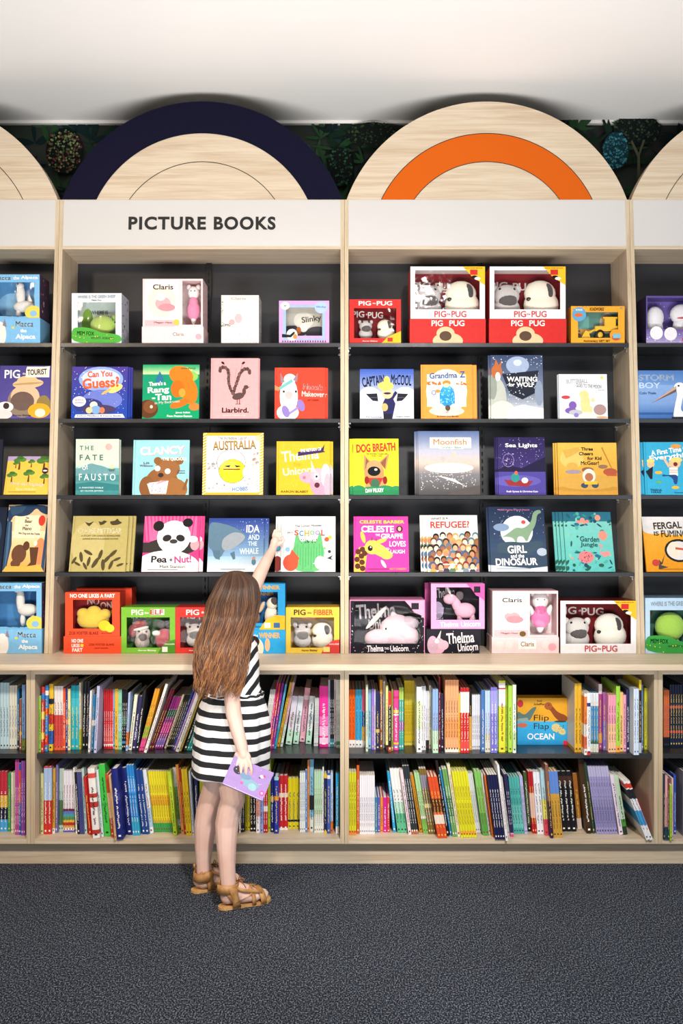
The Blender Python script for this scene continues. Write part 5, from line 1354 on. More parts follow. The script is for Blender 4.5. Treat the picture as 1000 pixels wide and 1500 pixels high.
def shelf_row(cab, row, items):
    """items: (x0, x1, ytop, ybot, dx, n, colour, bands, description)
    x0..x1: where the n equal books stand, dx: how far their tops lean (photo px)"""
    where, xleft = CABS[cab]
    xlo, xhi = xleft + PT + 0.0008, xleft + 1.2 - PT - 0.0008
    Z = (Z_MID if row == 'upper' else Z_FLOOR) + 0.0004
    dmin = (MID_D if row == 'upper' else LD) - 0.028
    prev = 'oak divider'
    rects = placed.setdefault((cab, row), [])
    r = random.Random(hash((cab, row)) % 1000 if False else (ord(cab) * 7 + len(row)))
    seq = 0
    for it in items:
        x0, x1, yt, yb, dx, n, col, bands, desc = it
        if desc is None:
            prev = col
            continue
        D = max(dmin, F * (HC - Z) / (yb - 750))
        k = D / F
        h = (HC - Z) - (yt - 750) * k
        th = math.atan2(dx * k, h)
        h = h / math.cos(th)
        hmax = ((Z_OPEN if row == 'upper' else Z_MID - 0.018) - Z - 0.004)
        h = min(h, hmax)
        tw = (x1 - x0) * k / n * math.cos(th) * 0.972
        num = {2: 'two', 3: 'three', 4: 'four', 5: 'five', 6: 'six', 7: 'seven', 8: 'eight', 9: 'nine'}.get(n)
        head = desc + (', one of %s' % num if num else '')
        shelf = '%s %s shelf' % (where, row)
        label = '%s right of %s, %s' % (head, prev, shelf)
        short = prev
        for word in ('leaning ', 'slim ', 'slumped ', 'thin ', 'tall '):
            if len(label.split()) > 16:
                short = short.replace(word, '')
                label = '%s right of %s, %s' % (head, short, shelf)
        if len(label.split()) > 16:
            label = '%s right of %s' % (head, short)
        grp = '%s run, %s' % (desc, shelf) if num else None
        base = None
        dep = min(0.215, LBACK - 0.02 - D)
        hard = tw > 0.009
        for i in range(n):
            x = (x0 + (x1 - x0) * i / n - 500) * k
            x = max(x, xlo)
            for _ in range(400):
                R_ = rect_of(x, Z, tw + 0.0003, h, th)
                if any(overlap2(R_, q) for q in rects[-14:]):
                    x += 0.0004
                else:
                    break
            rects.append(R_)
            seq += 1
            px_ = x + (tw if th > 0 else 0)
            if base is None:
                mb, sp, pg = spine_mesh(tw, h, dep, col, bands, seq * 13 + ord(cab), hard)
                if th > 0:
                    for m_ in (mb, sp, pg):
                        m_.v = [(a - tw, b_, c_) for a, b_, c_ in m_.v]
                base = mb.build('thick_book' if hard else 'slim_book', None, (px_, D, Z), (0, th, 0))
                sp.build('spine', base)
                pg.build('pages', base)
                tag(base, label, 'book', grp)
            else:
                copy_thing(base, (px_, D + r.uniform(0, 0.002), Z))
        prev = desc


def GAP(name): return (0, 0, 0, 0, 0, 1, name, [], None)


W_, K_ = 'ebe8e4', '1b1b20'
shelf_row('A', 'upper', [
    (-26, -14, 1006, 1097, 0, 2, '6a8a9a', [], 'grey blue paperback'),
    (-13, -1, 1003, 1097, 0, 3, '8a7aa0', [], 'dull violet paperback'),
    (0, 13, 1000, 1097, 0, 3, 'b9d2da', [], 'pale blue thin paperback'),
    (13.5, 25, 1004, 1097, 0, 3, 'ddd9c8', [], 'cream thin paperback'),
    (25.2, 28, 1009, 1098, 0, 1, '2a6a9a', [(0, .35, '1c3a44')], 'deep blue thin paperback'),
    (28.2, 31.5, 1024, 1099, 0, 1, '8a5140', [(.3, .36, 'd9a23a')], 'short brown paperback'),
    (32, 36.8, 1003, 1099, 0, 1, '7fa6d6', [(0, .18, '7a8a3a')], 'sky blue paperback')])
shelf_row('B', 'upper', [
    (51.8, 55.2, 1020, 1102, 0, 1, '9ccb4a', [], 'lime green thin paperback'),
    (56, 60, 1006, 1102, 1, 1, 'c8382c', [(.5, .62, 'e8c53a'), (.8, .9, '3a7ac0'), (.2, .3, 'e8c53a')], 'red checkered paperback'),
    (60, 64.5, 1004, 1101, 1, 1, '3a7fc4', [(.55, .65, 'c8382c'), (.1, .25, 'c8382c'), (.85, .92, 'e8e4dc')], 'blue checkered paperback'),
    (64.5, 70.5, 1002, 1100, 1, 1, 'e0b832', [(.1, .3, '2f62ae'), (.4, .55, 'c8382c'), (.7, .78, '22242c')], 'yellow patterned paperback'),
    (71, 84, 1005, 1099, 0, 3, 'e4ddda', [(0, .55, 'cc4a44'), (0, .06, 'e2643a')], 'white over red paperback'),
    (84.3, 88, 1008, 1099, 0, 1, 'e2582a', [(.42, .44, '2a2a44')], 'orange red paperback'),
    (88, 91, 1008, 1099, 0, 1, '2d3a86', [(.42, .5, 'e2582a')], 'navy thin paperback'),
    (91.2, 95, 1009, 1099, 0, 1, 'e9dfa0', [], 'pale yellow paperback'),
    (96, 107.5, 1004, 1098, 0, 2, '2ba5b8', [(.55, .8, '45b5c4')], 'teal hardback'),
    (108, 110.4, 1000, 1098, 0, 1, 'd9d5c0', [(0, .3, 'b9b53a')], 'cream slim paperback'),
    (110.6, 119.5, 998, 1096, 2, 2, '26262c', [], 'black hardback'),
    (119.8, 122.5, 1008, 1097, 2, 1, '26306a', [], 'navy slim paperback'),
    (122.5, 125.3, 1016, 1097, 2, 1, 'c8383a', [], 'slim red paperback'),
    (125.5, 128, 1012, 1102, 3, 1, W_, [], 'white slim paperback'),
    (128.4, 134.8, 1018, 1100, 3, 2, '2f86b8', [(.45, .55, W_)], 'blue slim paperback'),
    (135.4, 139.5, 1005, 1103, 5, 1, 'b9bddf', [], 'lilac hardback'),
    (145.5, 158.6, 1010, 1097, 0, 5, 'd02f33', [(.06, .3, 'd9504a'), (.06, .08, 'f0e8e2')], 'red slim paperback'),
    (159, 162.3, 1010, 1097, 0, 1, '7fb4e0', [], 'light blue paperback'),
    (162.5, 167.5, 1009, 1098, 0, 1, 'e2b43a', [], 'golden yellow paperback'),
    (167.8, 172.8, 1010, 1098, 0, 2, '8ed0b0', [(.3, .6, 'a6d8e0')], 'mint green paperback'),
    (174, 181, 1010, 1098, 1, 3, '1e2026', [(.4, .55, '33624e'), (.1, .14, '4a8ac0')], 'black speckled paperback'),
    (181.4, 184.3, 1015, 1100, 4, 1, 'a9bfe6', [(.1, .32, 'd9742e')], 'pale blue leaning paperback'),
    (184.6, 189.5, 1018, 1099, 9, 1, 'e2e4cc', [], 'cream leaning paperback'),
    (193, 198.5, 1020, 1099, 10, 1, '34325c', [(.2, .35, '565a8a')], 'dark violet leaning paperback'),
    (198.7, 203, 1010, 1099, 11, 1, '24262e', [], 'black leaning paperback'),
    (203.2, 210, 1009, 1100, 24, 2, 'e29c2f', [(0, .2, 'd9508a'), (.2, .4, 'a8b04a'), (.45, .72, 'e0a83a')], 'orange and pink leaning paperback'),
    (210.3, 214.4, 1002, 1103, 32, 1, W_, [], 'white tall leaning hardback'),
    (214.8, 221, 1010, 1099, 32, 2, '6a2434', [], 'maroon leaning paperback'),
    (222, 234, 1021, 1097, 28, 4, 'a63a8c', [(.3, .5, 'e23a9a'), (.6, .75, '3a6a5a'), (.05, .2, '8a6ab4')], 'magenta striped leaning paperback'),
    (238, 241, 1018, 1097, 27, 1, 'd6c9b4', [], 'cream slim leaning paperback'),
    (241.4, 249.4, 1018, 1097, 27, 3, '23221f', [(.1, .9, '3a361c')], 'black and yellow leaning paperback'),
    (249.6, 253, 1009, 1098, 31, 1, '2a4486', [], 'dark blue leaning paperback'),
    (253.2, 256.4, 1015, 1099, 31, 1, '9a7ac4', [], 'violet leaning paperback'),
    (256.6, 262, 1008, 1102, 34, 1, W_, [(0, .3, 'e2e0d2')], 'white leaning hardback'),
    (262.2, 265, 1008, 1101, 34, 1, 'e8c25a', [], 'yellow leaning paperback'),
    (267, 272, 1004, 1100, 33, 1, '2a3a34', [], 'dark green leaning paperback'),
    (273, 280, 1012, 1100, 32, 2, '2f9a9a', [], 'teal leaning paperback'),
    (284, 300, 1012, 1100, 22, 3, 'c9ccd2', [], 'grey white leaning paperback'),
    GAP('the girl'),
    (383, 390.5, 1010, 1096, 13, 3, 'dfe0da', [], 'greyish white leaning paperback'),
    (391, 394, 1000, 1096, 14, 1, 'd92f86', [], 'magenta leaning paperback'),
    (394.2, 397, 1002, 1097, 14, 1, 'd9503a', [(.3, .5, '6a2a7a')], 'orange red leaning paperback'),
    (397.2, 401, 1001, 1097, 15, 1, '8a2f9a', [], 'purple leaning paperback'),
    (401.3, 404.2, 1003, 1097, 16, 1, '5fb4d6', [(0, .3, '2f9ab8')], 'light blue leaning hardback'),
    (404.4, 408.4, 1000, 1094, 19, 1, 'd9a832', [(.0, .3, 'c9952a')], 'gold leaning hardback'),
    (408.6, 412, 1000, 1094, 18, 1, 'e2b4bc', [(0, .35, 'cfe0d0')], 'pale pink leaning hardback'),
    (413.4, 422.2, 1020, 1091, 10, 1, 'dcd9e4', [(0, .3, 'b6dcc2'), (.42, .62, 'c9c6cc')], 'thick white and mint leaning book'),
    (426, 434.2, 1020, 1090, 8, 1, 'dfe4e8', [(0, .25, 'b6dcc2'), (.42, .6, 'c4c9cc')], 'thick white and mint book'),
    (436, 444.4, 1008, 1087, 8, 1, 'e2a3b0', [(.78, .86, 'f0d9d9'), (0, .1, 'eeb8c4')], 'thick pink book'),
    (446, 454.4, 1020, 1090, 6, 1, 'dfe4e4', [(0, .28, 'b6dcc2'), (.42, .62, 'c4c9cc')], 'second thick white mint book'),
    (456, 462, 1022, 1093, 2, 3, 'd6dcd4', [], 'thin off white paperback'),
    (463.4, 476.6, 1005, 1094, 0, 1, 'ea2f98', [(.18, .34, 'f3a9d2'), (.36, .5, 'f06ab4'), (.05, .15, 'f6c4de')], 'thick hot pink hardback'),
    (477, 479.6, 996, 1094, 0, 1, 'a9b4c8', [], 'slim grey blue paperback'),
    (480, 485.6, 996, 1094, 0, 2, '24262c', [(.0, .12, '3a7a8a')], 'slim black paperback'),
    (486.2, 488.8, 995, 1094, 0, 1, 'dfc6c6', [], 'slim pale pink paperback'),
    (488.9, 494.6, 996, 1096, 0, 3, 'e6e8e2', [(.05, .1, '4aa66a')], 'slim white paperback')])
shelf_row('C', 'upper', [
    (511, 520, 1010, 1095, 0, 2, 'e8641c', [(0, .13, 'e9e6e2')], 'orange paperback with white foot'),
    (520.3, 530, 1010, 1095, 0, 2, '3fa7d2', [(0, .13, 'e9e6e2')], 'cyan paperback with white foot'),
    (530.2, 535, 1010, 1095, 0, 1, 'd9607c', [(0, .12, 'e9e6e2'), (.12, .36, 'e2a83a'), (.36, .62, '2f5f9a')], 'pink and blue paperback'),
    (535.4, 538.6, 1003, 1101, 0, 1, 'dfe3d2', [(0, 1, 'c9d4b8')], 'pale green thin paperback'),
    (539, 543.6, 1010, 1097, 0, 1, '8fc0dc', [], 'pale blue paperback'),
    (544, 547.8, 1009, 1098, 0, 1, '9a7ad0', [], 'purple paperback'),
    (548, 550.2, 1010, 1098, 0, 1, 'd3cfe2', [], 'lavender thin paperback'),
    (550.4, 555.8, 1013, 1099, 0, 1, '25305a', [(.3, .36, 'b9a25a')], 'navy paperback'),
    (556, 560.4, 996, 1098, 0, 1, '7a4a26', [(.8, 1, 'c98a2c')], 'tall brown hardback'),
    (560.8, 564, 998, 1096, 0, 1, 'dfe3ea', [], 'tall white paperback'),
    (564.2, 567.6, 1004, 1101, 0, 1, 'e8dc8a', [(0, .1, '2a2a24')], 'pale yellow thin paperback'),
    (568, 572.6, 1013, 1101, 0, 1, '26211f', [(.75, 1, 'c23a34'), (0, .08, 'b8482c')], 'black paperback with red head'),
    (573, 575.8, 1010, 1100, 0, 1, '8a8f3a', [], 'olive thin paperback'),
    (576.2, 583.8, 1011, 1099, 0, 1, 'e0468e', [(.62, .67, 'f2c23a'), (.58, .6, W_), (.86, .9, 'c92f6a'), (.1, .13, 'f2c23a'), (.05, .08, '4a8ac0')], 'hot pink striped book'),
    (584.2, 591, 1007, 1098, 0, 2, '4aa89a', [(.3, .45, '8a5aa0'), (.8, 1, 'a8c85a')], 'teal and purple paperback'),
    (592, 606, 997, 1092, 0, 7, 'dcbd2a', [(.0, .06, 'eed85a'), (.62, .8, 'e8cf4a')], 'slim yellow paperback'),
    (607.4, 615, 1006, 1102, 0, 1, 'e8e8e6', [(.35, .78, 'd5e6b4')], 'white book with green label'),
    (615.2, 621.8, 1005, 1099, 0, 2, 'e6e6ea', [], 'clean white paperback'),
    (622, 627, 1012, 1098, 0, 2, 'dfe0e4', [(0, .16, '2a2c30')], 'white paperback with black foot'),
    (627.4, 630.6, 1004, 1097, 0, 1, 'd8cfae', [], 'beige thin paperback'),
    (631, 639, 1010, 1103, 0, 2, '8fb0dc', [(0, .35, 'bfe0c2')], 'pale blue and green paperback'),
    (639.8, 642.2, 1001, 1098, 0, 1, '26303c', [], 'thin slate paperback'),
    (642.4, 645, 993, 1098, 0, 1, '7a2030', [], 'tall maroon paperback'),
    (645.2, 650, 1016, 1098, 0, 1, '3a2f4e', [], 'dark plum paperback'),
    (651.2, 671, 996, 1102, 0, 5, 'efa878', [(0, .05, 'f6e4d4'), (.2, .45, 'eb9a5c')], 'tall peach paperback'),
    (671.2, 673.2, 1016, 1102, 0, 1, 'e2c43a', [], 'yellow slip paperback'),
    (673.6, 686.6, 1008, 1103, 0, 3, 'c9302f', [(.62, .94, 'e6dcda'), (.94, 1, 'b8282a'), (.05, .2, 'd9504a')], 'red and white paperback'),
    (686.8, 690.8, 1009, 1099, 0, 1, '26221f', [(0, .55, 'd9a24a')], 'black over orange paperback'),
    (691, 702.4, 1018, 1098, 0, 4, 'e8e8ee', [], 'short white paperback'),
    (703, 708, 1011, 1101, 0, 1, '4a78b8', [], 'mid blue paperback'),
    (708.2, 715.8, 1012, 1102, 0, 2, 'b8cfe4', [(0, .3, 'd0d2c0')], 'powder blue paperback'),
    (716.2, 725.6, 1007, 1103, 0, 2, '7a74c8', [(.6, .95, 'a09ade')], 'violet paperback'),
    (726, 728.8, 1010, 1100, 0, 1, 'a9d3e0', [], 'thin aqua paperback'),
    (729.2, 738.8, 997, 1102, 0, 1, 'd8d83a', [(.64, .97, 'efece8'), (.88, .9, 'c23a3a')], 'yellow book with white label'),
    (739.2, 742.8, 1004, 1100, 0, 1, 'a8b83a', [], 'olive lime paperback'),
    (743.2, 749, 1004, 1102, 0, 1, 'a9d34e', [], 'bright lime hardback'),
    (749.4, 754.6, 1003, 1103, 0, 1, 'dfe9d8', [(.05, .3, 'bfd8a0')], 'white and green hardback'),
    GAP('the landscape ocean book'),
    (841.4, 851.6, 1001, 1102, 0, 2, 'ddae32', [(.0, .05, 'c9952a')], 'golden yellow hardback'),
    (851.8, 855.8, 1016, 1106, 0, 1, 'e9e2dc', [(.5, .95, 'dd7a3a'), (.1, .3, 'd96a4a')], 'orange and white paperback'),
    (855.4, 860.6, 1015, 1106, 0, 1, 'e6e6ea', [(.78, .84, '2a3a7a'), (0, .06, 'c23a3a')], 'white paperback with navy mark'),
    (861, 876, 1015, 1102, 0, 4, '4a92c2', [(.78, 1, 'e2e4e6'), (0, .14, 'd8dcd0'), (.14, .2, '3a6a5a')], 'white and sea blue paperback'),
    (876.6, 881.6, 1002, 1098, 0, 1, 'b04a86', [(.1, .25, 'e29a4a'), (.85, 1, 'e8d9d9')], 'plum pink paperback'),
    (882, 886.6, 1014, 1099, 0, 1, '7a6ac0', [(.5, 1, 'a05a9a')], 'violet and plum paperback'),
    (887, 898.4, 1018, 1102, 0, 3, 'eebc98', [(.5, 1, 'e89ab2')], 'peach and pink paperback'),
    (898.8, 904.6, 1005, 1102, 0, 1, '9fd44a', [(0, .1, 'e9a24a')], 'lime green tall hardback'),
    (905, 910.6, 1014, 1101, 0, 1, 'efc27a', [], 'apricot paperback'),
    (911, 915.4, 1018, 1101, 0, 1, 'e8a0b8', [], 'rose pink paperback'),
    (915.8, 920.4, 1010, 1101, 0, 1, '2c2f5a', [], 'midnight blue paperback'),
    (920.8, 928.8, 1009, 1106, 0, 2, 'cfdcec', [], 'icy blue paperback'),
    (929.2, 932.2, 1008, 1100, 0, 1, '3f62a4', [], 'royal blue paperback'),
    (934, 937.4, 996, 1103, 0, 1, '2a2c34', [(.86, 1, 'e0c63a'), (0, .14, 'b9c6d6')], 'black book with yellow head'),
    (939.2, 942, 1003, 1099, 0, 1, '6f86ac', [], 'grey blue slim paperback'),
    (943.6, 947.4, 1008, 1098, 0, 1, 'd3cf2e', [], 'bright yellow paperback')])
shelf_row('D', 'upper', [
    (972, 980, 1011, 1095, 0, 3, 'd97040', [(0, .18, '1d1c22')], 'orange brown paperback with black foot'),
    (981, 1000, 1003, 1094, 0, 5, '232a44', [(.62, .66, 'c0504a'), (.22, .26, 'c0304a')], 'navy paperback with red bands'),
    (1000.5, 1030, 1003, 1094, 0, 6, '5a6a9a', [], 'dull blue paperback')])

shelf_row('A', 'lower', [
    (-30, -12, 1128, 1218, 0, 4, '4a7a9a', [], 'steel blue paperback'),
    (-11, -1, 1132, 1218, 0, 3, '8a4a5a', [], 'wine red paperback'),
    (0, 10.8, 1130, 1218, 0, 2, 'c23444', [(.4, .6, 'e2b23a'), (.2, .4, '1e2440'), (0, .2, '4aa2dc')], 'red yellow navy banded paperback'),
    (11.4, 15.8, 1132, 1218, 0, 1, '3f9a5c', [], 'leaf green paperback'),
    (16.2, 21.8, 1132, 1220, 0, 2, 'e2ddc6', [], 'ivory thin paperback'),
    (22, 27.4, 1113, 1223, 0, 2, 'b84a94', [], 'tall magenta paperback'),
    (27.6, 30.6, 1118, 1223, 0, 1, '3a5aa4', [(.45, .9, 'd0503c')], 'tall blue and red paperback'),
    (31, 36.6, 1115, 1224, 0, 2, '8a4aa0', [], 'tall violet paperback')])
shelf_row('B', 'lower', [
    (59.4, 63.6, 1133, 1222, 0, 1, 'e2dc9c', [], 'pale yellow slim book'),
    (64, 75.6, 1123, 1222, 0, 2, 'c8382f', [(.5, .98, 'a4bce0')], 'pale blue over red hardback'),
    (76, 79.6, 1126, 1221, 1, 1, 'cf9a3a', [(0, .08, W_)], 'ochre patterned paperback'),
    (79.8, 82.8, 1120, 1220, 1, 1, '7a72aa', [], 'dusty violet paperback'),
    (83.2, 89.6, 1126, 1218, 1, 2, 'b9cfc0', [(.1, .5, '5a7a4a')], 'pale green forest paperback'),
    (91, 107, 1129, 1219, 0, 4, 'e4e0e8', [(0, .03, '5a5ab0'), (.03, .07, 'ece8e2'), (.07, .11, 'c9a24a'), (.11, .16, 'b03030'), (.16, .2, 'd9b23a'), (.2, .25, '4a9a5a'), (.25, .3, '4aa0a8'), (.3, .34, '5a7ac8'), (.34, .38, '6a3050')], 'white rainbow banded paperback'),
    (107.2, 109.6, 1125, 1221, -4, 1, W_, [], 'slim white book'),
    (110, 113.4, 1131, 1222, -5, 1, '22222c', [], 'slim black book with white title'),
    (113.6, 119.4, 1131, 1222, -5, 2, 'dfe0ea', [(0, 1, '4a4a86')], 'slim indigo striped book'),
    (119.8, 123.6, 1126, 1221, -5, 1, 'b4d3cf', [], 'pale aqua slim book'),
    (124, 134, 1138, 1223, -8, 2, 'c92a2c', [], 'short red hardback'),
    (135.5, 145.8, 1126, 1228, -8, 1, 'eae4e0', [(.86, .93, 'd9504a'), (.58, .64, 'b83a34'), (.44, .52, 'b83a34'), (.06, .12, 'b83a34')], 'thick white book with red dots'),
    (146, 149.6, 1128, 1226, -8, 1, 'cfe0e0', [], 'pale grey slim book'),
    (153, 162.4, 1120, 1225, -9, 1, '43c04a', [(.42, .46, '3aa842')], 'bright green hardback'),
    (162.8, 167.6, 1134, 1226, -9, 1, 'c8502f', [(.3, .7, 'e8b48a')], 'rust and peach paperback'),
    (167.8, 170.6, 1136, 1231, -9, 1, 'c9a87c', [], 'tan slim book'),
    (171, 180.4, 1126, 1230, -9, 1, '232a78', [(.55, .65, '39408c')], 'thick navy hardback'),
    (180.8, 189.6, 1125, 1223, -9, 1, '232a72', [(.3, .4, '39408c')], 'second thick navy hardback'),
    (190.4, 200.6, 1121, 1224, -10, 3, '2f86d0', [(.0, .25, '3aa0c8'), (.6, .8, '4a9ae0')], 'sky blue paperback'),
    (201, 211.6, 1128, 1222, -11, 2, '27468c', [], 'deep blue paperback'),
    (212.6, 218, 1128, 1221, -11, 1, 'dfe6ee', [(.1, .4, 'a9c4e0')], 'white and ice blue paperback'),
    (220, 249.4, 1130, 1219, -10, 9, 'e3d62f', [(0, .15, '3f9a52'), (.15, .19, 'c9a83a'), (.44, .6, 'dfae2c')], 'yellow paperback with green foot'),
    (251, 256, 1130, 1224, -9, 1, 'b9d93a', [], 'lime yellow paperback'),
    (258, 263.6, 1124, 1219, -9, 1, '7fbc74', [(.7, 1, 'd3dae2'), (.1, .2, 'cfe0e8')], 'white and green paperback'),
    (265, 269, 1120, 1222, -9, 1, 'e2924a', [], 'light orange paperback'),
    (269.4, 272.4, 1126, 1222, -9, 1, 'a8382c', [], 'brick red slim paperback'),
    (273, 281.4, 1127, 1224, -8, 2, 'e2c42c', [], 'golden slim paperback'),
    (281.8, 284.4, 1130, 1225, -6, 1, 'c9d6e6', [], 'pale slim paperback'),
    (284.8, 290, 1138, 1222, -2, 1, '2a3260', [], 'short navy paperback'),
    (290.4, 297, 1138, 1220, 0, 2, 'b8b83a', [], 'short olive yellow paperback'),
    (297.4, 304, 1140, 1220, 0, 2, 'd9d6d0', [], 'short greyish paperback'),
    (307, 328, 1136, 1220, 0, 3, '4a6a8a', [], 'muted blue paperback'),
    (331, 348, 1136, 1220, 0, 3, '8a8a96', [], 'grey paperback'),
    (350, 352.4, 1137, 1220, 0, 1, 'e2e4ea', [], 'white slim paperback'),
    (352.8, 357.6, 1137, 1219, 0, 2, '24252c', [], 'black slim paperback'),
    (358, 366, 1136, 1216, 0, 2, 'd9cb1e', [], 'lemon yellow paperback'),
    (366.4, 374.6, 1136, 1218, 0, 2, '1d1c1e', [], 'black paperback'),
    (375, 380.6, 1140, 1220, 0, 1, 'e4dfe2', [(.3, .6, 'd99a8a')], 'white and pink paperback'),
    (381, 385.6, 1140, 1220, 0, 1, '8f9ad0', [], 'periwinkle paperback'),
    (386, 391.6, 1142, 1220, 0, 2, 'b82a2e', [(.4, .5, 'e9dada')], 'dark red slim paperback'),
    (392.2, 396, 1112, 1218, 0, 1, 'a4bc28', [], 'tall lime paperback'),
    (396.4, 401, 1137, 1219, 0, 1, '252a6e', [(.54, .64, 'c9a24a')], 'dark navy paperback'),
    (401.6, 408, 1138, 1221, 0, 1, '2a3a9c', [(.94, 1, '9fd0d8'), (.58, .66, 'd98a3a')], 'blue hardback with picture patch'),
    (408.4, 420.8, 1136, 1216, 0, 2, 'c2282e', [(.6, .68, 'e2cdb4'), (0, .04, 'e9e2dc')], 'red hardback with portrait patch'),
    (421.2, 438.4, 1140, 1214, 0, 3, 'd8c820', [(.14, .18, '2a281c')], 'lemon yellow hardback'),
    (439, 446.6, 1132, 1219, 0, 3, 'e2e6e2', [], 'soft white paperback'),
    (447, 450, 1128, 1219, 0, 1, '5f86c0', [], 'slim cornflower paperback'),
    (450.2, 453, 1113, 1219, 0, 1, 'd98a4a', [], 'tall orange slim paperback'),
    (453.4, 459.4, 1112, 1218, 0, 1, '7fb4d0', [(.3, .5, '2a2c30'), (0, .2, 'd0d8d0')], 'tall light blue paperback'),
    (460, 471.6, 1130, 1220, 0, 4, 'b8d8b4', [(0, .3, 'e2e6da')], 'pale leaf green paperback'),
    (471.8, 474, 1124, 1220, 0, 1, 'e9e8e4', [], 'tall slim white paperback'),
    (474.4, 478.6, 1133, 1221, 0, 1, '252a52', [(.92, 1, 'e2b83a'), (0, .04, 'e2b83a')], 'navy and gold paperback'),
    (479, 483.6, 1132, 1221, 0, 1, '3f5cae', [(.9, .96, 'efe4dc')], 'strong blue paperback'),
    (484, 487.6, 1132, 1221, 0, 1, 'b4c8e2', [(0, .2, 'c9703a')], 'pale ice paperback'),
    (491.6, 496.6, 1133, 1221, 0, 1, '2fa4d2', [(0, .12, 'e6e6e6')], 'cyan paperback by the divider')])
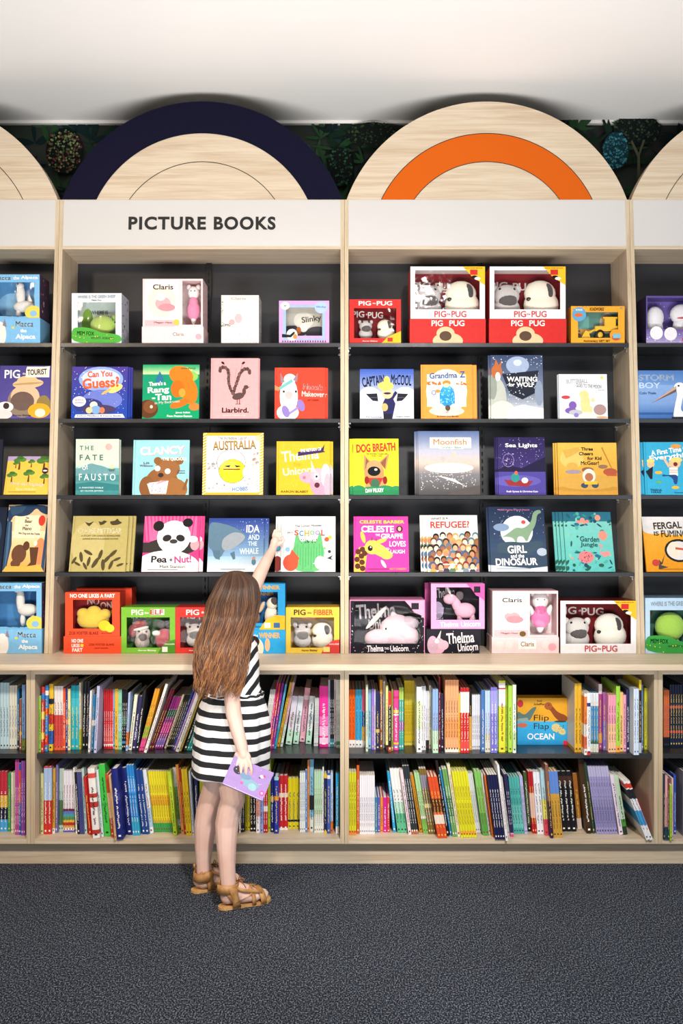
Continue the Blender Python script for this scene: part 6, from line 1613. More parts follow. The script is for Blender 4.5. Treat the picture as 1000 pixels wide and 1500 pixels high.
shelf_row('C', 'lower', [
    (511, 521.4, 1131, 1223, 0, 3, 'd3d12e', [(0, .07, 'e08a3a')], 'lime yellow slim paperback'),
    (522.4, 526, 1121, 1221, 0, 1, 'd9662c', [], 'tall burnt orange paperback'),
    (526.6, 547.6, 1136, 1222, 0, 8, 'e8e4ea', [], 'slim white paperback'),
    (549, 552.8, 1168, 1219, 0, 1, '2f86ac', [], 'small teal booklet'),
    (553, 556.8, 1168, 1219, 0, 1, '6a5ab0', [], 'small violet booklet'),
    (557, 560.8, 1168, 1219, 0, 1, 'e08a2c', [], 'small orange booklet'),
    (561, 566.6, 1168, 1219, 0, 1, 'c82a92', [], 'small magenta booklet'),
    (566.8, 570.6, 1168, 1219, 0, 1, 'd23a3a', [], 'small red booklet'),
    (573, 577, 1131, 1219, -9, 1, '2f9ed2', [], 'cyan leaning paperback'),
    (578, 592.4, 1126, 1220, -12, 3, 'e6e8e6', [(0, .3, '5fb48c'), (.3, .48, 'b9e0cc')], 'white paperback with green foot'),
    (593, 597.4, 1128, 1223, -13, 1, 'ead9de', [(0, 1, 'e8d3da')], 'pinkish white leaning paperback'),
    (598, 607.6, 1122, 1222, -14, 3, '33393e', [(0, .06, 'b06a4a')], 'slate grey leaning paperback'),
    (609, 614, 1135, 1219, -14, 1, 'dc942c', [], 'amber leaning paperback'),
    (615, 622.6, 1132, 1221, -14, 2, 'a8d49a', [(.24, .28, W_), (0, .24, '7ab85a')], 'spring green leaning paperback'),
    (624, 634, 1126, 1222, -15, 3, '7d6a36', [(.4, .46, 'd9c88a'), (.7, .9, '8a8a9a')], 'bronze patterned leaning paperback'),
    (638, 652, 1138, 1228, -15, 3, 'd5502c', [(.23, .38, 'e9dcd6'), (.42, .64, '5a2a22')], 'vermilion leaning paperback'),
    (652.6, 656.6, 1114, 1225, -17, 1, '26201f', [], 'black tall leaning book'),
    (657, 660, 1128, 1224, -16, 1, '3a92cc', [], 'blue slim leaning paperback'),
    (660.6, 667.6, 1127, 1226, -16, 2, '6fa060', [(.3, .6, '4a7a4a')], 'mossy green leaning paperback'),
    (668, 672.4, 1120, 1226, -16, 1, 'ddd6b4', [], 'parchment leaning paperback'),
    (673.4, 696, 1130, 1227, -14, 6, 'd9d62a', [(.05, .1, 'e8a83a')], 'acid yellow leaning paperback'),
    (697, 705, 1133, 1220, -13, 3, 'e4e4ec', [], 'cool white leaning paperback'),
    (706.4, 715.4, 1130, 1224, -13, 2, '7fc060', [(0, .35, '5aa04a')], 'grass green leaning paperback'),
    (716, 718.8, 1133, 1222, -12, 1, 'e2e0e2', [], 'thin white leaning paperback'),
    (719, 721.4, 1135, 1226, -12, 1, 'd9702c', [], 'thin orange leaning paperback'),
    (722, 736, 1135, 1230, -12, 4, '20244a', [], 'navy leaning paperback'),
    (736.4, 739.6, 1121, 1232, -13, 1, 'e6e6ea', [], 'tall white leaning book'),
    (741.4, 746.6, 1139, 1224, -11, 2, 'd9d3cf', [], 'pale grey leaning paperback'),
    (747, 751.6, 1134, 1226, -10, 2, '34305a', [(0, .06, 'd9508a')], 'dark indigo leaning paperback'),
    (752.4, 767.4, 1138, 1221, -8, 4, '52b0a8', [(.1, .5, '6fc4ba')], 'aqua leaning paperback'),
    (768, 772.4, 1137, 1222, -8, 2, 'b8b4dc', [], 'lavender leaning paperback'),
    (773, 778, 1131, 1218, -7, 1, '4a5c34', [(0, .1, '24241f')], 'dark olive leaning paperback'),
    (778.4, 785, 1130, 1221, -7, 2, 'b0242c', [(.25, .65, 'd9b4b0')], 'crimson leaning paperback'),
    (786.4, 796, 1131, 1222, -7, 2, 'e6e6ee', [], 'bright white leaning hardback'),
    (796.6, 802, 1129, 1224, -7, 1, 'a9d3e0', [(0, .25, 'd04a5a'), (.25, .55, 'e0dc6a')], 'baby blue and yellow paperback'),
    (802.6, 807, 1120, 1228, -8, 1, '8a5a4a', [(0, .5, '3a2440')], 'tall brown leaning hardback'),
    (808, 821.6, 1130, 1227, -8, 3, 'c99a3e', [(.66, 1, '5f86cc')], 'sky over wheat paperback'),
    (822.6, 844.6, 1130, 1218, -8, 3, '1f1e22', [(.78, .92, '4a3028')], 'thick black hardback'),
    (846, 852.6, 1133, 1215, -8, 1, 'a86a30', [(0, .2, 'd9c4bc')], 'brown and orange book'),
    (859, 867.6, 1113, 1221, -13, 1, '3a281e', [(.1, .9, '42301f')], 'tall dark brown book'),
    (868, 871.4, 1118, 1221, -13, 1, '2c4a3c', [], 'dark green slim book'),
    (872.4, 902, 1123, 1222, -14, 8, '9a94c2', [(.85, 1, 'b4b0d2'), (.1, .4, '8a84b4')], 'lavender grey paperback'),
    (902.6, 908.4, 1135, 1223, -14, 1, 'dfd3e2', [], 'pale lilac paperback'),
    (909, 915.4, 1136, 1223, -14, 1, 'b8d2b4', [(0, .14, '2a3a2a'), (.14, .26, '4a8a3a')], 'mint paperback with photo foot'),
    (931.5, 941.5, 1145, 1231, -34, 2, 'e8e6e8', [(.88, .96, 'c8382f'), (.7, .86, '26262c'), (.25, .5, '4a9ad0')], 'white paperback slumped'),
    (942.6, 945.2, 1172, 1226, -20, 1, 'c02a2e', [(0, .1, '6ab84a')], 'thin red paperback slumped')])
shelf_row('D', 'lower', [
    (971.6, 973.8, 1133, 1230, 0, 1, '24304a', [], 'dark slim paperback'),
    (974, 977.6, 1136, 1230, 0, 1, 'd9a0a0', [(0, .2, '2a4a4e')], 'dusty pink paperback'),
    (978, 980, 1140, 1230, 0, 1, '7a3a40', [(0, .2, '2a4a4e')], 'wine slim paperback'),
    (980.4, 983.4, 1150, 1231, 0, 1, '9ac43a', [], 'apple green paperback'),
    (983.8, 986, 1140, 1230, 0, 1, 'e2b8b4', [], 'pale rose paperback'),
    (986.4, 990, 1135, 1222, 0, 1, '3a56ae', [], 'blue paperback'),
    (1000, 1024, 1130, 1225, 0, 5, '7a7a86', [], 'mid grey paperback')])

# the landscape ocean book face out, with its stack behind, between the runs of the right cabinet
Zs = Z_MID + 0.0004
oc_d = F * (HC - Zs) / (1091 - 750)
w_, h_ = (830.5 - 757.5) * oc_d / F, (HC - Zs) - (1022.5 - 750) * oc_d / F
mb = MB()
mb.box(0, w_, 0, 0.0015, 0, h_, ink('e6a62c', 0.35))
mb.box(0, w_, 0.0085, 0.010, 0, h_, ink('e6a62c', 0.35))
paint(mb, [R('35a5dc', 0, 0, 100, 50), G('2f9bd6', '3fb0e2', 0, 50, 6), E('c8303a', 6, 88, 6, 8), T('3a2a1c', 'Axel', 44, 94, 10, 4), T('3a2a1c', 'Scheffler', 44, 87, 22, 5),
           P('5f7a72', (0, 50), (0, 74), (14, 62), (30, 80), (40, 82), (30, 62), (24, 50)), P('93a69c', (0, 50), (2, 56), (20, 58), (24, 50)), P('8f4a28', (54, 80), (60, 88), (70, 84), (80, 70), (100, 62), (100, 50), (84, 50), (74, 60), (66, 74), (60, 76)), E('a85a30', 62, 83, 8, 8), E('1d1a18', 63, 85, 1, 1.4),
           T('2a2420', 'Flip', 48, 56, 30, 16, 0, .0), T('2a2420', 'Flap', 48, 38, 30, 16, 0, .0), T(WHITE, 'OCEAN', 47, 18, 54, 13, 0, .02), E('d9c88a', 78, 36, 10, 9, -30), E('d9c88a', 88, 30, 10, 7, -40), S('4a3a2a', 18, 4, .9, 70, 26, 94, 44), E('d06a4a', 10, 42, 10, 5), R('d8384a', 92, 0, 100, 9), E('3a4a3a', 86, 50, 12, 2)], w_, h_, rough=0.35)
ocean = mb.build('picture_book', None, ((757.5 - 500) * oc_d / F, oc_d, Zs))
mb = MB(); mb.box(0, 0.0015, 0.0015, 0.0085, 0, h_, ink('3a8ab0', 0.35)); mb.build('spine', ocean)
mb = MB(); mb.box(0.002, w_ - 0.003, 0.0017, 0.0083, 0.002, h_ - 0.003, PAPER); mb.build('pages', ocean)
tag(ocean, 'landscape orange and blue ocean book face out between spines', 'book')
for i in range(5):
    copy_thing(ocean, ocean.location + Vector((0, 0.0112 * (i + 1), 0)), None, 'copy of the landscape ocean book stacked behind the front one, %s back' % ['first', 'second', 'third', 'fourth', 'fifth'][i])
# ------------------------------------------------------------------ the girl
def skin_mat():
    m, nt, p = new_mat('skin')
    tc = nt.nodes.new('ShaderNodeTexCoord')
    t1 = nt.nodes.new('ShaderNodeTexNoise')
    t1.inputs['Scale'].default_value = 9
    t1.inputs['Detail'].default_value = 4
    rp = nt.nodes.new('ShaderNodeValToRGB')
    rp.color_ramp.elements[0].position = 0.3
    rp.color_ramp.elements[0].color = lin('deb3a2')
    rp.color_ramp.elements[1].position = 0.7
    rp.color_ramp.elements[1].color = lin('ebcabd')
    nt.links.new(tc.outputs['Object'], t1.inputs['Vector'])
    nt.links.new(t1.outputs['Fac'], rp.inputs['Fac'])
    nt.links.new(rp.outputs['Color'], p.inputs['Base Color'])
    p.inputs['Roughness'].default_value = 0.5
    p.inputs['Subsurface Weight'].default_value = 0.12
    p.inputs['Subsurface Radius'].default_value = (0.02, 0.008, 0.005)
    p.inputs['Subsurface Scale'].default_value = 0.4
    return m


SKIN = skin_mat()
body_bits = MB()


def limb(pts):
    """tapering chain of (point, radius); overlapping solids that are fused afterwards"""
    for i in range(len(pts)):
        p, r = pts[i]
        body_bits.ellipsoid(p, (r, r, r), SKIN, None, 14, 9)
        if i + 1 < len(pts):
            q, r2 = pts[i + 1]
            body_bits.tube([p, q], [r, r2], SKIN, 14)


def J(px, py, d, r): return (W(px, py, d), r)


# torso (stays under the dress), neck, head
limb([J(333, 1060, 3.37, .078), J(341, 1022, 3.38, .066), J(348, 985, 3.385, .068), J(351, 955, 3.39, .064), J(352, 932, 3.39, .042)])
limb([J(328, 1066, 3.39, .060), J(340, 1066, 3.345, .060)])
C_HEAD = W(347, 884, 3.385)
FWD = Vector((0.55, 0.82, 0.12)).normalized()
RGT = FWD.cross(Vector((0, 0, 1))).normalized()
UPV = RGT.cross(FWD).normalized()


def hp(f, r, u): return C_HEAD + FWD * f + RGT * r + UPV * u


limb([(W(352, 935, 3.39), .034), (hp(-.01, 0, -.06), .036)])
yaw_h = math.atan2(-FWD.x, FWD.y)
body_bits.ellipsoid(hp(-.012, 0, .02), (.068, .082, .080), SKIN, (0.1, 0, yaw_h), 20, 14)
body_bits.ellipsoid(hp(.022, 0, -.035), (.054, .055, .060), SKIN, (0.1, 0, yaw_h), 20, 14)
body_bits.ellipsoid(hp(.058, 0, -.072), (.020, .018, .016), SKIN, (0, 0, yaw_h), 12, 8)      # chin
body_bits.ellipsoid(hp(.083, 0, -.020), (.009, .012, .010), SKIN, (0, 0, yaw_h), 12, 8)      # nose
body_bits.tube([hp(.07, 0, .008), hp(.083, 0, -.016)], [.006, .008], SKIN, 10)
for s in (-1, 1):
    body_bits.ellipsoid(hp(.048, s * .026, -.025), (.022, .018, .022), SKIN, None, 12, 8)    # cheeks
    body_bits.ellipsoid(hp(-.005, s * .070, -.012), (.008, .018, .026), SKIN, (0, 0, yaw_h), 12, 8)   # ears
# shoulders and arms
R_SH, L_SH = W(352, 945, 3.318), W(342, 926, 3.485)
limb([(W(351, 950, 3.385), .050), (R_SH, .037)])
limb([(W(351, 945, 3.39), .050), (L_SH, .038)])
R_WR = W(354.5, 1096, 3.222)
limb([(R_SH, .036), J(344, 985, 3.272, .030), J(339.5, 1022, 3.25, .0275), J(342, 1045, 3.242, .0275), J(348, 1072, 3.23, .0235), (R_WR, .0205)])
L_WR = W(398.5, 806, 3.825)
limb([(L_SH, .036), J(358, 890, 3.60, .030), J(373, 861, 3.69, .026), J(381, 840, 3.735, .0265), J(391, 820, 3.785, .0215), (L_WR, .0165)])
# right hand: back of the hand to the camera, fingers over the front of the small book, thumb behind it
body_bits.ellipsoid(W(357, 1112, 3.216), (.026, .013, .033), SKIN, (0, math.radians(-4), 0), 16, 10)
limb([(R_WR, .0195), (W(356.5, 1106, 3.217), .017)])
for (kx, ky, mx_, my_, tx, ty, r, kd) in ((346.8, 1119, 345.2, 1127.5, 347.4, 1134.5, .0054, 3.203), (353.2, 1121.5, 352.8, 1131, 354.0, 1138.5, .0057, 3.199),
                                    (360, 1121.5, 360.4, 1131, 360.6, 1138.5, .0057, 3.199), (366.4, 1118.5, 368.2, 1128.5, 367.4, 1139, .0055, 3.201)):
    limb([(W((kx + 357) / 2, ky - 9, 3.212), .0080), (W(kx, ky, kd), .0068), (W(mx_, my_, kd - .008), r), (W(tx, ty, kd - .004), r * .86)])
limb([(W(348, 1106, 3.222), .012), (W(344, 1114, 3.238), .009), (W(347, 1125, 3.246), .0078), (W(350, 1131, 3.244), .0065)])
# left hand: pinching the left edge of the white book
HD = 3.868
body_bits.ellipsoid(W(402, 794, 3.848), (.017, .018, .024), SKIN, (0, math.radians(20), 0), 16, 10)
limb([(L_WR, .0165), (W(400.5, 799, 3.84), .016)])
for (kx, ky, mx_, my_, tx, ty, dd, r) in ((400.2, 785, 402.4, 777.0, 409.0, 776.8, .010, .0049), (402.6, 787, 405.5, 780.8, 412, 781.5, .004, .0068),
                                       (404.6, 790, 408.8, 785.2, 414, 786, .000, .0049), (405.6, 794, 409.4, 789.8, 413.4, 790.6, -.003, .0046)):
    limb([(W(402, 793, 3.85), .0075), (W(kx, ky, HD - .006 + dd), .0066), (W(mx_, my_, HD + dd), r), (W(tx, ty, HD + .004 + dd), r * .85)])
limb([(W(403, 799, 3.842), .0105), (W(408.6, 797, 3.848), .0085), (W(413.8, 794.5, 3.852), .0064), (W(416.2, 789.8, 3.858), .0052)])
# legs
limb([J(337, 1076, 3.34, .052), J(338.5, 1118, 3.312, .053), J(339, 1150, 3.297, .0465), J(341, 1171, 3.287, .0425), J(335, 1188, 3.292, .0405), J(332, 1207, 3.297, .0415), J(331.5, 1240, 3.285, .0345), J(332.6, 1270, 3.275, .0290), J(334, 1296, 3.272, .0275), J(334, 1308, 3.27, .029)])
limb([J(324, 1076, 3.395, .052), J(318, 1118, 3.415, .056), J(316, 1150, 3.412, .045), J(308, 1172, 3.407, .042), J(303, 1190, 3.412, .040), J(301, 1207, 3.418, .041), J(298.5, 1240, 3.418, .033), J(298, 1262, 3.416, .0275), J(298.5, 1278, 3.416, .0265), J(298.5, 1290, 3.414, .028)])
FEET = []
for (hx, hd, tx, td) in ((328.5, 3.264, 391, 3.338), (288.5, 3.408, 352, 3.485)):
    heel = Vector(((hx - 500) * hd / F, hd, 0)); toe = Vector(((tx - 500) * td / F, td, 0))
    d = (toe - heel).normalized()
    side = Vector((d.y, -d.x, 0))           # towards the camera side
    FEET.append((heel, d, side))
for (heel, d, side), ank in zip(FEET, (W(334, 1306, 3.27), W(298.5, 1289, 3.414))):
    def fp(s, l, z): return heel + d * s + side * l + Vector((0, 0, z))
    limb([(ank, .028), (fp(.012, 0, .040), .026), (fp(.05, .002, .040), .026), (fp(.09, .004, .036), .023), (fp(.118, .006, .030), .018)])
    limb([(ank, .027), (fp(.05, 0, .060), .022), (fp(.09, 0, .046), .018)])
    limb([(fp(.06, -.012, .032), .019), (fp(.115, -.016, .030), .0175)])
    limb([(fp(.06, .012, .032), .019), (fp(.108, .020, .028), .0155)])
    for i, (l, s1, r) in enumerate(((-.0225, .158, .0105), (-.0070, .160, .0082), (.0055, .155, .0078), (.0165, .148, .0072), (.0265, .139, .0068))):
        limb([(fp(.112, l * .85, .027), r * 1.1), (fp(s1 - .014, l, .025), r), (fp(s1, l, .021), r * .9)])

tmp = body_bits.build('fused_body')
rm = tmp.modifiers.new('fuse', 'REMESH'); rm.mode = 'VOXEL'; rm.voxel_size = 0.0025; rm.use_smooth_shade = True
sm = tmp.modifiers.new('smooth', 'SMOOTH'); sm.factor = 0.5; sm.iterations = 4
dg = bpy.context.evaluated_depsgraph_get()
me = bpy.data.meshes.new_from_object(tmp.evaluated_get(dg))
bpy.data.objects.remove(tmp)
me.name = 'person'
me.materials.clear(); me.materials.append(SKIN)
me.polygons.foreach_set('use_smooth', [True] * len(me.polygons))
P0 = Vector((FEET[0][0].x, FEET[0][0].y, 0))
me.transform(Matrix.Translation(-P0))
person = bpy.data.objects.new('person', me)
COL.objects.link(person)
person.location = P0
tag(person, 'girl in black and white striped dress and tan sandals reaching up for a book', 'person')


def on_girl(name, mb, parent=None):
    mb.v = [(a - P0.x, b - P0.y, c - P0.z) for a, b, c in mb.v]
    return mb.build(name, parent or person)


# face
for s in (-1, 1):
    mb = MB(); mb.ellipsoid(hp(.0685, s * .027, .000), (.010, .009, .007), plain('eye_white', 'ece8e4', 0.2), (0, 0, yaw_h), 14, 9)
    mb.ellipsoid(hp(.0765, s * .027, .000), (.0048, .0026, .0048), plain('iris_brown', '3a241a', 0.2), (0, 0, yaw_h), 12, 8)
    on_girl('eye', mb)
    mb = MB(); mb.tube([hp(.0735, s * .016, .017), hp(.0745, s * .027, .020), hp(.068, s * .040, .016)], .0022, plain('brow_brown', '4a3020', 0.8), 6)
    on_girl('eyebrow', mb)
mb = MB(); mb.ellipsoid(hp(.0745, 0, -.046), (.017, .006, .0045), plain('lip_pink', 'c07a74', 0.4), (0, 0, yaw_h), 14, 8)
mb.ellipsoid(hp(.0735, 0, -.052), (.013, .006, .0045), plain('lip_pink', 'c07a74', 0.4), (0, 0, yaw_h), 14, 8)
on_girl('mouth', mb)

# striped dress -----------------------------------------------------
def stripe_mat(name, nx, ny, nz, period, duty, phase, wob):
    m, nt, p = new_mat(name)
    tc = nt.nodes.new('ShaderNodeTexCoord')
    dot = nt.nodes.new('ShaderNodeVectorMath'); dot.operation = 'DOT_PRODUCT'
    dot.inputs[1].default_value = (nx, ny, nz)
    nz_ = nt.nodes.new('ShaderNodeTexNoise')
    nz_.inputs['Scale'].default_value = 11
    ad = nt.nodes.new('ShaderNodeMath'); ad.operation = 'MULTIPLY_ADD'
    ad.inputs[1].default_value = wob
    dv = nt.nodes.new('ShaderNodeMath'); dv.operation = 'DIVIDE'; dv.inputs[1].default_value = period
    ph = nt.nodes.new('ShaderNodeMath'); ph.operation = 'ADD'; ph.inputs[1].default_value = phase
    fr = nt.nodes.new('ShaderNodeMath'); fr.operation = 'FRACT'
    gt = nt.nodes.new('ShaderNodeMath'); gt.operation = 'GREATER_THAN'; gt.inputs[1].default_value = duty
    mx = nt.nodes.new('ShaderNodeMix'); mx.data_type = 'RGBA'
    mx.inputs[6].default_value = lin('1a1b1f')
    mx.inputs[7].default_value = lin('eeecec')
    wv = nt.nodes.new('ShaderNodeTexNoise'); wv.inputs['Scale'].default_value = 320
    b = nt.nodes.new('ShaderNodeBump'); b.inputs['Strength'].default_value = 0.35; b.inputs['Distance'].default_value = 0.002
    nt.links.new(tc.outputs['Object'], dot.inputs[0])
    nt.links.new(tc.outputs['Object'], nz_.inputs['Vector'])
    nt.links.new(tc.outputs['Object'], wv.inputs['Vector'])
    nt.links.new(nz_.outputs['Fac'], ad.inputs[0])
    nt.links.new(dot.outputs['Value'], ad.inputs[2])
    nt.links.new(ad.outputs[0], dv.inputs[0])
    nt.links.new(dv.outputs[0], ph.inputs[0])
    nt.links.new(ph.outputs[0], fr.inputs[0])
    nt.links.new(fr.outputs[0], gt.inputs[0])
    nt.links.new(gt.outputs[0], mx.inputs[0])
    nt.links.new(mx.outputs[2], p.inputs['Base Color'])
    nt.links.new(wv.outputs['Fac'], b.inputs['Height'])
    nt.links.new(b.outputs['Normal'], p.inputs['Normal'])
    p.inputs['Roughness'].default_value = 0.9
    return m


def loft(levels, fold, m, thick=0.003, n=72, name='skirt', parent=None):
    """levels: centre px, centre row, half width px, distance, half depth; fold(level fraction, angle) -> radius factor"""
    mb = MB()
    vv = []
    for j, (cx, cy, hw, d, hd) in enumerate(levels):
        c = W(cx, cy, d)
        rx = hw * d / F
        t = j / (len(levels) - 1)
        for i in range(n):
            a = 2 * math.pi * i / n
            f = fold(t, a)
            vv.append((c.x + rx * f * math.cos(a), c.y + hd * f * math.sin(a), c.z))
    fs = []
    for j in range(len(levels) - 1):
        for i in range(n):
            i2 = (i + 1) % n
            fs.append((j * n + i, (j + 1) * n + i, (j + 1) * n + i2, j * n + i2))
    mb.add(vv, fs, m, True)
    o = on_girl(name, mb, parent)
    so = o.modifiers.new('cloth_thickness', 'SOLIDIFY'); so.thickness = thick; so.offset = 1
    return o


sk_m = stripe_mat('skirt_stripes', 0.05, 0.0, 1.0, 0.0418, 0.46, 0.34, 0.010)
bo_m = stripe_mat('bodice_stripes', -0.80, 0.0, 0.60, 0.0345, 0.46, 0.2, 0.012)


def interp(keys, n):
    out = []
    for i in range(n):
        t = i / (n - 1) * (len(keys) - 1)
        k = min(int(t), len(keys) - 2)
        f = t - k
        out.append(tuple(a * (1 - f) + b * f for a, b in zip(keys[k], keys[k + 1])))
    return out


skirt_keys = [(343, 1013, 39.5, 3.378, .080), (341.5, 1020, 42, 3.376, .086), (340, 1032, 47.5, 3.372, .096), (339.5, 1050, 52, 3.366, .102), (339, 1070, 54.5, 3.362, .106), (338, 1092, 55, 3.360, .110), (337, 1113, 55.2, 3.358, .113), (336.5, 1133, 55.4, 3.357, .116)]


def skirt_fold(t, a):
    k = min(1.0, t * 2.2)
    g = 0.012 * math.sin(23 * a + 2 * math.sin(3 * a)) * max(0, 1 - t * 2.6)
    return 1 + g + k * (0.034 * math.sin(5 * a + 0.6) + 0.016 * math.sin(9 * a + 1.9 + 1.2 * t) + 0.010 * math.sin(14 * a + t))


loft(interp(skirt_keys, 40), skirt_fold, sk_m, name='skirt', n=120)
bod_keys = [(351, 934, 17, 3.388, .060), (350.5, 944, 25, 3.386, .068), (349, 958, 28.5, 3.382, .074), (348, 975, 30.5, 3.38, .076), (347, 990, 31.5, 3.38, .077), (345.5, 1004, 33, 3.38, .077), (344, 1013, 38.5, 3.379, .080), (343.5, 1019, 40, 3.378, .082)]
loft(interp(bod_keys, 30), lambda t, a: 1 + 0.016 * math.sin(7 * a + 4 * t) * t + 0.010 * math.sin(19 * a) * max(0, t - .6) * 2.2, bo_m, name='dress_bodice', n=96)
mb = MB()
for i in range(2):
    pts = []
    for k in range(49):
        a = 2 * math.pi * k / 48
        cc = W(343.5, 1016 + i * 3, 3.378)
        rx = 41.5 * 3.378 / F
        pts.append((cc.x + rx * math.cos(a) * (1 + .012 * math.sin(21 * a)), cc.y + .086 * math.sin(a) * (1 + .012 * math.sin(21 * a)), cc.z + .003 * math.sin(13 * a + i)))
    mb.tube(pts, .0042, stripe_mat('waist_gather', 0, 0, 1, .02, .5, .1, .01) if i == 0 else sk_m, 8, False)
on_girl('waistband', mb)

# hair ---------------------------------------------------------------
def hair_mat(name, c_top, c_end, z_top, z_end, rough=0.42):
    m, nt, p = new_mat(name)
    tc = nt.nodes.new('ShaderNodeTexCoord')
    sp = nt.nodes.new('ShaderNodeSeparateXYZ')
    mr = nt.nodes.new('ShaderNodeMapRange')
    mr.inputs['From Min'].default_value = z_end
    mr.inputs['From Max'].default_value = z_top
    rp = nt.nodes.new('ShaderNodeValToRGB')
    rp.color_ramp.elements[0].color = lin(c_end)
    rp.color_ramp.elements[1].color = lin(c_top)
    nt.links.new(tc.outputs['Object'], sp.inputs[0])
    nt.links.new(sp.outputs['Z'], mr.inputs['Value'])
    nt.links.new(mr.outputs['Result'], rp.inputs['Fac'])
    nt.links.new(rp.outputs['Color'], p.inputs['Base Color'])
    p.inputs['Roughness'].default_value = rough
    p.inputs['Specular IOR Level'].default_value = 0.55
    p.inputs['Anisotropic'].default_value = 0.4
    return m


HM = [hair_mat('hair_brown_1', '3a2417', '74452a', 1.10, 0.72), hair_mat('hair_brown_2', '4a2e1c', 'a0683a', 1.10, 0.72), hair_mat('hair_brown_3', '2a1910', '50301b', 1.10, 0.72), hair_mat('hair_brown_4', '5c3c26', 'b87d48', 1.10, 0.72)]
HK = [(836.5, 345.5, 2, 3.385, .006), (838, 345.5, 10, 3.385, .026), (842, 345.8, 18, 3.385, .050), (850, 347, 26, 3.384, .075), (860, 346.5, 30.5, 3.382, .092), (880, 342.5, 36.5, 3.375, .100), (900, 338.5, 36.5, 3.365, .094), (920, 333, 36, 3.328, .080), (940, 327.5, 36, 3.288, .066), (960, 325, 35.5, 3.256, .054), (980, 323, 34.5, 3.238, .047), (1000, 322, 31, 3.228, .042), (1020, 321, 26, 3.222, .038)]


def hair_pt(t, phi, rho):
    x = max(0.0, t * (len(HK) - 1))
    k = max(0, min(int(x), len(HK) - 2))
    f = x - k
    p0, p1, p2, p3 = HK[max(k - 1, 0)], HK[k], HK[k + 1], HK[min(k + 2, len(HK) - 1)]
    cy, cx, hw, d, hd = (b + .5 * f * (c - a + f * (2 * a - 5 * b + 4 * c - e + f * (3 * (b - c) + e - a))) for a, b, c, e in zip(p0, p1, p2, p3))
    hw, hd = max(hw, .5), max(hd, .002)
    c = W(cx, cy, d)
    return Vector((c.x + hw * d / F * rho * math.cos(phi), c.y + hd * rho * math.sin(phi), c.z))


FACE_PHI = math.radians(58)


def in_face(phi, half):
    dlt = (phi - FACE_PHI + math.pi) % (2 * math.pi) - math.pi
    return abs(dlt) < math.radians(half)


mb = MB()
n, lv = 64, 44
vv = []
for j in range(lv):
    t = 0.02 + (0.90 - 0.02) * j / (lv - 1)
    for i in range(n):
        phi = 2 * math.pi * i / n
        vv.append(hair_pt(t, phi, 0.93 * (1 + 0.02 * math.sin(9 * phi + 3 * t))))
fs = []
for j in range(lv - 1):
    t = 0.02 + 0.88 * j / (lv - 1)
    for i in range(n):
        phi = 2 * math.pi * (i + .5) / n
        if t > 0.31 and in_face(phi, 52):
            continue
        i2 = (i + 1) % n
        fs.append((j * n + i, j * n + i2, (j + 1) * n + i2, (j + 1) * n + i))
fs.append(tuple(range(n)))
mb.add(vv, fs, HM[2], True)
rr = random.Random(77)
for lock in range(165):
    phi0 = rr.uniform(0, 2 * math.pi)
    if rr.random() < 0.55:
        phi0 = math.radians(rr.uniform(170, 385))         # most of what shows lies on the camera side
    ph, fq = rr.uniform(0, 6.28), rr.uniform(2.2, 3.6)
    amp = rr.uniform(.008, .022)
    lift = rr.uniform(-.05, .05)
    tend = rr.uniform(0.78, 1.02)
    for q in range(13):
        phi = phi0 + rr.gauss(0, 0.055)
        rho = rr.uniform(0.97, 1.02) + lift
        mt = HM[rr.choice([0, 0, 1, 1, 2, 3])]
        t1 = tend + rr.uniform(-.05, .02)
        if in_face(phi, 50):
            t1 = 0.30
        npt = 26
        t0 = rr.uniform(0.01, 0.09)
        pts, rad = [], []
        drift = rr.gauss(0, .10)
        for k in range(npt):
            u = k / (npt - 1)
            t = t0 + (t1 - t0) * u
            g = max(0, (t - 0.35) / 0.65)
            p = hair_pt(t, phi + drift * g, rho + 0.04 * g * math.sin(ph * 3 + q))
            p.x += amp * g * math.sin(fq * 3.1 * t * 2 + ph + q * .12)
            p.y += amp * .6 * g * math.cos(fq * 3.1 * t * 2 + ph)
            pts.append(p)
            rad.append((0.0015 if u < .85 else 0.0015 * (1 - (u - .85) / .15 * .85)) * (1.15 - .25 * u))
        mb.tube(pts, rad, mt, 5)
# loose wisps at the ends
for q in range(70):
    phi = math.radians(rr.uniform(150, 400))
    pts, rad = [], []
    t1 = rr.uniform(.92, 1.03)
    dx = rr.uniform(-.012, .006)
    for k in range(12):
        u = k / 11
        t = .6 + (t1 - .6) * u
        p = hair_pt(t, phi, 1.0 + .10 * u)
        p.x += dx * u * u + .006 * math.sin(6 * u + q)
        pts.append(p); rad.append(.0011 * (1 - .7 * u))
    mb.tube(pts, rad, HM[rr.choice([1, 3])], 4)
on_girl('hair', mb)

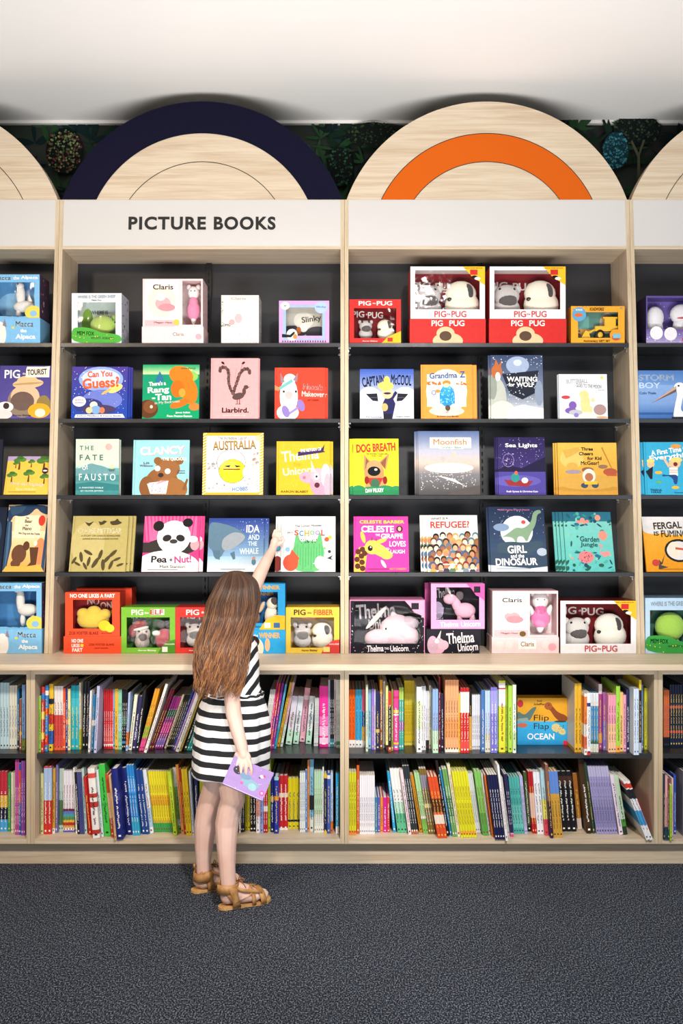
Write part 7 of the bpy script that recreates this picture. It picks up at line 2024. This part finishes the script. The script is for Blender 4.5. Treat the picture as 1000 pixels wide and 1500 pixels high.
# sandals --------------------------------------------------------------
LEA = speckle('a3713e', 'c4925a', 40, 0.35, 0.65, 0.6, bump=0.2)
SOLE = speckle('b98850', 'd2a66c', 60, 0.35, 0.65, 0.7)
for fi, (heel, d, side) in enumerate(FEET):
    def fp(s, l, z): return heel + d * s + side * l + Vector((0, 0, z))
    outline = []
    prof = [(-.022, .000), (-.018, .014), (-.004, .024), (.03, .026), (.07, .028), (.10, .035), (.125, .038), (.148, .034), (.166, .018), (.172, -.004), (.168, -.022), (.150, -.034), (.12, -.035), (.09, -.030), (.06, -.026), (.03, -.025), (-.004, -.024), (-.018, -.014)]
    mb = MB()
    lo = [fp(s, l, 0.0008) for s, l in prof]; hi = [fp(s, l, 0.0095) for s, l in prof]
    k = len(prof)
    mb.add(lo + hi, [tuple(reversed(range(k))), tuple(range(k, 2 * k))] + [(i, (i + 1) % k, (i + 1) % k + k, i + k) for i in range(k)], SOLE)
    root = on_girl('sandal', mb)
    root['label'] = 'near tan leather sandal' if fi == 0 else 'far tan leather sandal'

    def strap(name, pts, wdir, wid, th=.0022):
        """flat leather strip along pts, wid wide along wdir"""
        b = MB()
        vv = []
        cen = sum(pts, Vector()) / len(pts)
        for i, p in enumerate(pts):
            tg = (pts[min(i + 1, len(pts) - 1)] - pts[max(i - 1, 0)]).normalized()
            w_ = (wdir[i] if isinstance(wdir, list) else wdir).normalized()
            nn = tg.cross(w_).normalized()
            ww = wid[i] if isinstance(wid, list) else wid
            vv += [p - w_ * ww / 2 - nn * th / 2, p + w_ * ww / 2 - nn * th / 2, p + w_ * ww / 2 + nn * th / 2, p - w_ * ww / 2 + nn * th / 2]
        fs = []
        for i in range(len(pts) - 1):
            for q in range(4):
                q2 = (q + 1) % 4
                fs.append((i * 4 + q, i * 4 + q2, (i + 1) * 4 + q2, (i + 1) * 4 + q))
        fs += [(3, 2, 1, 0), tuple((len(pts) - 1) * 4 + q for q in range(4))]
        b.add(vv, fs, LEA, True)
        b.v = [(a - P0.x, c - P0.y, e - P0.z) for a, c, e in b.v]
        return b.build(name, root)

    ank = (W(334, 1297, 3.272), W(298.5, 1280, 3.415))[fi]
    ax = ank - heel
    a0 = Vector((ax.x, ax.y, 0)).dot(d)
    # ankle cuff
    pts, wd = [], []
    for i in range(29):
        a = math.radians(24 + 312 * i / 28)
        pts.append(Vector((ank.x, ank.y, ank.z - .004)) + d * (.0365 * math.cos(a) - .001) + side * (.0345 * math.sin(a)))
        wd.append(Vector((0, 0, 1)) + d * .10)
    strap('ankle_cuff', pts, wd, .031)
    for sg in (1, -1):
        # side quarter: from the cuff down to the sole, with the heel left open
        pts = [fp(a0 + .004, sg * .0345, .078), fp(a0 + .010, sg * .0355, .055), fp(a0 + .016, sg * .0355, .032), fp(a0 + .020, sg * .033, .008)]
        strap('side_strap', pts, d, [.030, .026, .024, .030])
        # heel strap sweeping back and down from the cuff
        pts = [fp(a0 - .018, sg * .026, .078), fp(a0 - .010, sg * .031, .056), fp(a0 + .006, sg * .033, .036), fp(a0 + .014, sg * .032, .022)]
        strap('heel_strap', pts, d + Vector((0, 0, .6)), .011)
        # lattice along the side of the instep
        pts = [fp(a0 + .022, sg * .029, .072), fp(a0 + .046, sg * .030, .060), fp(.098, sg * .031, .052), fp(.128, sg * .031, .045)]
        strap('instep_strap', pts, Vector((0, 0, 1)) - side * sg * .4, .011)
        pts = [fp(a0 + .018, sg * .0355, .026), fp(.080, sg * .0365, .042), fp(.098, sg * .027, .058)]
        strap('lattice_strap', pts, d + Vector((0, 0, .2)), .009)
    for s, r, hh, wd_ in ((.092, .0385, .060, .014), (.126, .0425, .049, .021)):
        pts = []
        for i in range(15):
            a = math.pi * i / 14
            pts.append(fp(s - .008 * math.sin(a) * 0 + .004 * math.cos(2 * a), r * math.cos(a), .008 + (hh - .004) * math.sin(a) ** .8))
        strap('cross_strap', pts, d, wd_)
    # laces tied in a bow on the front of the ankle
    b = MB()
    LC = plain('lace_tan', '9a6434', 0.7)
    top = fp(a0 + .036, 0, .088)
    for sg in (1, -1):
        for zz in (0, -.014, -.028):
            b.tube([fp(a0 + .022, sg * .022, .090 + zz), fp(a0 + .038 - zz * .6, 0, .084 + zz), fp(a0 + .026 - zz * .6, -sg * .022, .076 + zz)], .0018, LC, 6)
        b.tube([top, top + d * .010 + side * sg * .012 + Vector((0, 0, .010)), top + d * .018 + side * sg * .018 + Vector((0, 0, .004)), top + d * .010 + side * sg * .008 + Vector((0, 0, -.003)), top], .0018, LC, 6)
        b.tube([top, top + d * .016 + side * sg * .010 + Vector((0, 0, -.012)), top + d * .022 + side * sg * .018 + Vector((0, 0, -.024))], .0016, LC, 6)
    b.v = [(a - P0.x, c - P0.y, e - P0.z) for a, c, e in b.v]
    b.build('laces', root)
    b = MB()
    b.tube([fp(a0 - .034, 0, .080), fp(a0 - .037, 0, .100), fp(a0 - .034, .003, .104), fp(a0 - .033, .003, .086)], .0026, LEA, 6)
    b.v = [(a - P0.x, c - P0.y, e - P0.z) for a, c, e in b.v]
    b.build('pull_tab', root)

# the small book in her right hand ---------------------------------------
bd = 3.208
tl, tr_ = W(343, 1107, bd), W(401, 1132, bd)
ex = (tr_ - tl); bw = ex.length; ex.normalize()
ez = Vector((-0.39, 0, -0.92)); ez = (ez - ex * ez.dot(ex)).normalized()
ez = -ez
tilt = math.radians(28)
ey = ez.cross(ex) * -1
if ey.y < 0:
    ey = -ey
up = (ez * math.cos(tilt) + ey * math.sin(tilt)).normalized()
inn = ex.cross(up); inn = inn if inn.y > 0 else -inn
bh = 0.100
rot = Matrix((ex, inn, up)).transposed()
org = tl - up * bh
org.y -= bh * math.sin(tilt) * 0.0
org = Vector(org)
bm_ = MB()
LILAC = '9c80ba'
bm_.box(0, bw, 0, .0012, 0, bh, ink(LILAC, 0.35))
bm_.box(0, bw, .0098, .011, 0, bh, ink(LILAC, 0.35))
paint(bm_, [G('9f83bd', '987bb6', 0, 100, 4), E('2c2230', 22, 62, 12, 14), E('7fa0b4', 58, 36, 22, 14), E('8fb8c0', 66, 28, 10, 12), E('6a8aa8', 42, 52, 14, 10), E('d94f9c', 92, 22, 6, 9), E('ecb0d4', 92, 22, 3, 4), E('c85aa0', 40, 28, 4, 5), E('efe4ea', 78, 72, 5, 5), E('c8407a', 83, 76, 3, 4), E('5a4a6a', 74, 66, 2.5, 3), S('d6c2e6', 14, 3, 1.2)], bw, bh, rough=0.35)
for i in range(30):
    bm_.box(bw * (.03 + .031 * i), bw * (.045 + .031 * i), -.0003, 0, bh * .012, bh * .03, ink('efe6f2', 0.4))
held = bm_.build('small_book')
held.matrix_world = Matrix.Translation(org) @ rot.to_4x4()
sp_ = MB(); sp_.box(0, bw, .0012, .0098, 0, .0012, ink('9a78b8', 0.35))
pg_ = MB(); pg_.box(.002, bw - .002, .0014, .0096, .0015, bh - .002, PAPER)
sp_.build('spine', held); pg_.build('pages', held)
tag(held, 'small lilac book held low in the girl\'s right hand', 'book')
